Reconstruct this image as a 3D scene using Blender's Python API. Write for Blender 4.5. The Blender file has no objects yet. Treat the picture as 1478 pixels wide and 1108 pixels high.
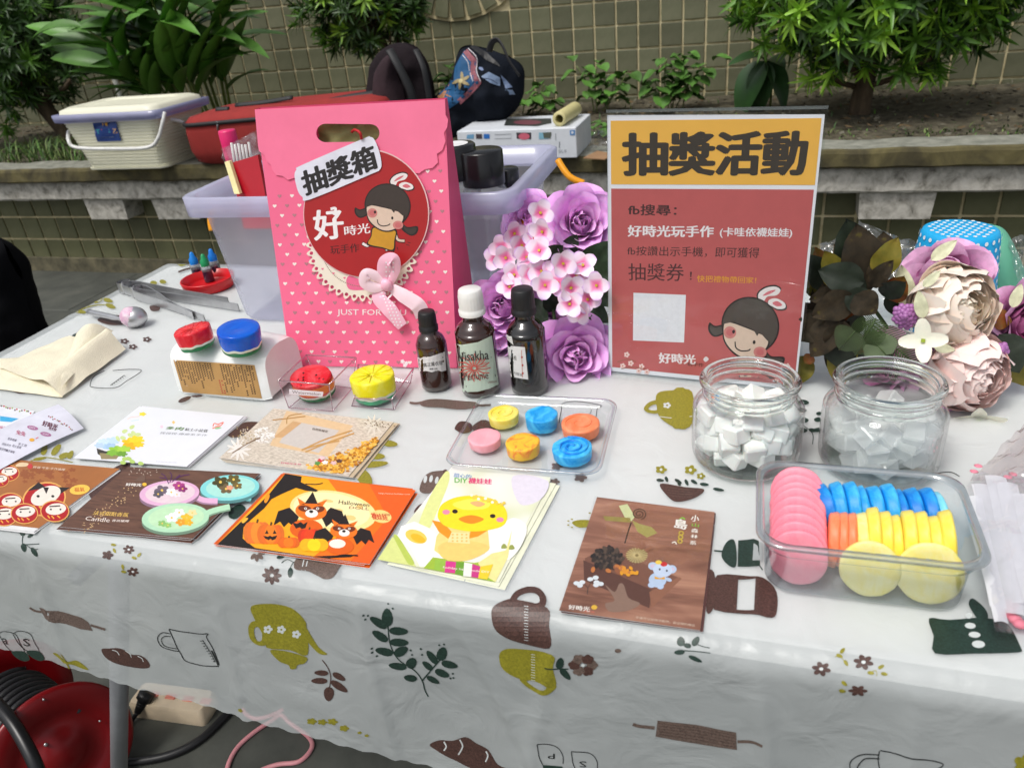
import bpy, math, random, colorsys
from math import sin, cos, pi, radians as R
from mathutils import Vector as V, Matrix as MX, geometry as G, noise as N
from mathutils.geometry import delaunay_2d_cdt

# ---------------------------------------------------------------- camera, sky, sun
sc = bpy.context.scene
col = sc.collection
CAM = V((0, 0, 1.16))
YAW, PITCH, ROLL, FPX = -.333, .493, -.098, 1110.0
_f = V((sin(YAW)*cos(PITCH), cos(YAW)*cos(PITCH), -sin(PITCH)))
_r0 = V((cos(YAW), -sin(YAW), 0)); _u0 = _r0.cross(_f)
_r = _r0*cos(ROLL)+_u0*sin(ROLL); _u = _u0*cos(ROLL)-_r0*sin(ROLL)
cam = bpy.data.objects.new('camera', bpy.data.cameras.new('camera'))
col.objects.link(cam); sc.camera = cam
cam.matrix_world = MX(((_r.x, _u.x, -_f.x, CAM.x), (_r.y, _u.y, -_f.y, CAM.y), (_r.z, _u.z, -_f.z, CAM.z), (0, 0, 0, 1)))
cam.data.sensor_width = 36; cam.data.lens = 36*FPX/1478
cam.data.clip_start = .02; cam.data.clip_end = 400
cam.data.dof.use_dof = True; cam.data.dof.focus_distance = .85; cam.data.dof.aperture_fstop = 11

w = bpy.data.worlds.new('World'); sc.world = w; w.use_nodes = True
nt = w.node_tree; bg = nt.nodes['Background']
sky = nt.nodes.new('ShaderNodeTexSky'); sky.sky_type = 'NISHITA'; sky.sun_disc = False
SUN_EL, SUN_AZ = R(62), R(-150)          # azimuth measured from +Y towards +X
sky.sun_elevation = SUN_EL; sky.sun_rotation = SUN_AZ
sky.air_density = 1.0; sky.dust_density = 4.0; sky.ozone_density = 1.0
hsv = nt.nodes.new('ShaderNodeHueSaturation'); hsv.inputs['Saturation'].default_value = .30   # thin overcast: the blue is washed out
nt.links.new(sky.outputs[0], hsv.inputs['Color']); nt.links.new(hsv.outputs[0], bg.inputs['Color'])
bg.inputs['Strength'].default_value = .138
sun = bpy.data.objects.new('sun', bpy.data.lights.new('sun', 'SUN')); col.objects.link(sun)
sun.data.energy = 1.7; sun.data.angle = R(16); sun.data.color = (1, .97, .92)
_sd = V((sin(SUN_AZ)*cos(SUN_EL), cos(SUN_AZ)*cos(SUN_EL), sin(SUN_EL)))
sun.rotation_euler = _sd.to_track_quat('Z', 'Y').to_euler()
sc.view_settings.view_transform = 'Standard'; sc.view_settings.look = 'None'
sc.view_settings.exposure = 0.0; sc.view_settings.gamma = 1; sc.view_settings.use_curve_mapping = False
sc.render.engine = 'CYCLES'
sc.cycles.max_bounces = 10; sc.cycles.transparent_max_bounces = 40; sc.cycles.transmission_bounces = 8
sc.cycles.use_denoising = True; sc.cycles.caustics_reflective = False; sc.cycles.caustics_refractive = False

# ---------------------------------------------------------------- geometry of the view
def ray(x, y): return _f+_r*((x-739)/FPX)-_u*((y-554)/FPX)
def P(x, y, z=.74):
    d = ray(x, y); return CAM+d*((z-CAM.z)/d.z)
def Q(x, y, Y):
    d = ray(x, y); return CAM+d*((Y-CAM.y)/d.y)
def lerp(a, b, t): return a+(b-a)*t

# ---------------------------------------------------------------- materials
def lin(c):
    f = lambda v: v/12.92 if v <= .04045 else ((v+.055)/1.055)**2.4
    return tuple(f(v/255) for v in c)
MATS = {}
def M(name, rgb, rough=.55, var=.12, scale=30, bump=.0, bscale=120, metal=0, coat=0, sss=0, rand=0, spec=.5, trans=0, alpha=1):
    if name in MATS: return MATS[name]
    m = bpy.data.materials.new(name); m.use_nodes = True; t = m.node_tree; n = t.nodes; l = t.links
    b = n['Principled BSDF']; c = lin(rgb)
    b.inputs['Roughness'].default_value = rough; b.inputs['Metallic'].default_value = metal
    b.inputs['Coat Weight'].default_value = coat; b.inputs['Coat Roughness'].default_value = .12
    b.inputs['Specular IOR Level'].default_value = spec
    if sss: b.inputs['Subsurface Weight'].default_value = sss; b.inputs['Subsurface Radius'].default_value = (.01, .006, .005); b.inputs['Subsurface Scale'].default_value = .6
    if trans: b.inputs['Transmission Weight'].default_value = trans
    if alpha < 1: b.inputs['Alpha'].default_value = alpha
    tc = n.new('ShaderNodeTexCoord'); nz = n.new('ShaderNodeTexNoise')
    nz.inputs['Scale'].default_value = scale; nz.inputs['Detail'].default_value = 6; nz.inputs['Roughness'].default_value = .6
    l.new(tc.outputs['Object'], nz.inputs['Vector'])
    mx = n.new('ShaderNodeMix'); mx.data_type = 'RGBA'
    mx.inputs[6].default_value = (*[v*(1-var) for v in c], 1); mx.inputs[7].default_value = (*[min(1, v*(1+var)) for v in c], 1)
    mr = n.new('ShaderNodeMapRange'); mr.inputs[1].default_value = .3; mr.inputs[2].default_value = .7
    l.new(nz.outputs['Fac'], mr.inputs[0]); l.new(mr.outputs[0], mx.inputs[0])
    out = mx.outputs[2]
    if rand:
        oi = n.new('ShaderNodeObjectInfo'); hv = n.new('ShaderNodeHueSaturation'); r2 = n.new('ShaderNodeMapRange')
        r2.inputs[3].default_value = 1-rand; r2.inputs[4].default_value = 1+rand
        l.new(oi.outputs['Random'], r2.inputs[0]); l.new(r2.outputs[0], hv.inputs['Value']); l.new(out, hv.inputs['Color']); out = hv.outputs[0]
    l.new(out, b.inputs['Base Color'])
    if bump:
        nb = n.new('ShaderNodeTexNoise'); nb.inputs['Scale'].default_value = bscale; nb.inputs['Detail'].default_value = 5
        l.new(tc.outputs['Object'], nb.inputs['Vector'])
        bp = n.new('ShaderNodeBump'); bp.inputs['Strength'].default_value = bump; bp.inputs['Distance'].default_value = .004
        l.new(nb.outputs['Fac'], bp.inputs['Height']); l.new(bp.outputs[0], b.inputs['Normal'])
    MATS[name] = m; return m
def ink(rgb, rough=.5):
    return M('ink_%d_%d_%d_%d' % (*[int(v) for v in rgb], int(rough*10)), rgb, rough, var=.05, scale=200)
def clear(name, tint=(255, 255, 255), base=.04, edge=.55, rough=.06, milk=0, milkc=(230, 230, 235), power=3.0, bump=0, bscale=60):
    """thin clear sheet: see-through face on, shinier towards its edges, with an optional milky body"""
    if name in MATS: return MATS[name]
    m = bpy.data.materials.new(name); m.use_nodes = True; t = m.node_tree; n = t.nodes; l = t.links
    n.remove(n['Principled BSDF']); o = n['Material Output']
    tr = n.new('ShaderNodeBsdfTransparent'); tr.inputs[0].default_value = (*lin(tint), 1)
    gl = n.new('ShaderNodeBsdfGlossy'); gl.inputs['Roughness'].default_value = rough
    lw = n.new('ShaderNodeLayerWeight'); lw.inputs[0].default_value = .5
    pw = n.new('ShaderNodeMath'); pw.operation = 'POWER'; pw.inputs[1].default_value = power; l.new(lw.outputs['Facing'], pw.inputs[0])
    mr = n.new('ShaderNodeMapRange'); mr.inputs[3].default_value = base; mr.inputs[4].default_value = edge; l.new(pw.outputs[0], mr.inputs[0])
    body = tr.outputs[0]
    if milk:
        df = n.new('ShaderNodeBsdfDiffuse'); df.inputs[0].default_value = (*lin(milkc), 1)
        tl = n.new('ShaderNodeBsdfTranslucent'); tl.inputs[0].default_value = (*lin(milkc), 1)
        a = n.new('ShaderNodeMixShader'); a.inputs[0].default_value = .5; l.new(df.outputs[0], a.inputs[1]); l.new(tl.outputs[0], a.inputs[2])
        tc = n.new('ShaderNodeTexCoord'); nz = n.new('ShaderNodeTexNoise'); nz.inputs['Scale'].default_value = 14; l.new(tc.outputs['Object'], nz.inputs[0])
        m2 = n.new('ShaderNodeMapRange'); m2.inputs[3].default_value = milk*.7; m2.inputs[4].default_value = min(1, milk*1.3); l.new(nz.outputs['Fac'], m2.inputs[0])
        c = n.new('ShaderNodeMixShader'); l.new(m2.outputs[0], c.inputs[0]); l.new(tr.outputs[0], c.inputs[1]); l.new(a.outputs[0], c.inputs[2]); body = c.outputs[0]
    if bump:
        tc = n.new('ShaderNodeTexCoord'); nz = n.new('ShaderNodeTexNoise'); nz.inputs['Scale'].default_value = bscale; nz.inputs['Detail'].default_value = 3; l.new(tc.outputs['Object'], nz.inputs[0])
        bp = n.new('ShaderNodeBump'); bp.inputs['Strength'].default_value = bump; bp.inputs['Distance'].default_value = .01; l.new(nz.outputs['Fac'], bp.inputs['Height'])
        l.new(bp.outputs[0], gl.inputs['Normal']); l.new(bp.outputs[0], lw.inputs['Normal'])
    mix = n.new('ShaderNodeMixShader'); l.new(mr.outputs[0], mix.inputs[0]); l.new(body, mix.inputs[1]); l.new(gl.outputs[0], mix.inputs[2])
    l.new(mix.outputs[0], o.inputs[0]); MATS[name] = m; return m
def ramp_mat(name, stops, scale=20, detail=8, rough=.6, stretch=(1, 1, 1), bump=.2, kind='noise', dist=0, bdist=.004, spec=.4, rand=0):
    if name in MATS: return MATS[name]
    m = bpy.data.materials.new(name); m.use_nodes = True; t = m.node_tree; n = t.nodes; l = t.links; b = n['Principled BSDF']
    b.inputs['Roughness'].default_value = rough; b.inputs['Specular IOR Level'].default_value = spec
    tc = n.new('ShaderNodeTexCoord'); mp = n.new('ShaderNodeMapping'); mp.inputs['Scale'].default_value = stretch; l.new(tc.outputs['Object'], mp.inputs[0])
    if kind == 'noise':
        x = n.new('ShaderNodeTexNoise'); x.inputs['Scale'].default_value = scale; x.inputs['Detail'].default_value = detail; x.inputs['Roughness'].default_value = .65; x.inputs['Distortion'].default_value = dist; out = x.outputs['Fac']
    elif kind == 'voronoi':
        x = n.new('ShaderNodeTexVoronoi'); x.inputs['Scale'].default_value = scale; out = x.outputs['Distance']
    l.new(mp.outputs[0], x.inputs['Vector'])
    cr = n.new('ShaderNodeValToRGB'); e = cr.color_ramp.elements
    while len(e) < len(stops): e.new(.5)
    for k, (p, c) in enumerate(stops): e[k].position = p; e[k].color = (*lin(c), 1)
    l.new(out, cr.inputs[0]); o2 = cr.outputs[0]
    if rand:
        oi = n.new('ShaderNodeObjectInfo'); hv = n.new('ShaderNodeHueSaturation'); r2 = n.new('ShaderNodeMapRange')
        r2.inputs[3].default_value = 1-rand; r2.inputs[4].default_value = 1+rand
        l.new(oi.outputs['Random'], r2.inputs[0]); l.new(r2.outputs[0], hv.inputs['Value']); l.new(o2, hv.inputs['Color']); o2 = hv.outputs[0]
    l.new(o2, b.inputs['Base Color'])
    if bump:
        bp = n.new('ShaderNodeBump'); bp.inputs['Strength'].default_value = bump; bp.inputs['Distance'].default_value = bdist; l.new(out, bp.inputs['Height']); l.new(bp.outputs[0], b.inputs['Normal'])
    MATS[name] = m; return m

# ---------------------------------------------------------------- objects
ORG = {}
def tag(o, label=None, cat=None, group=None, kind=None):
    if label: o['label'] = label
    if cat: o['category'] = cat
    if group: o['group'] = group
    if kind: o['kind'] = kind
    return o
def thing(name, label, cat, loc, group=None):
    o = bpy.data.objects.new(name, None); col.objects.link(o); o.location = loc; o.empty_display_size = .02
    ORG[o.name] = V(loc); return tag(o, label, cat, group)
class B:
    """collects shapes given in world coordinates and links them as ONE mesh object"""
    def __init__(s): s.v = []; s.f = []; s.m = []; s.mats = []; s.cur = 0; s.sm = []; s.smooth = True
    def mat(s, m):
        if m not in s.mats: s.mats.append(m)
        s.cur = s.mats.index(m); return s
    def add(s, vs, fs, X=None, smooth=None):
        o = len(s.v); s.v += [(X@V(p) if X is not None else V(p)) for p in vs]
        s.f += [tuple(o+i for i in q) for q in fs]; s.m += [s.cur]*len(fs); s.sm += [s.smooth if smooth is None else smooth]*len(fs); return s
    def box(s, c, d, X=None, bev=0):
        x, y, z = [q/2 for q in d]; b = bev
        if not b:
            vs = [(i*x, j*y, k*z) for i in (-1, 1) for j in (-1, 1) for k in (-1, 1)]
            fs = [(0, 1, 3, 2), (4, 6, 7, 5), (0, 4, 5, 1), (2, 3, 7, 6), (0, 2, 6, 4), (1, 5, 7, 3)]
        else:
            vs = []; fs = []
            def ring(zz, a):
                return [(-x+a+bb, -y+a, zz) if 0 else p for p in [(-x+a+b, -y+a, zz), (x-a-b, -y+a, zz), (x-a, -y+a+b, zz), (x-a, y-a-b, zz), (x-a-b, y-a, zz), (-x+a+b, y-a, zz), (-x+a, y-a-b, zz), (-x+a, -y+a+b, zz)]]
            for zz, a in ((-z, b), (-z+b, 0), (z-b, 0), (z, b)): vs += ring(zz, a)
            fs = [tuple(range(7, -1, -1)), tuple(range(24, 32))]
            for k in range(3):
                for i in range(8): fs.append((k*8+i, k*8+(i+1) % 8, k*8+8+(i+1) % 8, k*8+8+i))
        T = MX.Translation(V(c)) if X is None else X@MX.Translation(V(c))
        return s.add(vs, fs, T, smooth=False)
    def grid(s, fn, nu, nv, X=None, smooth=True, cu=False):
        vs = [fn(i/nu, j/nv) for j in range(nv+1) for i in range(nu+(0 if cu else 1))]; W = nu if cu else nu+1
        fs = [(j*W+i, j*W+(i+1) % W, (j+1)*W+(i+1) % W, (j+1)*W+i) for j in range(nv) for i in range(nu)]
        return s.add(vs, fs, X, smooth)
    def lathe(s, prof, seg=32, X=None, cap=True, sx=1, sy=1, smooth=True):
        vs = [(r*cos(2*pi*i/seg)*sx, r*sin(2*pi*i/seg)*sy, z) for r, z in prof for i in range(seg)]
        fs = [(j*seg+i, j*seg+(i+1) % seg, (j+1)*seg+(i+1) % seg, (j+1)*seg+i) for j in range(len(prof)-1) for i in range(seg)]
        s.add(vs, fs, X, smooth)
        if cap:
            for j, fl in ((0, 1), (len(prof)-1, 0)):
                if prof[j][0] > 1e-5:
                    ring = [vs[j*seg+i] for i in range(seg)]; s.add(ring, [tuple(range(seg-1, -1, -1)) if fl else tuple(range(seg))], X, False)
        return s
    def tube(s, pts, r, seg=8, cap=True, flat=1.0):
        pts = [V(p) for p in pts]; n = len(pts); rr = r if isinstance(r, (list, tuple)) else [r]*n
        t0 = (pts[1]-pts[0]).normalized(); a = t0.orthogonal().normalized(); vs = []
        for i, p in enumerate(pts):
            t = (pts[min(i+1, n-1)]-pts[max(i-1, 0)]).normalized(); a = (a-t*a.dot(t)).normalized(); b = t.cross(a)
            vs += [p+(a*cos(2*pi*k/seg)+b*sin(2*pi*k/seg)*flat)*rr[i] for k in range(seg)]
        fs = [(j*seg+i, j*seg+(i+1) % seg, (j+1)*seg+(i+1) % seg, (j+1)*seg+i) for j in range(n-1) for i in range(seg)]
        if cap: fs += [tuple(range(seg-1, -1, -1)), tuple(range((n-1)*seg, n*seg))]
        return s.add(vs, fs)
    def ball(s, c, r, seg=12, X=None):
        rx, ry, rz = r if isinstance(r, (list, tuple)) else (r, r, r); n = seg//2
        T = MX.Translation(V(c))@(X if X is not None else MX.Identity(4))
        return s.lathe([(max(1e-6, sin(pi*j/n)), -cos(pi*j/n)) for j in range(n+1)], seg, T@MX.Diagonal((rx, ry, rz, 1)), cap=False)
    def prism(s, loop, d, smooth=False):
        """closed 3-D loop extruded by the vector d"""
        n = len(loop); vs = [V(p) for p in loop]+[V(p)+V(d) for p in loop]
        tri = G.tessellate_polygon([[V(p) for p in loop]])
        fs = [tuple(t) for t in tri]+[tuple(n+i for i in reversed(t)) for t in tri]
        fs += [(i, (i+1) % n, n+(i+1) % n, n+i) for i in range(n)]
        return s.add(vs, fs, None, smooth)
    def build(s, name, parent=None, loc=None, label=None, cat=None, group=None, kind=None, mats=None):
        me = bpy.data.meshes.new(name)
        if parent is not None: og = ORG[parent.name]
        elif loc is not None: og = V(loc)
        else:
            n = len(s.v); og = V((sum(p[0] for p in s.v)/n, sum(p[1] for p in s.v)/n, min(p[2] for p in s.v)))
        me.from_pydata([tuple(V(p)-og) for p in s.v], [], s.f)
        for m in s.mats: me.materials.append(m)
        me.polygons.foreach_set('material_index', s.m); me.polygons.foreach_set('use_smooth', s.sm)
        me.update(); o = bpy.data.objects.new(name, me); col.objects.link(o)
        if parent is not None: o.parent = parent
        else: o.location = og
        ORG[o.name] = og
        return tag(o, label, cat, group, kind)
def inst(name, me, X, parent, label=None):
    """one more object of a shared mesh, placed by the world matrix X under its parent"""
    o = bpy.data.objects.new(name, me); col.objects.link(o); o.parent = parent
    o.matrix_basis = MX.Translation(-ORG[parent.name])@X; ORG[o.name] = ORG[parent.name]
    if label: o['label'] = label
    return o
def mesh_of(b, name):
    me = bpy.data.meshes.new(name); me.from_pydata([tuple(p) for p in b.v], [], b.f)
    for m in b.mats: me.materials.append(m)
    me.polygons.foreach_set('material_index', b.m); me.polygons.foreach_set('use_smooth', b.sm); me.update(); return me
def frame(o, z, x=None):
    """matrix with origin o, local Z along z and local X near x"""
    z = V(z).normalized(); x = V(x) if x is not None else z.orthogonal(); x = (x-z*x.dot(z)).normalized(); y = z.cross(x)
    return MX(((x.x, y.x, z.x, o[0]), (x.y, y.y, z.y, o[1]), (x.z, y.z, z.z, o[2]), (0, 0, 0, 1)))
def smooth_path(pts, n=8, closed=False):
    out = []; L = len(pts)
    for i in range(L if closed else L-1):
        g = (lambda k: pts[k % L]) if closed else (lambda k: pts[max(0, min(L-1, k))])
        p0, p1, p2, p3 = [V(g(i+k)) for k in (-1, 0, 1, 2)]
        for j in range(n):
            t = j/n; out.append(.5*((2*p1)+(p2-p0)*t+(2*p0-5*p1+4*p2-p3)*t*t+(3*p1-p0-3*p2+p3)*t**3))
    if not closed: out.append(V(pts[-1]))
    return out

# ---------------------------------------------------------------- flat print that follows a surface
TXT = {}
def text_mesh(s, bold=0.0):
    k = (s, bold)
    if k in TXT: return TXT[k]
    cu = bpy.data.curves.new('t', 'FONT'); cu.body = s; cu.offset = bold; cu.resolution_u = 2; cu.fill_mode = 'FRONT'
    ob = bpy.data.objects.new('t', cu); col.objects.link(ob)
    dg = bpy.context.evaluated_depsgraph_get(); me = bpy.data.meshes.new_from_object(ob.evaluated_get(dg))
    vs = [v.co.copy() for v in me.vertices]; fs = [tuple(p.vertices) for p in me.polygons]
    bpy.data.objects.remove(ob); bpy.data.curves.remove(cu); bpy.data.meshes.remove(me)
    if vs:
        x0 = min(v.x for v in vs); x1 = max(v.x for v in vs); y0 = min(v.y for v in vs); y1 = max(v.y for v in vs)
        vs = [((v.x-x0)/(x1-x0), (v.y-y0)/(y1-y0)) for v in vs]
    TXT[k] = (vs, fs); return TXT[k]
def el(cx, cy, rx, ry=None, rot=0, n=24, a0=0, a1=360):
    ry = rx if ry is None else ry; c, s = cos(R(rot)), sin(R(rot)); k = n if a1-a0 >= 360 else n+1
    o = []
    for i in range(k):
        a = R(a0+(a1-a0)*i/n); x, y = rx*cos(a), ry*sin(a); o.append((cx+x*c-y*s, cy+x*s+y*c))
    return o
def sp(pts, n=6): return [(p.x, p.y) for p in smooth_path([V((a, b, 0)) for a, b in pts], n, True)]
def stroke(pts, wd, n=6, smooth=True):
    q = smooth_path([V((a, b, 0)) for a, b in pts], n) if smooth and len(pts) > 2 else [V((a, b, 0)) for a, b in pts]
    L, Rr = [], []
    for i, p in enumerate(q):
        t = (q[min(i+1, len(q)-1)]-q[max(0, i-1)]).normalized(); m = V((-t.y, t.x, 0))*wd/2; L.append((p.x+m.x, p.y+m.y)); Rr.append((p.x-m.x, p.y-m.y))
    return L+Rr[::-1]
def petals(cx, cy, r, n=5, rot=0, sx=1, sy=1, depth=.35):
    return [(cx+sx*r*(1-depth+depth*abs(cos(n*(a)/2)))*cos(a+R(rot)), cy+sy*r*(1-depth+depth*abs(cos(n*a/2)))*sin(a+R(rot))) for a in [2*pi*i/(n*8) for i in range(n*8)]]
class Art:
    """polygons drawn in photograph coordinates and cast on a surface: surf(x, y, lift) -> world point"""
    def __init__(s, surf, step=None, eps=6e-5, base=1.5e-4, org=(0, 0), k=1.0):
        s.surf = surf; s.b = B(); s.step = step; s.eps = eps; s.base = base; s.done = []; s.org = org; s.k = k; s.items = []; s.last = 1
    def tf(s, p): return (s.org[0]+p[0]/s.k, s.org[1]+p[1]/s.k)
    def put(s, pts2, fs, c, rough=.5, add=0):
        x0 = min(p[0] for p in pts2); x1 = max(p[0] for p in pts2); y0 = min(p[1] for p in pts2); y1 = max(p[1] for p in pts2)
        L = 1+max([l for (a, b_, c_, d, l) in s.done if a < x1 and b_ > x0 and c_ < y1 and d > y0], default=0)
        if add: L = s.last
        else: s.done.append((x0, x1, y0, y1, L)); s.last = L
        h = s.base+s.eps*L+add
        s.b.mat(c if not isinstance(c, tuple) else ink(c, rough))
        vs = [s.surf(p[0], p[1], h) for p in pts2]; fl = []
        for f in fs:
            a, b_, c_ = vs[f[0]], vs[f[1]], vs[f[2]]; n = (b_-a).cross(c_-a)
            fl.append(tuple(f) if n.dot(CAM-a) > 0 else tuple(reversed(f)))
        s.b.add(vs, fl, smooth=False)
        s.items.append((x0, x1, y0, y1, vs, fl, s.b.mats[s.b.cur]))
    def poly(s, loop, c, holes=(), rough=.5):
        loops = [[s.tf(p) for p in loop]]+[[s.tf(p) for p in h] for h in holes]
        if s.step:
            vs, es = [], []
            for lp in loops:
                o = len(vs); n = []
                for i in range(len(lp)):
                    a, b_ = V(lp[i]), V(lp[(i+1) % len(lp)]); k = max(1, int((b_-a).length/s.step)); n += [a.lerp(b_, j/k) for j in range(k)]
                vs += n; es += [(o+i, o+(i+1) % len(n)) for i in range(len(n))]
            xs = [v.x for v in vs]; ys = [v.y for v in vs]; nb = len(vs)
            y = min(ys)+s.step*.7
            while y < max(ys):
                x = min(xs)+s.step*.6
                while x < max(xs): vs.append(V((x, y))); x += s.step
                y += s.step
            v2, _, f2, *_r2 = delaunay_2d_cdt(vs, es, [], 0, 1e-4)
            def inside(px, py):
                c_ = False
                for lp in loops:
                    for i in range(len(lp)):
                        (xa, ya), (xb, yb) = lp[i], lp[(i+1) % len(lp)]
                        if (ya > py) != (yb > py) and px < (xb-xa)*(py-ya)/(yb-ya)+xa: c_ = not c_
                return c_
            fs = [f for f in f2 if inside(sum(v2[i].x for i in f)/len(f), sum(v2[i].y for i in f)/len(f))]
            if fs: s.put([(v.x, v.y) for v in v2], fs, c, rough)
        else:
            pts = [p for lp in loops for p in lp]
            fs = G.tessellate_polygon([[V((p[0], p[1], 0)) for p in lp] for lp in loops])
            if fs: s.put(pts, fs, c, rough)
        return s
    def line(s, pts, wd, c, n=6, smooth=True):
        q = [s.tf(p) for p in pts]; k = s.k; o = s.org; s.k = 1; s.org = (0, 0); s.poly(stroke(q, wd/k, n, smooth), c); s.k = k; s.org = o; return s
    def text(s, t, quad, c, bold=0.0):
        """quad: top left, top right, bottom right, bottom left"""
        vs, fs = text_mesh(t, 0.0)
        if not vs: return s
        a, b_, c_, d = [V(s.tf(p)) for p in quad]; o = bold/len(t); ov = bold*.55
        for k, (du, dv) in enumerate(((0, 0), (-o, 0), (o, 0), (0, -ov), (0, ov), (-o*.7, ov*.7), (o*.7, -ov*.7), (o*.7, ov*.7), (-o*.7, -ov*.7)) if bold > .02 else ((0, 0), (-o, 0), (o, 0)) if bold > 0 else ((0, 0),)):
            s.put([tuple(d.lerp(c_, u*(1-2*o)+o+du).lerp(a.lerp(b_, u*(1-2*o)+o+du), v*(1-2*ov)+ov+dv)) for u, v in vs], fs, c, add=k*1.2e-5)
        return s
    def build(s, name, parent): return s.b.build(name, parent)
    def build_split(s, name, parent, gap=7):
        """one part for each printed motif: shapes that touch or nearly touch belong together"""
        n = len(s.items); root = list(range(n))
        def find(i):
            while root[i] != i: i = root[i]
            return i
        for i in range(n):
            for j in range(i):
                p, q = s.items[i], s.items[j]
                if p[0]-gap < q[1] and q[0]-gap < p[1] and p[2]-gap < q[3] and q[2]-gap < p[3]: root[find(i)] = find(j)
        gr = {}
        for i in range(n): gr.setdefault(find(i), []).append(s.items[i])
        for g in gr.values():
            b = B()
            for it in g: b.mat(it[6]); b.add(it[4], it[5], smooth=False)
            b.build(name, parent)
def plane_surf(o, n):
    o = V(o); n = V(n).normalized()
    if n.dot(CAM-o) < 0: n = -n
    def f(x, y, h=0):
        d = ray(x, y); return CAM+d*((o+n*h-CAM).dot(n)/d.dot(n))
    return f
def z_surf(z): return plane_surf((0, 0, z), (0, 0, 1))
rng = random.Random(7)
# ================================================================ SETTING
GZ = .172
m_pave = ramp_mat('paving', [(.3, (62, 64, 60)), (.55, (84, 86, 80)), (.75, (98, 98, 90))], scale=5, rough=.8, bump=.3)
b = B().mat(m_pave); b.add([(-80, -60, GZ), (80, -60, GZ), (80, 120, GZ), (-80, 120, GZ)], [(0, 1, 2, 3)], smooth=False)
b.build('ground', loc=(0, 0, GZ), kind='structure')
# dark paving slabs with open joints beside the wall; each slab a real piece
slabmat = [ramp_mat('slab', [(.3, (60, 62, 58)), (.55, (78, 80, 74)), (.75, (92, 92, 85))], scale=9, rough=.75, bump=.25, rand=.1)]
slabs = bpy.data.objects.new('pavement', None); col.objects.link(slabs); slabs.location = (0, 0, GZ); ORG['pavement'] = V((0, 0, GZ)); slabs['kind'] = 'structure'
sb = B().mat(slabmat[0]); sb.box((0, 0, 0), (.592, .392, .03), bev=.004); slab_me = mesh_of(sb, 'slab')
for j in range(3):
    for i in range(12):
        X = MX.Translation((-4.55+.6*i+(.3 if j % 2 else 0), 2.27-.4*j, GZ-.0125))@MX.Rotation(rng.uniform(-.004, .004), 4, 'X')
        inst('slab', slab_me, X, slabs)

m_tile = ramp_mat('glazed_tile', [(.25, (88, 90, 68)), (.5, (106, 107, 84)), (.75, (120, 119, 96))], scale=9, rough=.42, bump=.12, rand=.2)
m_tile_low = ramp_mat('glazed_tile_low', [(.25, (82, 84, 58)), (.5, (100, 101, 72)), (.75, (113, 112, 84))], scale=9, rough=.42, bump=.12, rand=.2)
m_grout = ramp_mat('grout', [(.3, (168, 154, 118)), (.5, (214, 200, 158)), (.7, (228, 214, 176))], scale=14, rough=.9, bump=.3)
m_conc = ramp_mat('old_concrete', [(.3, (110, 107, 98)), (.42, (162, 158, 148)), (.58, (196, 192, 182)), (.8, (214, 211, 202))], scale=30, rough=.9, bump=.5, dist=.4)
m_cap = ramp_mat('mossy_cap', [(.25, (40, 37, 28)), (.45, (76, 70, 48)), (.62, (104, 96, 62)), (.8, (122, 116, 92))], scale=9, rough=.9, bump=.5, dist=.5)
m_captop = ramp_mat('cap_top', [(.3, (104, 106, 96)), (.55, (140, 140, 128)), (.8, (162, 162, 150))], scale=26, rough=.9, bump=.4)
PX, PZ = .0943, .0957
def tiled(name, label, x0, z0, Y, cols, rows, m, box, extra=None):
    t = thing(name, label, 'wall', (x0, Y, GZ))
    (xa, xb, za, zb, dep) = box
    g = B().mat(m_grout); g.box(((xa+xb)/2, Y+dep/2+.003, (za+zb)/2), (xb-xa, dep, zb-za)); g.build('wall_face', t)
    tb = B().mat(m); tb.box((0, 0, 0), (PX-.0085, .008, PZ-.0085), bev=.0015); me = mesh_of(tb, 'tile')
    cells = []
    for i in cols:
        for j in rows:
            c = V((x0+(i+.5)*PX, Y, z0-(j+.5)*PZ))
            if extra and not extra(c): continue
            d = c-CAM; z = d.dot(_f); px = 739+FPX*d.dot(_r)/z; py = 554-FPX*d.dot(_u)/z
            vis = -20 < px < 1500 and -25 < py < 420 and z > 0
            cells.append((0 if vis else 1, z, c))
    cells.sort(key=lambda q: q[:2]); rest = B().mat(m)
    for k, (v, z, c) in enumerate(cells):
        X = MX.Translation(c+V((0, rng.uniform(-.0006, .0006), 0)))@MX.Rotation(rng.uniform(-.006, .006), 4, 'Z')@MX.Rotation(rng.uniform(-.006, .006), 4, 'X')
        if k < 296 and v == 0: inst('tile', me, X, t)
        else: rest.box((0, 0, 0), (PX-.0085, .008, PZ-.0085), X)
    if rest.v: o = rest.build('tile_field', t); o['kind'] = 'stuff'
    return t
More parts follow.
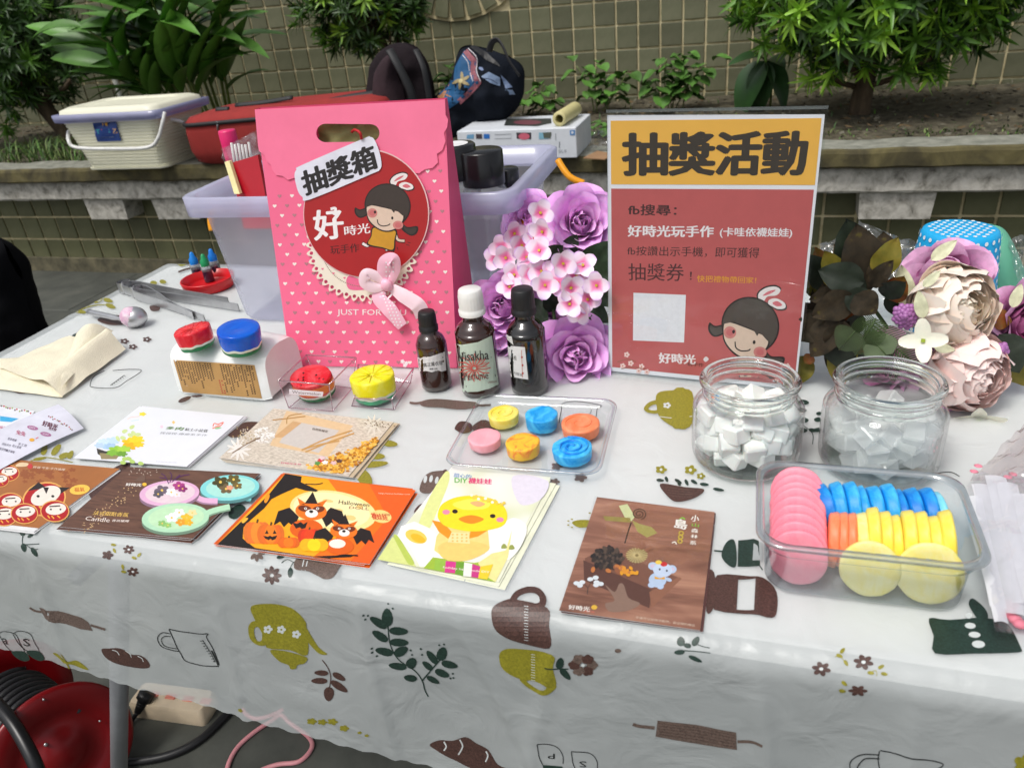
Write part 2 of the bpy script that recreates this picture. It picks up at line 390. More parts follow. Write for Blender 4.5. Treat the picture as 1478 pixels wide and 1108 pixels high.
# ---- low retaining wall of the planter
WF, x0f, z0f = 2.489, -3.10, .409
lw = tiled('planter_wall', 'low green tiled planter wall with a weathered concrete ledge running behind the table', x0f, z0f, WF, range(-12, 62), range(-1, 2), m_tile_low, (-4.4, 2.9, GZ-.05, .60, .1))
b = B().mat(ramp_mat('skirt', [(.3, (70, 68, 55)), (.6, (112, 106, 84)), (.8, (136, 128, 100))], scale=20, rough=.9, bump=.5)); b.box((-.75, WF-.004, GZ+.02), (7.3, .02, .085), bev=.003); b.build('skirting', lw)
def rough_bar(name, xa, xb, ya, yb, za, zb, m, amp, n=220, mt=None):
    b = B().mat(m); r = .012
    prof = [(yb, za), (ya+r*.4, za), (ya, za+r*.5), (ya, zb-r), (ya+r*.35, zb-r*.3), (ya+r, zb), (yb, zb)]
    k = len(prof)
    vs = []
    for i in range(n+1):
        x = lerp(xa, xb, i/n)
        for (y, z) in prof:
            q = V((x*9, y*9, z*9+3)); vs.append((x, y+amp*N.noise(q*1.7), z+(amp*.7*N.noise(q*1.3+V((5, 5, 5))) if z > za+.001 else amp*.8*N.noise(q))))
    for i in range(n):
        for j in range(k-1):
            if mt and j == k-2: b.mat(mt)
            else: b.mat(m)
            b.add([vs[i*k+j], vs[i*k+j+1], vs[(i+1)*k+j+1], vs[(i+1)*k+j]], [(0, 3, 2, 1)], smooth=False)
    return b.build(name, lw)
rough_bar('ledge_band', -4.4, 2.9, 2.368, 2.56, .512, .586, m_conc, .005)
rough_bar('coping', -4.4, 2.9, 2.338, 2.468, .5885, .642, m_cap, .006, mt=m_captop)
for xx, wd in ((-2.43, .19), (-2.10, .2), (-.9, .2), (.385, .2), (-3.4, .2), (1.5, .2)):
    b = B().mat(m_conc); z1 = .5105; z0 = .43
    vs = [(xx-wd/2+.006, 2.389, z0), (xx+wd/2-.006, 2.389, z0), (xx+wd/2-.006, 2.484, z0), (xx-wd/2+.006, 2.484, z0), (xx-wd/2, 2.385, z1), (xx+wd/2, 2.385, z1), (xx+wd/2, 2.484, z1), (xx-wd/2, 2.484, z1)]
    b.add(vs, [(0, 3, 2, 1), (0, 1, 5, 4), (1, 2, 6, 5), (3, 0, 4, 7), (4, 5, 6, 7)], smooth=False); b.build('corbel', lw)
# ---- back wall with its sunburst medallion
WB, x0b, z0b = 3.613, -.997, .9065
pts = [Q(x, y, WB) for x, y in ((608, 20), (672, 30), (730, 1))]
(ax, az), (bx, bz), (cx, cz) = [(p.x, p.z) for p in pts]
D = 2*(ax*(bz-cz)+bx*(cz-az)+cx*(az-bz))
ux = ((ax*ax+az*az)*(bz-cz)+(bx*bx+bz*bz)*(cz-az)+(cx*cx+cz*cz)*(az-bz))/D
uz = ((ax*ax+az*az)*(cx-bx)+(bx*bx+bz*bz)*(ax-cx)+(cx*cx+cz*cz)*(bx-ax))/D
RM = math.hypot(ax-ux, az-uz)
bw = tiled('tiled_wall', 'tall olive green square tiled wall behind the planted bed', x0b, z0b, WB, range(-38, 24), range(-9, 4), m_tile, (-4.6, 1.4, .50, 1.80, .12),
           extra=lambda c: math.hypot(c.x-ux, c.z-uz) > RM+.01)
b = B().mat(m_grout); NS = 30
ring = [(ux+RM*cos(2*pi*i/NS), WB-.009, uz+RM*sin(2*pi*i/NS)) for i in range(NS)]
b.prism(ring, (0, .02, 0)); b.build('medallion_bed', bw)
tb = B().mat(m_tile)
wa, wb_ = 2*pi*RM/NS*.42, 2*pi*RM/NS*.74
ri, ro = -RM*.30, RM*.30
tb.add([(-wb_/2*.98, -.011, ri), (wb_/2*.98, -.011, ri), (wb_/2*.8, -.011, ro*.9), (-wb_/2*.8, -.011, ro*.9), (-wb_/2, 0, ri), (wb_/2, 0, ri), (wb_/2*.82, 0, ro*.9), (-wb_/2*.82, 0, ro*.9)],
       [(0, 1, 2, 3), (0, 4, 5, 1), (1, 5, 6, 2), (2, 6, 7, 3), (3, 7, 4, 0)], smooth=False); tme = mesh_of(tb, 'ray_tile')
for i in range(NS):
    a = 2*pi*(i+.5)/NS; d = V((cos(a), 0, sin(a)))
    X = MX.Translation((ux+d.x*RM*.66, WB-.009, uz+d.z*RM*.66))@MX(((d.z, 0, -d.x, 0), (0, 1, 0, 0), (-d.x, 0, -d.z, 0), (0, 0, 0, 1)))
    inst('ray_tile', tme, X, bw)
# ---- soil of the bed
m_soil = ramp_mat('soil', [(.3, (48, 44, 35)), (.5, (84, 78, 62)), (.7, (110, 104, 86)), (.85, (134, 128, 108))], scale=30, rough=.95, bump=.9, bdist=.012)
b = B().mat(m_soil); nx, ny = 260, 50
b.grid(lambda u, v: (lerp(-4.6, 2.6, u), lerp(2.462, 3.612, v), .618-.02*v+.018*N.noise(V((u*30, v*6, 0)))+.010*N.noise(V((u*150, v*24, 3)))), nx, ny)
b.build('soil', loc=(0, 3, .6), kind='structure')
b = B(); litter = [M('dry_litter', (92, 74, 48), .9, .3), M('dark_litter', (44, 38, 28), .9, .3), M('grit', (108, 104, 90), .9, .2)]
for k in range(2600):
    x, y = rng.uniform(-3.9, 1.3), rng.uniform(2.5, 3.58); z = .618-.02*(y-2.46)/1.15+.012
    s = rng.uniform(.004, .016); b.mat(litter[k % 3]); a = rng.uniform(0, 6.3); e = rng.uniform(.25, .7)
    q = [(s*cos(a), s*sin(a), rng.uniform(-.004, .006)), (-s*e*sin(a), s*e*cos(a), rng.uniform(-.004, .006)), (-s*cos(a), -s*sin(a), rng.uniform(-.004, .006)), (s*e*sin(a), -s*e*cos(a), rng.uniform(-.004, .006))]
    b.add([(x+p[0], y+p[1], z+p[2]) for p in q], [(0, 1, 2, 3)], smooth=False)
b.build('leaf_litter', loc=(0, 3, .6), kind='stuff')

# ================================================================ PLANTS
def leaf_mat(name, rgb, rough=.42, var=.35): return M(name, rgb, rough, var, 9, rand=.22, bump=.1, bscale=60)
g_dark, g_mid, g_lite = leaf_mat('podo_dark', (48, 78, 28)), leaf_mat('podo_mid', (82, 124, 38)), leaf_mat('podo_light', (136, 180, 56))
bark = ramp_mat('bark', [(.3, (48, 38, 28)), (.6, (92, 78, 60)), (.8, (120, 106, 86))], scale=30, rough=.9, stretch=(1, 1, .3), bump=.8)
def strap(L, W, bend=.2, fold=.15, n=4):
    vs = []
    for i in range(n+1):
        t = i/n; wd = W/2*math.sin(pi*min(1, .12+.88*t)**.75)**.8 if t < 1 else 0; z = -bend*L*t*t
        if i == n: wd = W*.02
        vs += [(-wd, L*t, z+wd*fold*2), (0, L*t, z), (wd, L*t, z+wd*fold*2)]
    fs = []
    for i in range(n):
        for j in range(2): a = i*3+j; fs.append((a, a+1, a+4, a+3))
    return vs, fs
def bush(name, label, base, c, rad, seed, nc, L, trunk_r, mix=(.35, .45), limbs=(), low=-.95, ncore=14):
    r = random.Random(seed); t = thing(name, label, 'bush', base)
    b = B().mat(bark); top = V((c[0], c[1], c[2]-rad[2]*.2))
    bs = V(base); pth = smooth_path([bs-V((0, 0, .03)), bs.lerp(top, .35)+V((r.uniform(-.015, .015), 0, 0)), bs.lerp(top, .7)+V((r.uniform(-.03, .03), 0, 0)), top], 5)
    b.tube(pth, [trunk_r*(1.35-.8*i/len(pth)) for i in range(len(pth))], 10)
    b.build('trunk', t); lb = B().mat(bark)
    for k in range(ncore):
        a = r.uniform(0, 2*pi); q = V((c[0]+rad[0]*.6*cos(a), c[1]+rad[1]*.6*sin(a), c[2]+rad[2]*r.uniform(-.35, .4))); s = bs.lerp(top, r.uniform(.3, .9))
        lb.tube(smooth_path([s, s.lerp(q, .5)+V((0, 0, -.02)), q], 4), [trunk_r*.45*(1-.09*i) for i in range(9)], 6)
    for q in limbs: lb.tube(smooth_path([V(p) for p in q], 4), trunk_r*.3, 6)
    lb.build('limb', t)
    cb = B(); sv, sf = strap(L, L*.17)
    for k in range(nc):
        while 1:
            d = V((r.gauss(0, 1), r.gauss(0, 1), r.gauss(0, 1))).normalized()
            if d.z > low: break
        lump = .92+.3*N.noise(d*2.6+V((seed, 0, 0))); q = r.random()**.35*lump
        p = V((c[0]+d.x*rad[0]*q, c[1]+d.y*rad[1]*q, c[2]+d.z*rad[2]*q))
        ax = (d+V((r.gauss(0, .45), r.gauss(0, .45), r.gauss(0, .45)+.25))).normalized(); X0 = frame(p, ax)
        pick = r.random(); cb.mat(g_dark if pick < mix[0] else g_mid if pick < mix[0]+mix[1] else g_lite)
        nl = r.randint(10, 16); sc_ = r.uniform(.7, 1.15)
        for i in range(nl):
            lean = R(lerp(82, 22, i/nl)); X = X0@MX.Translation((0, 0, -.012+.02*i/nl))@MX.Rotation(i*2.4+r.uniform(-.3, .3), 4, 'Z')@MX.Rotation(pi/2-lean, 4, 'X')@MX.Diagonal((sc_, sc_*r.uniform(.75, 1.1), sc_, 1))
            cb.add(sv, sf, X)
    o = cb.build('crown', t); o['kind'] = 'stuff'; return t
bush('podocarpus_bush', 'big clipped evergreen bush with bright leaf tips growing behind the framed notice', (.325, 3.03, .59), (.37, 3.0, 1.02), (.47, .36, .33), 3, 900, .075, .030, (.3, .4),
     limbs=[((.33, 3.03, .70), (.40, 2.95, .73), (.50, 2.88, .80)), ((.32, 3.03, .70), (.26, 2.98, .72), (.2, 2.95, .76))], ncore=8)
bush('podocarpus_bush', 'small dark evergreen bush on a slim stem above the black backpack', (-1.36, 3.1, .6), (-1.52, 3.05, 1.13), (.27, .22, .25), 5, 420, .062, .018, (.5, .4))
bush('podocarpus_bush', 'shaded dark evergreen bush at the left edge behind the cream basket', (-3.05, 2.98, .6), (-3.38, 2.98, 1.10), (.52, .38, .40), 11, 800, .068, .032, (.8, .18),
     limbs=[((-3.05, 2.95, .85), (-2.95, 2.9, .87), (-2.87, 2.86, .90))])
# ginger-like plant with long blades
m_blade = M('ginger_blade', (86, 134, 50), .45, .3, 5, rand=.25); m_stem = M('ginger_stem', (92, 104, 40), .5, .25, 12)
def blade(L, W, bend, n=10):
    vs = []
    for i in range(n+1):
        t = i/n; wd = W/2*(math.sin(pi*(t**.8))**.75+.02) if t < 1 else .0006; z = -bend*L*t*t; y = L*t*(1-.18*bend*t)
        vs += [(-wd, y, z+wd*.35), (-wd*.5, y, z+wd*.12), (0, y, z), (wd*.5, y, z+wd*.12), (wd, y, z+wd*.35)]
    return vs, [(i*5+j, i*5+j+1, i*5+j+6, i*5+j+5) for i in range(n) for j in range(4)]
gp = thing('ginger_plant', 'tall leafy plant with long broad pointed leaves behind the cream basket', 'plant', (-2.2, 2.95, .6))
bl = []
for bend in (.15, .45, .8):
    q = B().mat(m_blade); vs, fs = blade(.40, .088, bend*.7); q.add(vs, fs); bl.append(mesh_of(q, 'leaf'))
r = random.Random(21)
stems = [((300, 152), (245, 60), (205, -30)), ((285, 150), (215, 70), (140, -20)), ((315, 150), (275, 70), (262, -30)), ((325, 152), (312, 70), (298, -30)), ((272, 150), (205, 95), (120, 40)),
         ((310, 155), (262, 95), (235, 30)), ((262, 160), (190, 110), (150, 70)), ((330, 150), (322, 90), (318, 20)), ((290, 150), (235, 90), (170, 10)), ((300, 150), (250, 80), (220, 20)), ((280, 155), (225, 100), (160, 60)), ((318, 150), (290, 80), (270, 10)), ((255, 165), (205, 120), (165, 95))]
for k, (a, m_, e) in enumerate(stems):
    Y = 2.9+.05*(k % 4); p0 = Q(a[0], a[1]+8, Y); p0.z = .60; p1 = Q(*m_, Y-.05); p2 = Q(*e, Y-.14)
    pth = smooth_path([p0, p0.lerp(p1, .55)+V((0, 0, .03)), p1, p2], 5)
    q = B().mat(m_stem); q.tube(pth, [.008-.005*i/len(pth) for i in range(len(pth))], 6); q.build('stem', gp)
    nl = 10
    for i in range(nl):
        t = .38+.62*i/(nl-1); idx = min(len(pth)-1, int(t*(len(pth)-1))); p = pth[idx]; tan = (pth[min(idx+1, len(pth)-1)]-pth[idx-1]).normalized()
        side = V((cos(i*pi+r.uniform(-.5, .5)), r.uniform(-.7, .2), 0)).normalized()
        d = (tan*.7+side*.9+V((-.1, 0, r.uniform(-.1, .3)))).normalized()
        X = frame(p, tan.cross(d).cross(d)*-1 if tan.cross(d).length > .01 else (0, 0, 1)); y = d; z = (tan-d*tan.dot(d)).normalized(); x = y.cross(z)
        X = MX(((x.x, y.x, z.x, p.x), (x.y, y.y, z.y, p.y), (x.z, y.z, z.z, p.z), (0, 0, 0, 1))); s = r.uniform(.6, 1.05)
        inst('leaf', bl[r.randrange(3)], X@MX.Diagonal((s, s, s, 1)), gp)
# small round leaved weeds against the wall
m_weed = M('weed_leaf', (84, 128, 52), .5, .3, 14, rand=.3); m_wst = M('weed_stem', (112, 124, 74), .6, .2)
q = B().mat(m_weed); q.grid(lambda u, v: ((u-.5)*.042*math.sin(pi*min(.98, v*.93+.06))**.55, .040*v, .005*sin(v*5)+abs(u-.5)*.012-.010*v*v), 4, 5); weed_me = mesh_of(q, 'leaf')
def weed(label, stems, n, Y, s0, seed, me=weed_me, cat='plant', name='weed'):
    r = random.Random(seed); base = Q(*stems[0][0], Y); base.z = .60; t = thing(name, label, cat, base)
    for (a, e) in stems:
        p0 = Q(*a, Y); p0.z = .605; p2 = Q(*e, Y-.03+r.uniform(-.04, .04)); pth = smooth_path([p0, p0.lerp(p2, .5)+V((r.uniform(-.015, .015), 0, .01)), p2], 5)
        q = B().mat(m_wst); q.tube(pth, .0028, 5); q.build('stem', t)
        n_ = n+4; s0_ = s0*1.3
        for i in range(n_):
            t_ = .30+.70*i/(n_-1); p = pth[int(t_*(len(pth)-1))]; a_ = i*2.3+r.uniform(-.4, .4)
            d = V((cos(a_), sin(a_)*.8-.25, r.uniform(-.15, .45))).normalized(); x = d.cross(V((0, 0, 1))).normalized(); z = x.cross(d)
            st = r.uniform(.012, .03); p1 = p+d*st; s = s0_*r.uniform(.6, 1.15)
            inst('leaf', me, MX(((x.x, d.x, z.x, p1.x), (x.y, d.y, z.y, p1.y), (x.z, d.z, z.z, p1.z), (0, 0, 0, 1)))@MX.Diagonal((s, s, s, 1)), t)
weed('low round leaved weed just right of the patterned tote bag', [((768, 165), (785, 122)), ((755, 168), (765, 140)), ((775, 168), (795, 150))], 6, 3.35, 1.0, 1)
weed('round leaved weed with pale stems above the white box', [((858, 160), (832, 95)), ((868, 158), (905, 105)), ((862, 160), (862, 92)), ((875, 160), (885, 125))], 6, 3.3, 1.05, 2)
weed('taller bushy weed between the notice and the tiled wall', [((965, 160), (962, 85)), ((970, 160), (985, 78)), ((975, 158), (1020, 92)), ((955, 160), (945, 118)), ((985, 158), (1000, 110))], 8, 3.3, 1.15, 4)
weed('pale green weed half hidden behind the black backpack and tote', [((652, 150), (648, 100)), ((640, 150), (660, 112)), ((665, 150), (676, 105))], 6, 3.4, 1.2, 9)
weed('short weed sprouting beside the end of the white box', [((872, 205), (876, 180)), ((862, 205), (858, 185))], 5, 2.75, .7, 13)
q = B().mat(M('broad_leaf', (48, 84, 40), .4, .3, 8, rand=.2)); vs, fs = blade(.20, .085, .55, 10); q.add(vs, fs); broad = mesh_of(q, 'leaf')
t = thing('broadleaf_plant', 'dark plant with large drooping oval leaves left of the big bush', 'plant', (-.08, 3.3, .6))
q = B().mat(m_stem); p0 = Q(1112, 150, 3.25); p0.z = .6; p1 = Q(1106, 88, 3.22); q.tube(smooth_path([p0, p0.lerp(p1, .5)+V((.01, 0, 0)), p1], 5), .005, 6); q.build('stem', t)
for e, s in (((1045, 158), 1.15), ((1085, 160), .95), ((1150, 138), .75), ((1068, 60), .6), ((1128, 70), .6)):
    p2 = Q(*e, 3.12); d = (p2-p1).normalized(); up = V((0, -.35, 1)); x = d.cross(up).normalized(); z = x.cross(d)
    s *= 1.25; L = (p2-p1).length/.2; inst('leaf', broad, MX(((x.x, d.x, z.x, p1.x), (x.y, d.y, z.y, p1.y), (x.z, d.z, z.z, p1.z), (0, 0, 0, 1)))@MX.Diagonal((s, L, L, 1)), t)
# grass tufts
gb = B(); gm = [M('grass_a', (84, 124, 48), .6, .3, 8), M('grass_b', (120, 140, 76), .6, .3, 8), M('grass_c', (62, 92, 44), .6, .3, 8)]
r = random.Random(5)
for k in range(1100):
    if k < 620: x, y = r.uniform(-3.4, -2.15), 2.5+abs(r.gauss(0, .17)); L = r.uniform(.05, .19)
    elif k < 980: x, y = r.uniform(.12, 1.2), r.uniform(2.48, 2.75); L = r.uniform(.01, .035)
    else: x, y = r.uniform(-.7, 1.2), r.uniform(2.6, 3.5); L = r.uniform(.01, .05)
    a = r.uniform(0, 2*pi); d = V((cos(a), sin(a)-.3, 0)); gb.mat(gm[k % 3]); p = V((x, y, .612)); n = 5; vs = []
    for i in range(n+1):
        t_ = i/n; c_ = p+d*L*.75*t_*t_+V((0, 0, L*(t_-.55*t_*t_))); w_ = .0024*(1-t_)+.0003; s = V((-d.y, d.x, 0)).normalized()*w_; vs += [c_-s, c_+s]
    gb.add(vs, [(2*i, 2*i+1, 2*i+3, 2*i+2) for i in range(n)])
gb.build('grass', loc=(-2.8, 2.6, .6), kind='stuff')
b = B().mat(M('white_pvc', (226, 226, 218), .4, .06)); p0 = Q(170, 128, 3.1); p1 = Q(146, 62, 3.1); b.tube([V((p0.x, p0.y, .6)), p0, p1], .011, 10); b.build('plastic_pipe', label='thin white plastic pipe standing among the leaves behind the basket', cat='pipe')

# ================================================================ TABLE AND CLOTH
YF, RC, ZT, XL, YB = .412, .022, .74, -1.022, 1.10
CRE = [(-.285, .05, .0035, .006), (-.20, .35, .003, .005), (-.62, -.1, .003, .007), (.02, .15, .003, .006), (-.42, -.05, .0018, .005), (.12, .05, .002, .008), (-.12, -.2, .0018, .006)]
def wr(x, s):
    if s <= 0:
        e = min(1, -s/.05)
        d = -.0007+.0011*N.noise(V((x*7, s*9, 1)))+.0005*N.noise(V((x*25, s*14, 4)))
        d += .0022*max(0, 1-abs(-s)/.035)*(N.noise(V((x*16, 0, 7)))+.3*N.noise(V((x*60, s*60, 7))))
        for (c, sl, a, wd) in CRE: d += .35*a*math.exp(-((x-c)/(wd*.8))**2)
        for ys in (-.20, -.46): d += .0010*math.exp(-((s-ys-.004*N.noise(V((x*6, 0, 2))))/.005)**2)
        return min(d, .0006) if s < -.03 else d
    t = max(0, s-.02); d = -.0007+.0022*(1-min(1, t/.03))*(N.noise(V((x*16, 0, 7)))+.3*N.noise(V((x*60, s*60, 7))))
    g = min(1, t/.08)
    d += g*(.006*N.noise(V((x*5+s*1.2, s*1.5, 2)))+.0032*N.noise(V((x*11+s*3, s*3, 5)))+.0009*N.noise(V((x*45, s*30, 8))))
    for (c, sl, a, wd) in CRE: d += min(1, .25+t/.05)*a*math.exp(-((x-c-sl*t)/wd)**2)
    return d
def cloth_raw(x, s):
    if s <= 0:
        Y, Z = YF-s, ZT
        if Y > YB:
            q = Y-YB; a = min(q/RC, pi/2); Y = YB+RC*sin(a); Z = ZT-RC*(1-cos(a))-max(0, q-RC*pi/2)
            n = V((0, sin(a), cos(a)))
        else: n = V((0, 0, 1))
    else:
        a = min(s/RC, pi/2); t = max(0, s-RC*pi/2); Y = YF-RC*sin(a)-.05*t; Z = ZT-RC*(1-cos(a))-t; n = V((0, -sin(a), cos(a)))
    if x < XL:
        q = XL-x; a = min(q/RC, pi/2); x = XL-RC*sin(a); Z -= RC*(1-cos(a))+max(0, q-RC*pi/2); n = (n*cos(a)+V((-1, 0, 0))*sin(a)).normalized()
    return V((x, Y, Z)), n
def cloth_pt(x, s, h=0):
    p, n = cloth_raw(x, s); return p+n*(wr(x, s)+h)
def cloth_surf(px, py, h=0):
    d = ray(px, py); Y = CAM.y+d.y*(ZT-CAM.z)/d.z
    if Y >= YF: s = YF-Y
    else:
        lo, hi = 0.0, .6
        g = lambda s: (lambda p: p.y*d.z-(p.z-CAM.z)*d.y)(cloth_raw(0, s)[0])
        gl = g(lo)
        for _ in range(36):
            m = (lo+hi)/2
            if (g(m) > 0) == (gl > 0): lo = m
            else: hi = m
        s = (lo+hi)/2; Y = cloth_raw(0, s)[0].y
    return cloth_pt(d.x*Y/d.y, s, h)
tb = thing('folding_table', 'folding table hidden under the patterned cloth with a grey steel leg showing', 'table', (-.15, .75, GZ))
b = B().mat(M('table_top', (246, 246, 244), .6, .02)); b.box((-.13, .757, .7225), (1.78, .69, .028), bev=.004); b.build('tabletop', tb)
m_steel = M('grey_steel', (150, 152, 156), .42, .1, 40, metal=.3)
lx = Q(165, 1000, .445).x
lt, lb_ = Q(172, 955, .445), Q(172, 1200, .445); dl = (lt-lb_)/(lt.z-lb_.z)
for x, y in ((lx, .445), (lx, 1.02), (.72, .445), (.72, 1.02)):
    sg_ = 1 if x < 0 else -1; tt = V((x+dl.x*sg_*(.70-lt.z)+(lt.x-x)*(x < 0), y, .70)); bb_ = V((x-dl.x*sg_*(lt.z-GZ-.01)+(lt.x-x)*(x < 0), y, GZ+.01))
    b = B().mat(m_steel); b.tube([bb_, tt], .0100, 20); x = bb_.x
    b.mat(M('rubber', (30, 30, 30), .8)); b.lathe([(.017, GZ), (.018, GZ+.012)], 16, MX.Translation((x, y, 0)))
    b.build('leg', tb)
for x in (lx, .72):
    b = B().mat(m_steel); b.tube([(x, .46, .62), (x, 1.0, .62)], .009, 10); b.build('crossbar', tb)
m_cloth = bpy.data.materials.new('vinyl_cloth'); m_cloth.use_nodes = True
t = m_cloth.node_tree; n = t.nodes; l = t.links; pb = n['Principled BSDF']
pb.inputs['Roughness'].default_value = .30; pb.inputs['Alpha'].default_value = .55; pb.inputs['Specular IOR Level'].default_value = .5
tc = n.new('ShaderNodeTexCoord'); nz = n.new('ShaderNodeTexNoise'); nz.inputs['Scale'].default_value = 3.5; nz.inputs['Detail'].default_value = 5; l.new(tc.outputs['Object'], nz.inputs[0])
cr = n.new('ShaderNodeValToRGB'); cr.color_ramp.elements[0].color = (*lin((207, 213, 213)), 1); cr.color_ramp.elements[1].color = (*lin((220, 225, 225)), 1); cr.color_ramp.elements[0].position = .35; cr.color_ramp.elements[1].position = .65
l.new(nz.outputs['Fac'], cr.inputs[0]); l.new(cr.outputs[0], pb.inputs['Base Color'])
n1 = n.new('ShaderNodeTexNoise'); n1.inputs['Scale'].default_value = 22; n1.inputs['Detail'].default_value = 3; n1.inputs['Distortion'].default_value = 1.2; l.new(tc.outputs['Object'], n1.inputs[0])
n2 = n.new('ShaderNodeTexNoise'); n2.inputs['Scale'].default_value = 420; l.new(tc.outputs['Object'], n2.inputs[0])
ma = n.new('ShaderNodeMath'); ma.operation = 'MULTIPLY_ADD'; ma.inputs[1].default_value = .06; l.new(n2.outputs['Fac'], ma.inputs[0]); l.new(n1.outputs['Fac'], ma.inputs[2])
bp = n.new('ShaderNodeBump'); bp.inputs['Strength'].default_value = .55; bp.inputs['Distance'].default_value = .004; l.new(ma.outputs[0], bp.inputs['Height']); l.new(bp.outputs[0], pb.inputs['Normal'])
cl = thing('tablecloth', 'glossy pale grey vinyl cloth printed with teapots, mugs and leaf sprigs covering the table', 'tablecloth', (-.15, .75, ZT))
b = B().mat(m_cloth); XA, XB = -1.22, .80; NX = 430
ss = []
def drop(x): return .148+.080*max(-.1, (x+.70))+.0014*sin(x*260)
s = -.90
while s < -.06: ss.append(s); s += .009
while s < .06: ss.append(s); s += .003
ns0 = len(ss); NH = 34
vs = []
for i in range(NX+1):
    x = lerp(XA, XB, i/NX)
    for s in ss: vs.append(cloth_pt(x, s))
    for k in range(1, NH+1): vs.append(cloth_pt(x, lerp(.0585, drop(x)+.02, k/NH)))
K = ns0+NH
b.add(vs, [(i*K+j, i*K+j+1, (i+1)*K+j+1, (i+1)*K+j) for i in range(NX) for j in range(K-1)])
b.build('sheet', cl)
# ================================================================ PRINTS ON THE CLOTH
BR, OL, DG, LN = M('print_brown', (78, 54, 48), .45, .6, 700), M('print_olive', (142, 136, 38), .45, .28, 500), M('print_green', (32, 54, 46), .45, .55, 600), M('print_line', (34, 38, 38), .5, .2)
BG = M('print_taupe', (104, 88, 80), .45, .5, 700); HO = M('print_ground', (206, 212, 211), .4, .04)
def cloth_art(org=(0, 0), k=1.0): return Art(cloth_surf, step=7, eps=5e-5, base=3.5e-4, org=org, k=k)
def leafp(x, y, L, W, a):
    c, s = cos(R(a)), sin(R(a)); o = []
    for i in range(12):
        t = i/12*2*pi; u = (1-cos(t))/2*L; v = sin(t)*W/2*(1.15-.3*(1-cos(t))/2); o.append((x+u*c-v*s, y+u*s+v*c))
    return o
def flowerp(A, x, y, r, c=BR, hole=True, sx=1, sy=.8, n=6):
    A.poly(petals(x, y, r, n, 15, sx, sy, .45), c)
    if hole: A.poly(el(x, y, r*.22*sx, r*.22*sy, n=10), HO)
prints = []
# -- front drop, left part (crop 0,760 scale 2.956)
A = cloth_art((0, 760), 2.956)
A.line([(100, 20), (96, 70), (120, 75), (165, 72)], 4, DG).poly(leafp(98, 40, 45, 26, -95), DG).poly(leafp(98, 70, 38, 26, 80), DG).poly(leafp(118, 45, 30, 14, -30), DG)
A.line([(115, 78), (140, 95), (160, 95)], 3, DG).poly(leafp(135, 88, 45, 18, 60), DG)
for x, y, r in ((547, 95, 26), (566, 192, 26)): flowerp(A, x, y, r)
A.poly(petals(457, 120, 26, 5, 0, 1, .8, .4), BR)
for x, y, a in ((480, 90, 60), (470, 72, 10), (560, 128, 20), (585, 128, -50), (520, 160, 80), (515, 190, 10)): A.poly(leafp(x, y, 24, 12, a), OL)
A.line([(118, 352), (140, 365), (172, 370)], 9, BG).poly([(160, 350), (180, 350), (345, 388), (375, 408), (392, 445), (340, 438), (185, 395)], BG).line([(385, 420), (420, 430), (448, 438)], 10, BG)
for dx in (-62, 0):
    A.line([(50+dx, 460), (75+dx, 450), (120+dx, 462), (140+dx, 500), (158+dx, 540), (110+dx, 535), (75+dx, 505), (50+dx, 462)], 2.6, LN)
    A.poly(sp([(108+dx, 535), (160+dx, 538), (182+dx, 570), (160+dx, 578), (125+dx, 560)]), DG)
A.text('S', [(90, 480), (118, 486), (122, 518), (94, 512)], LN).text('a', [(2, 478), (26, 484), (30, 508), (5, 502)], LN)
A.poly(sp([(218, 545), (250, 550), (290, 575), (330, 575), (375, 610), (340, 605), (290, 585), (250, 568)]), OL).line([(262, 540), (280, 570), (296, 605)], 4, OL)
A.poly(sp([(433, 522), (470, 516), (500, 516), (530, 524), (560, 542), (600, 548), (632, 575), (634, 600), (580, 600), (500, 580), (450, 555)], 5), BR)
for q in ([(480, 522), (500, 530), (510, 545)], [(535, 527), (555, 540), (562, 555)], [(588, 550), (605, 560), (612, 575)]): A.line(q, 2.5, HO)
# measuring cup outline
A.line([(718, 438), (760, 448), (840, 458), (886, 456), (880, 472), (905, 520), (932, 590)], 3.5, LN).line([(718, 440), (732, 470), (752, 515), (770, 545), (790, 575), (850, 592), (932, 597)], 3.5, LN)
A.line([(722, 458), (690, 452), (672, 475), (688, 510), (735, 528), (765, 533)], 3.5, LN).line([(726, 470), (700, 468), (688, 482), (702, 508), (752, 522)], 3, LN)
A.line([(862, 485), (895, 540), (915, 580)], 2.4, LN)
for i in range(9): A.line([(850+i*7, 490+i*11), (866+i*6, 487+i*11)], 2.4, LN, smooth=False)
A.line([(900, 530), (930, 592)], 7, LN)
# olive teapot upside down
A.poly(sp([(1068, 345), (1110, 330), (1180, 332), (1250, 352), (1300, 400), (1308, 440), (1312, 545), (1240, 525), (1150, 515), (1135, 500), (1130, 470), (1090, 400)], 5), OL)
A.poly(sp([(1300, 420), (1330, 470), (1360, 515), (1396, 542), (1360, 540), (1320, 500), (1305, 470)], 5), OL)
A.poly(sp([(1062, 420), (1090, 400), (1135, 430), (1142, 495), (1100, 500), (1066, 470)], 5), OL, holes=[sp([(1085, 440), (1098, 424), (1118, 445), (1118, 480), (1096, 480)], 5)])
A.poly(sp([(1155, 522), (1230, 530), (1308, 555), (1300, 580), (1270, 588), (1262, 604), (1240, 606), (1230, 588), (1190, 568)], 5), OL)
for x, y in ((1144, 436), (1200, 438), (1265, 457)): A.poly(petals(x, y, 20, 5, 0, 1, .9), HO).poly(el(x, y, 5, 4, n=8), OL)
A.line([(1375, 567), (1400, 600), (1412, 640), (1405, 690)], 4, BR)
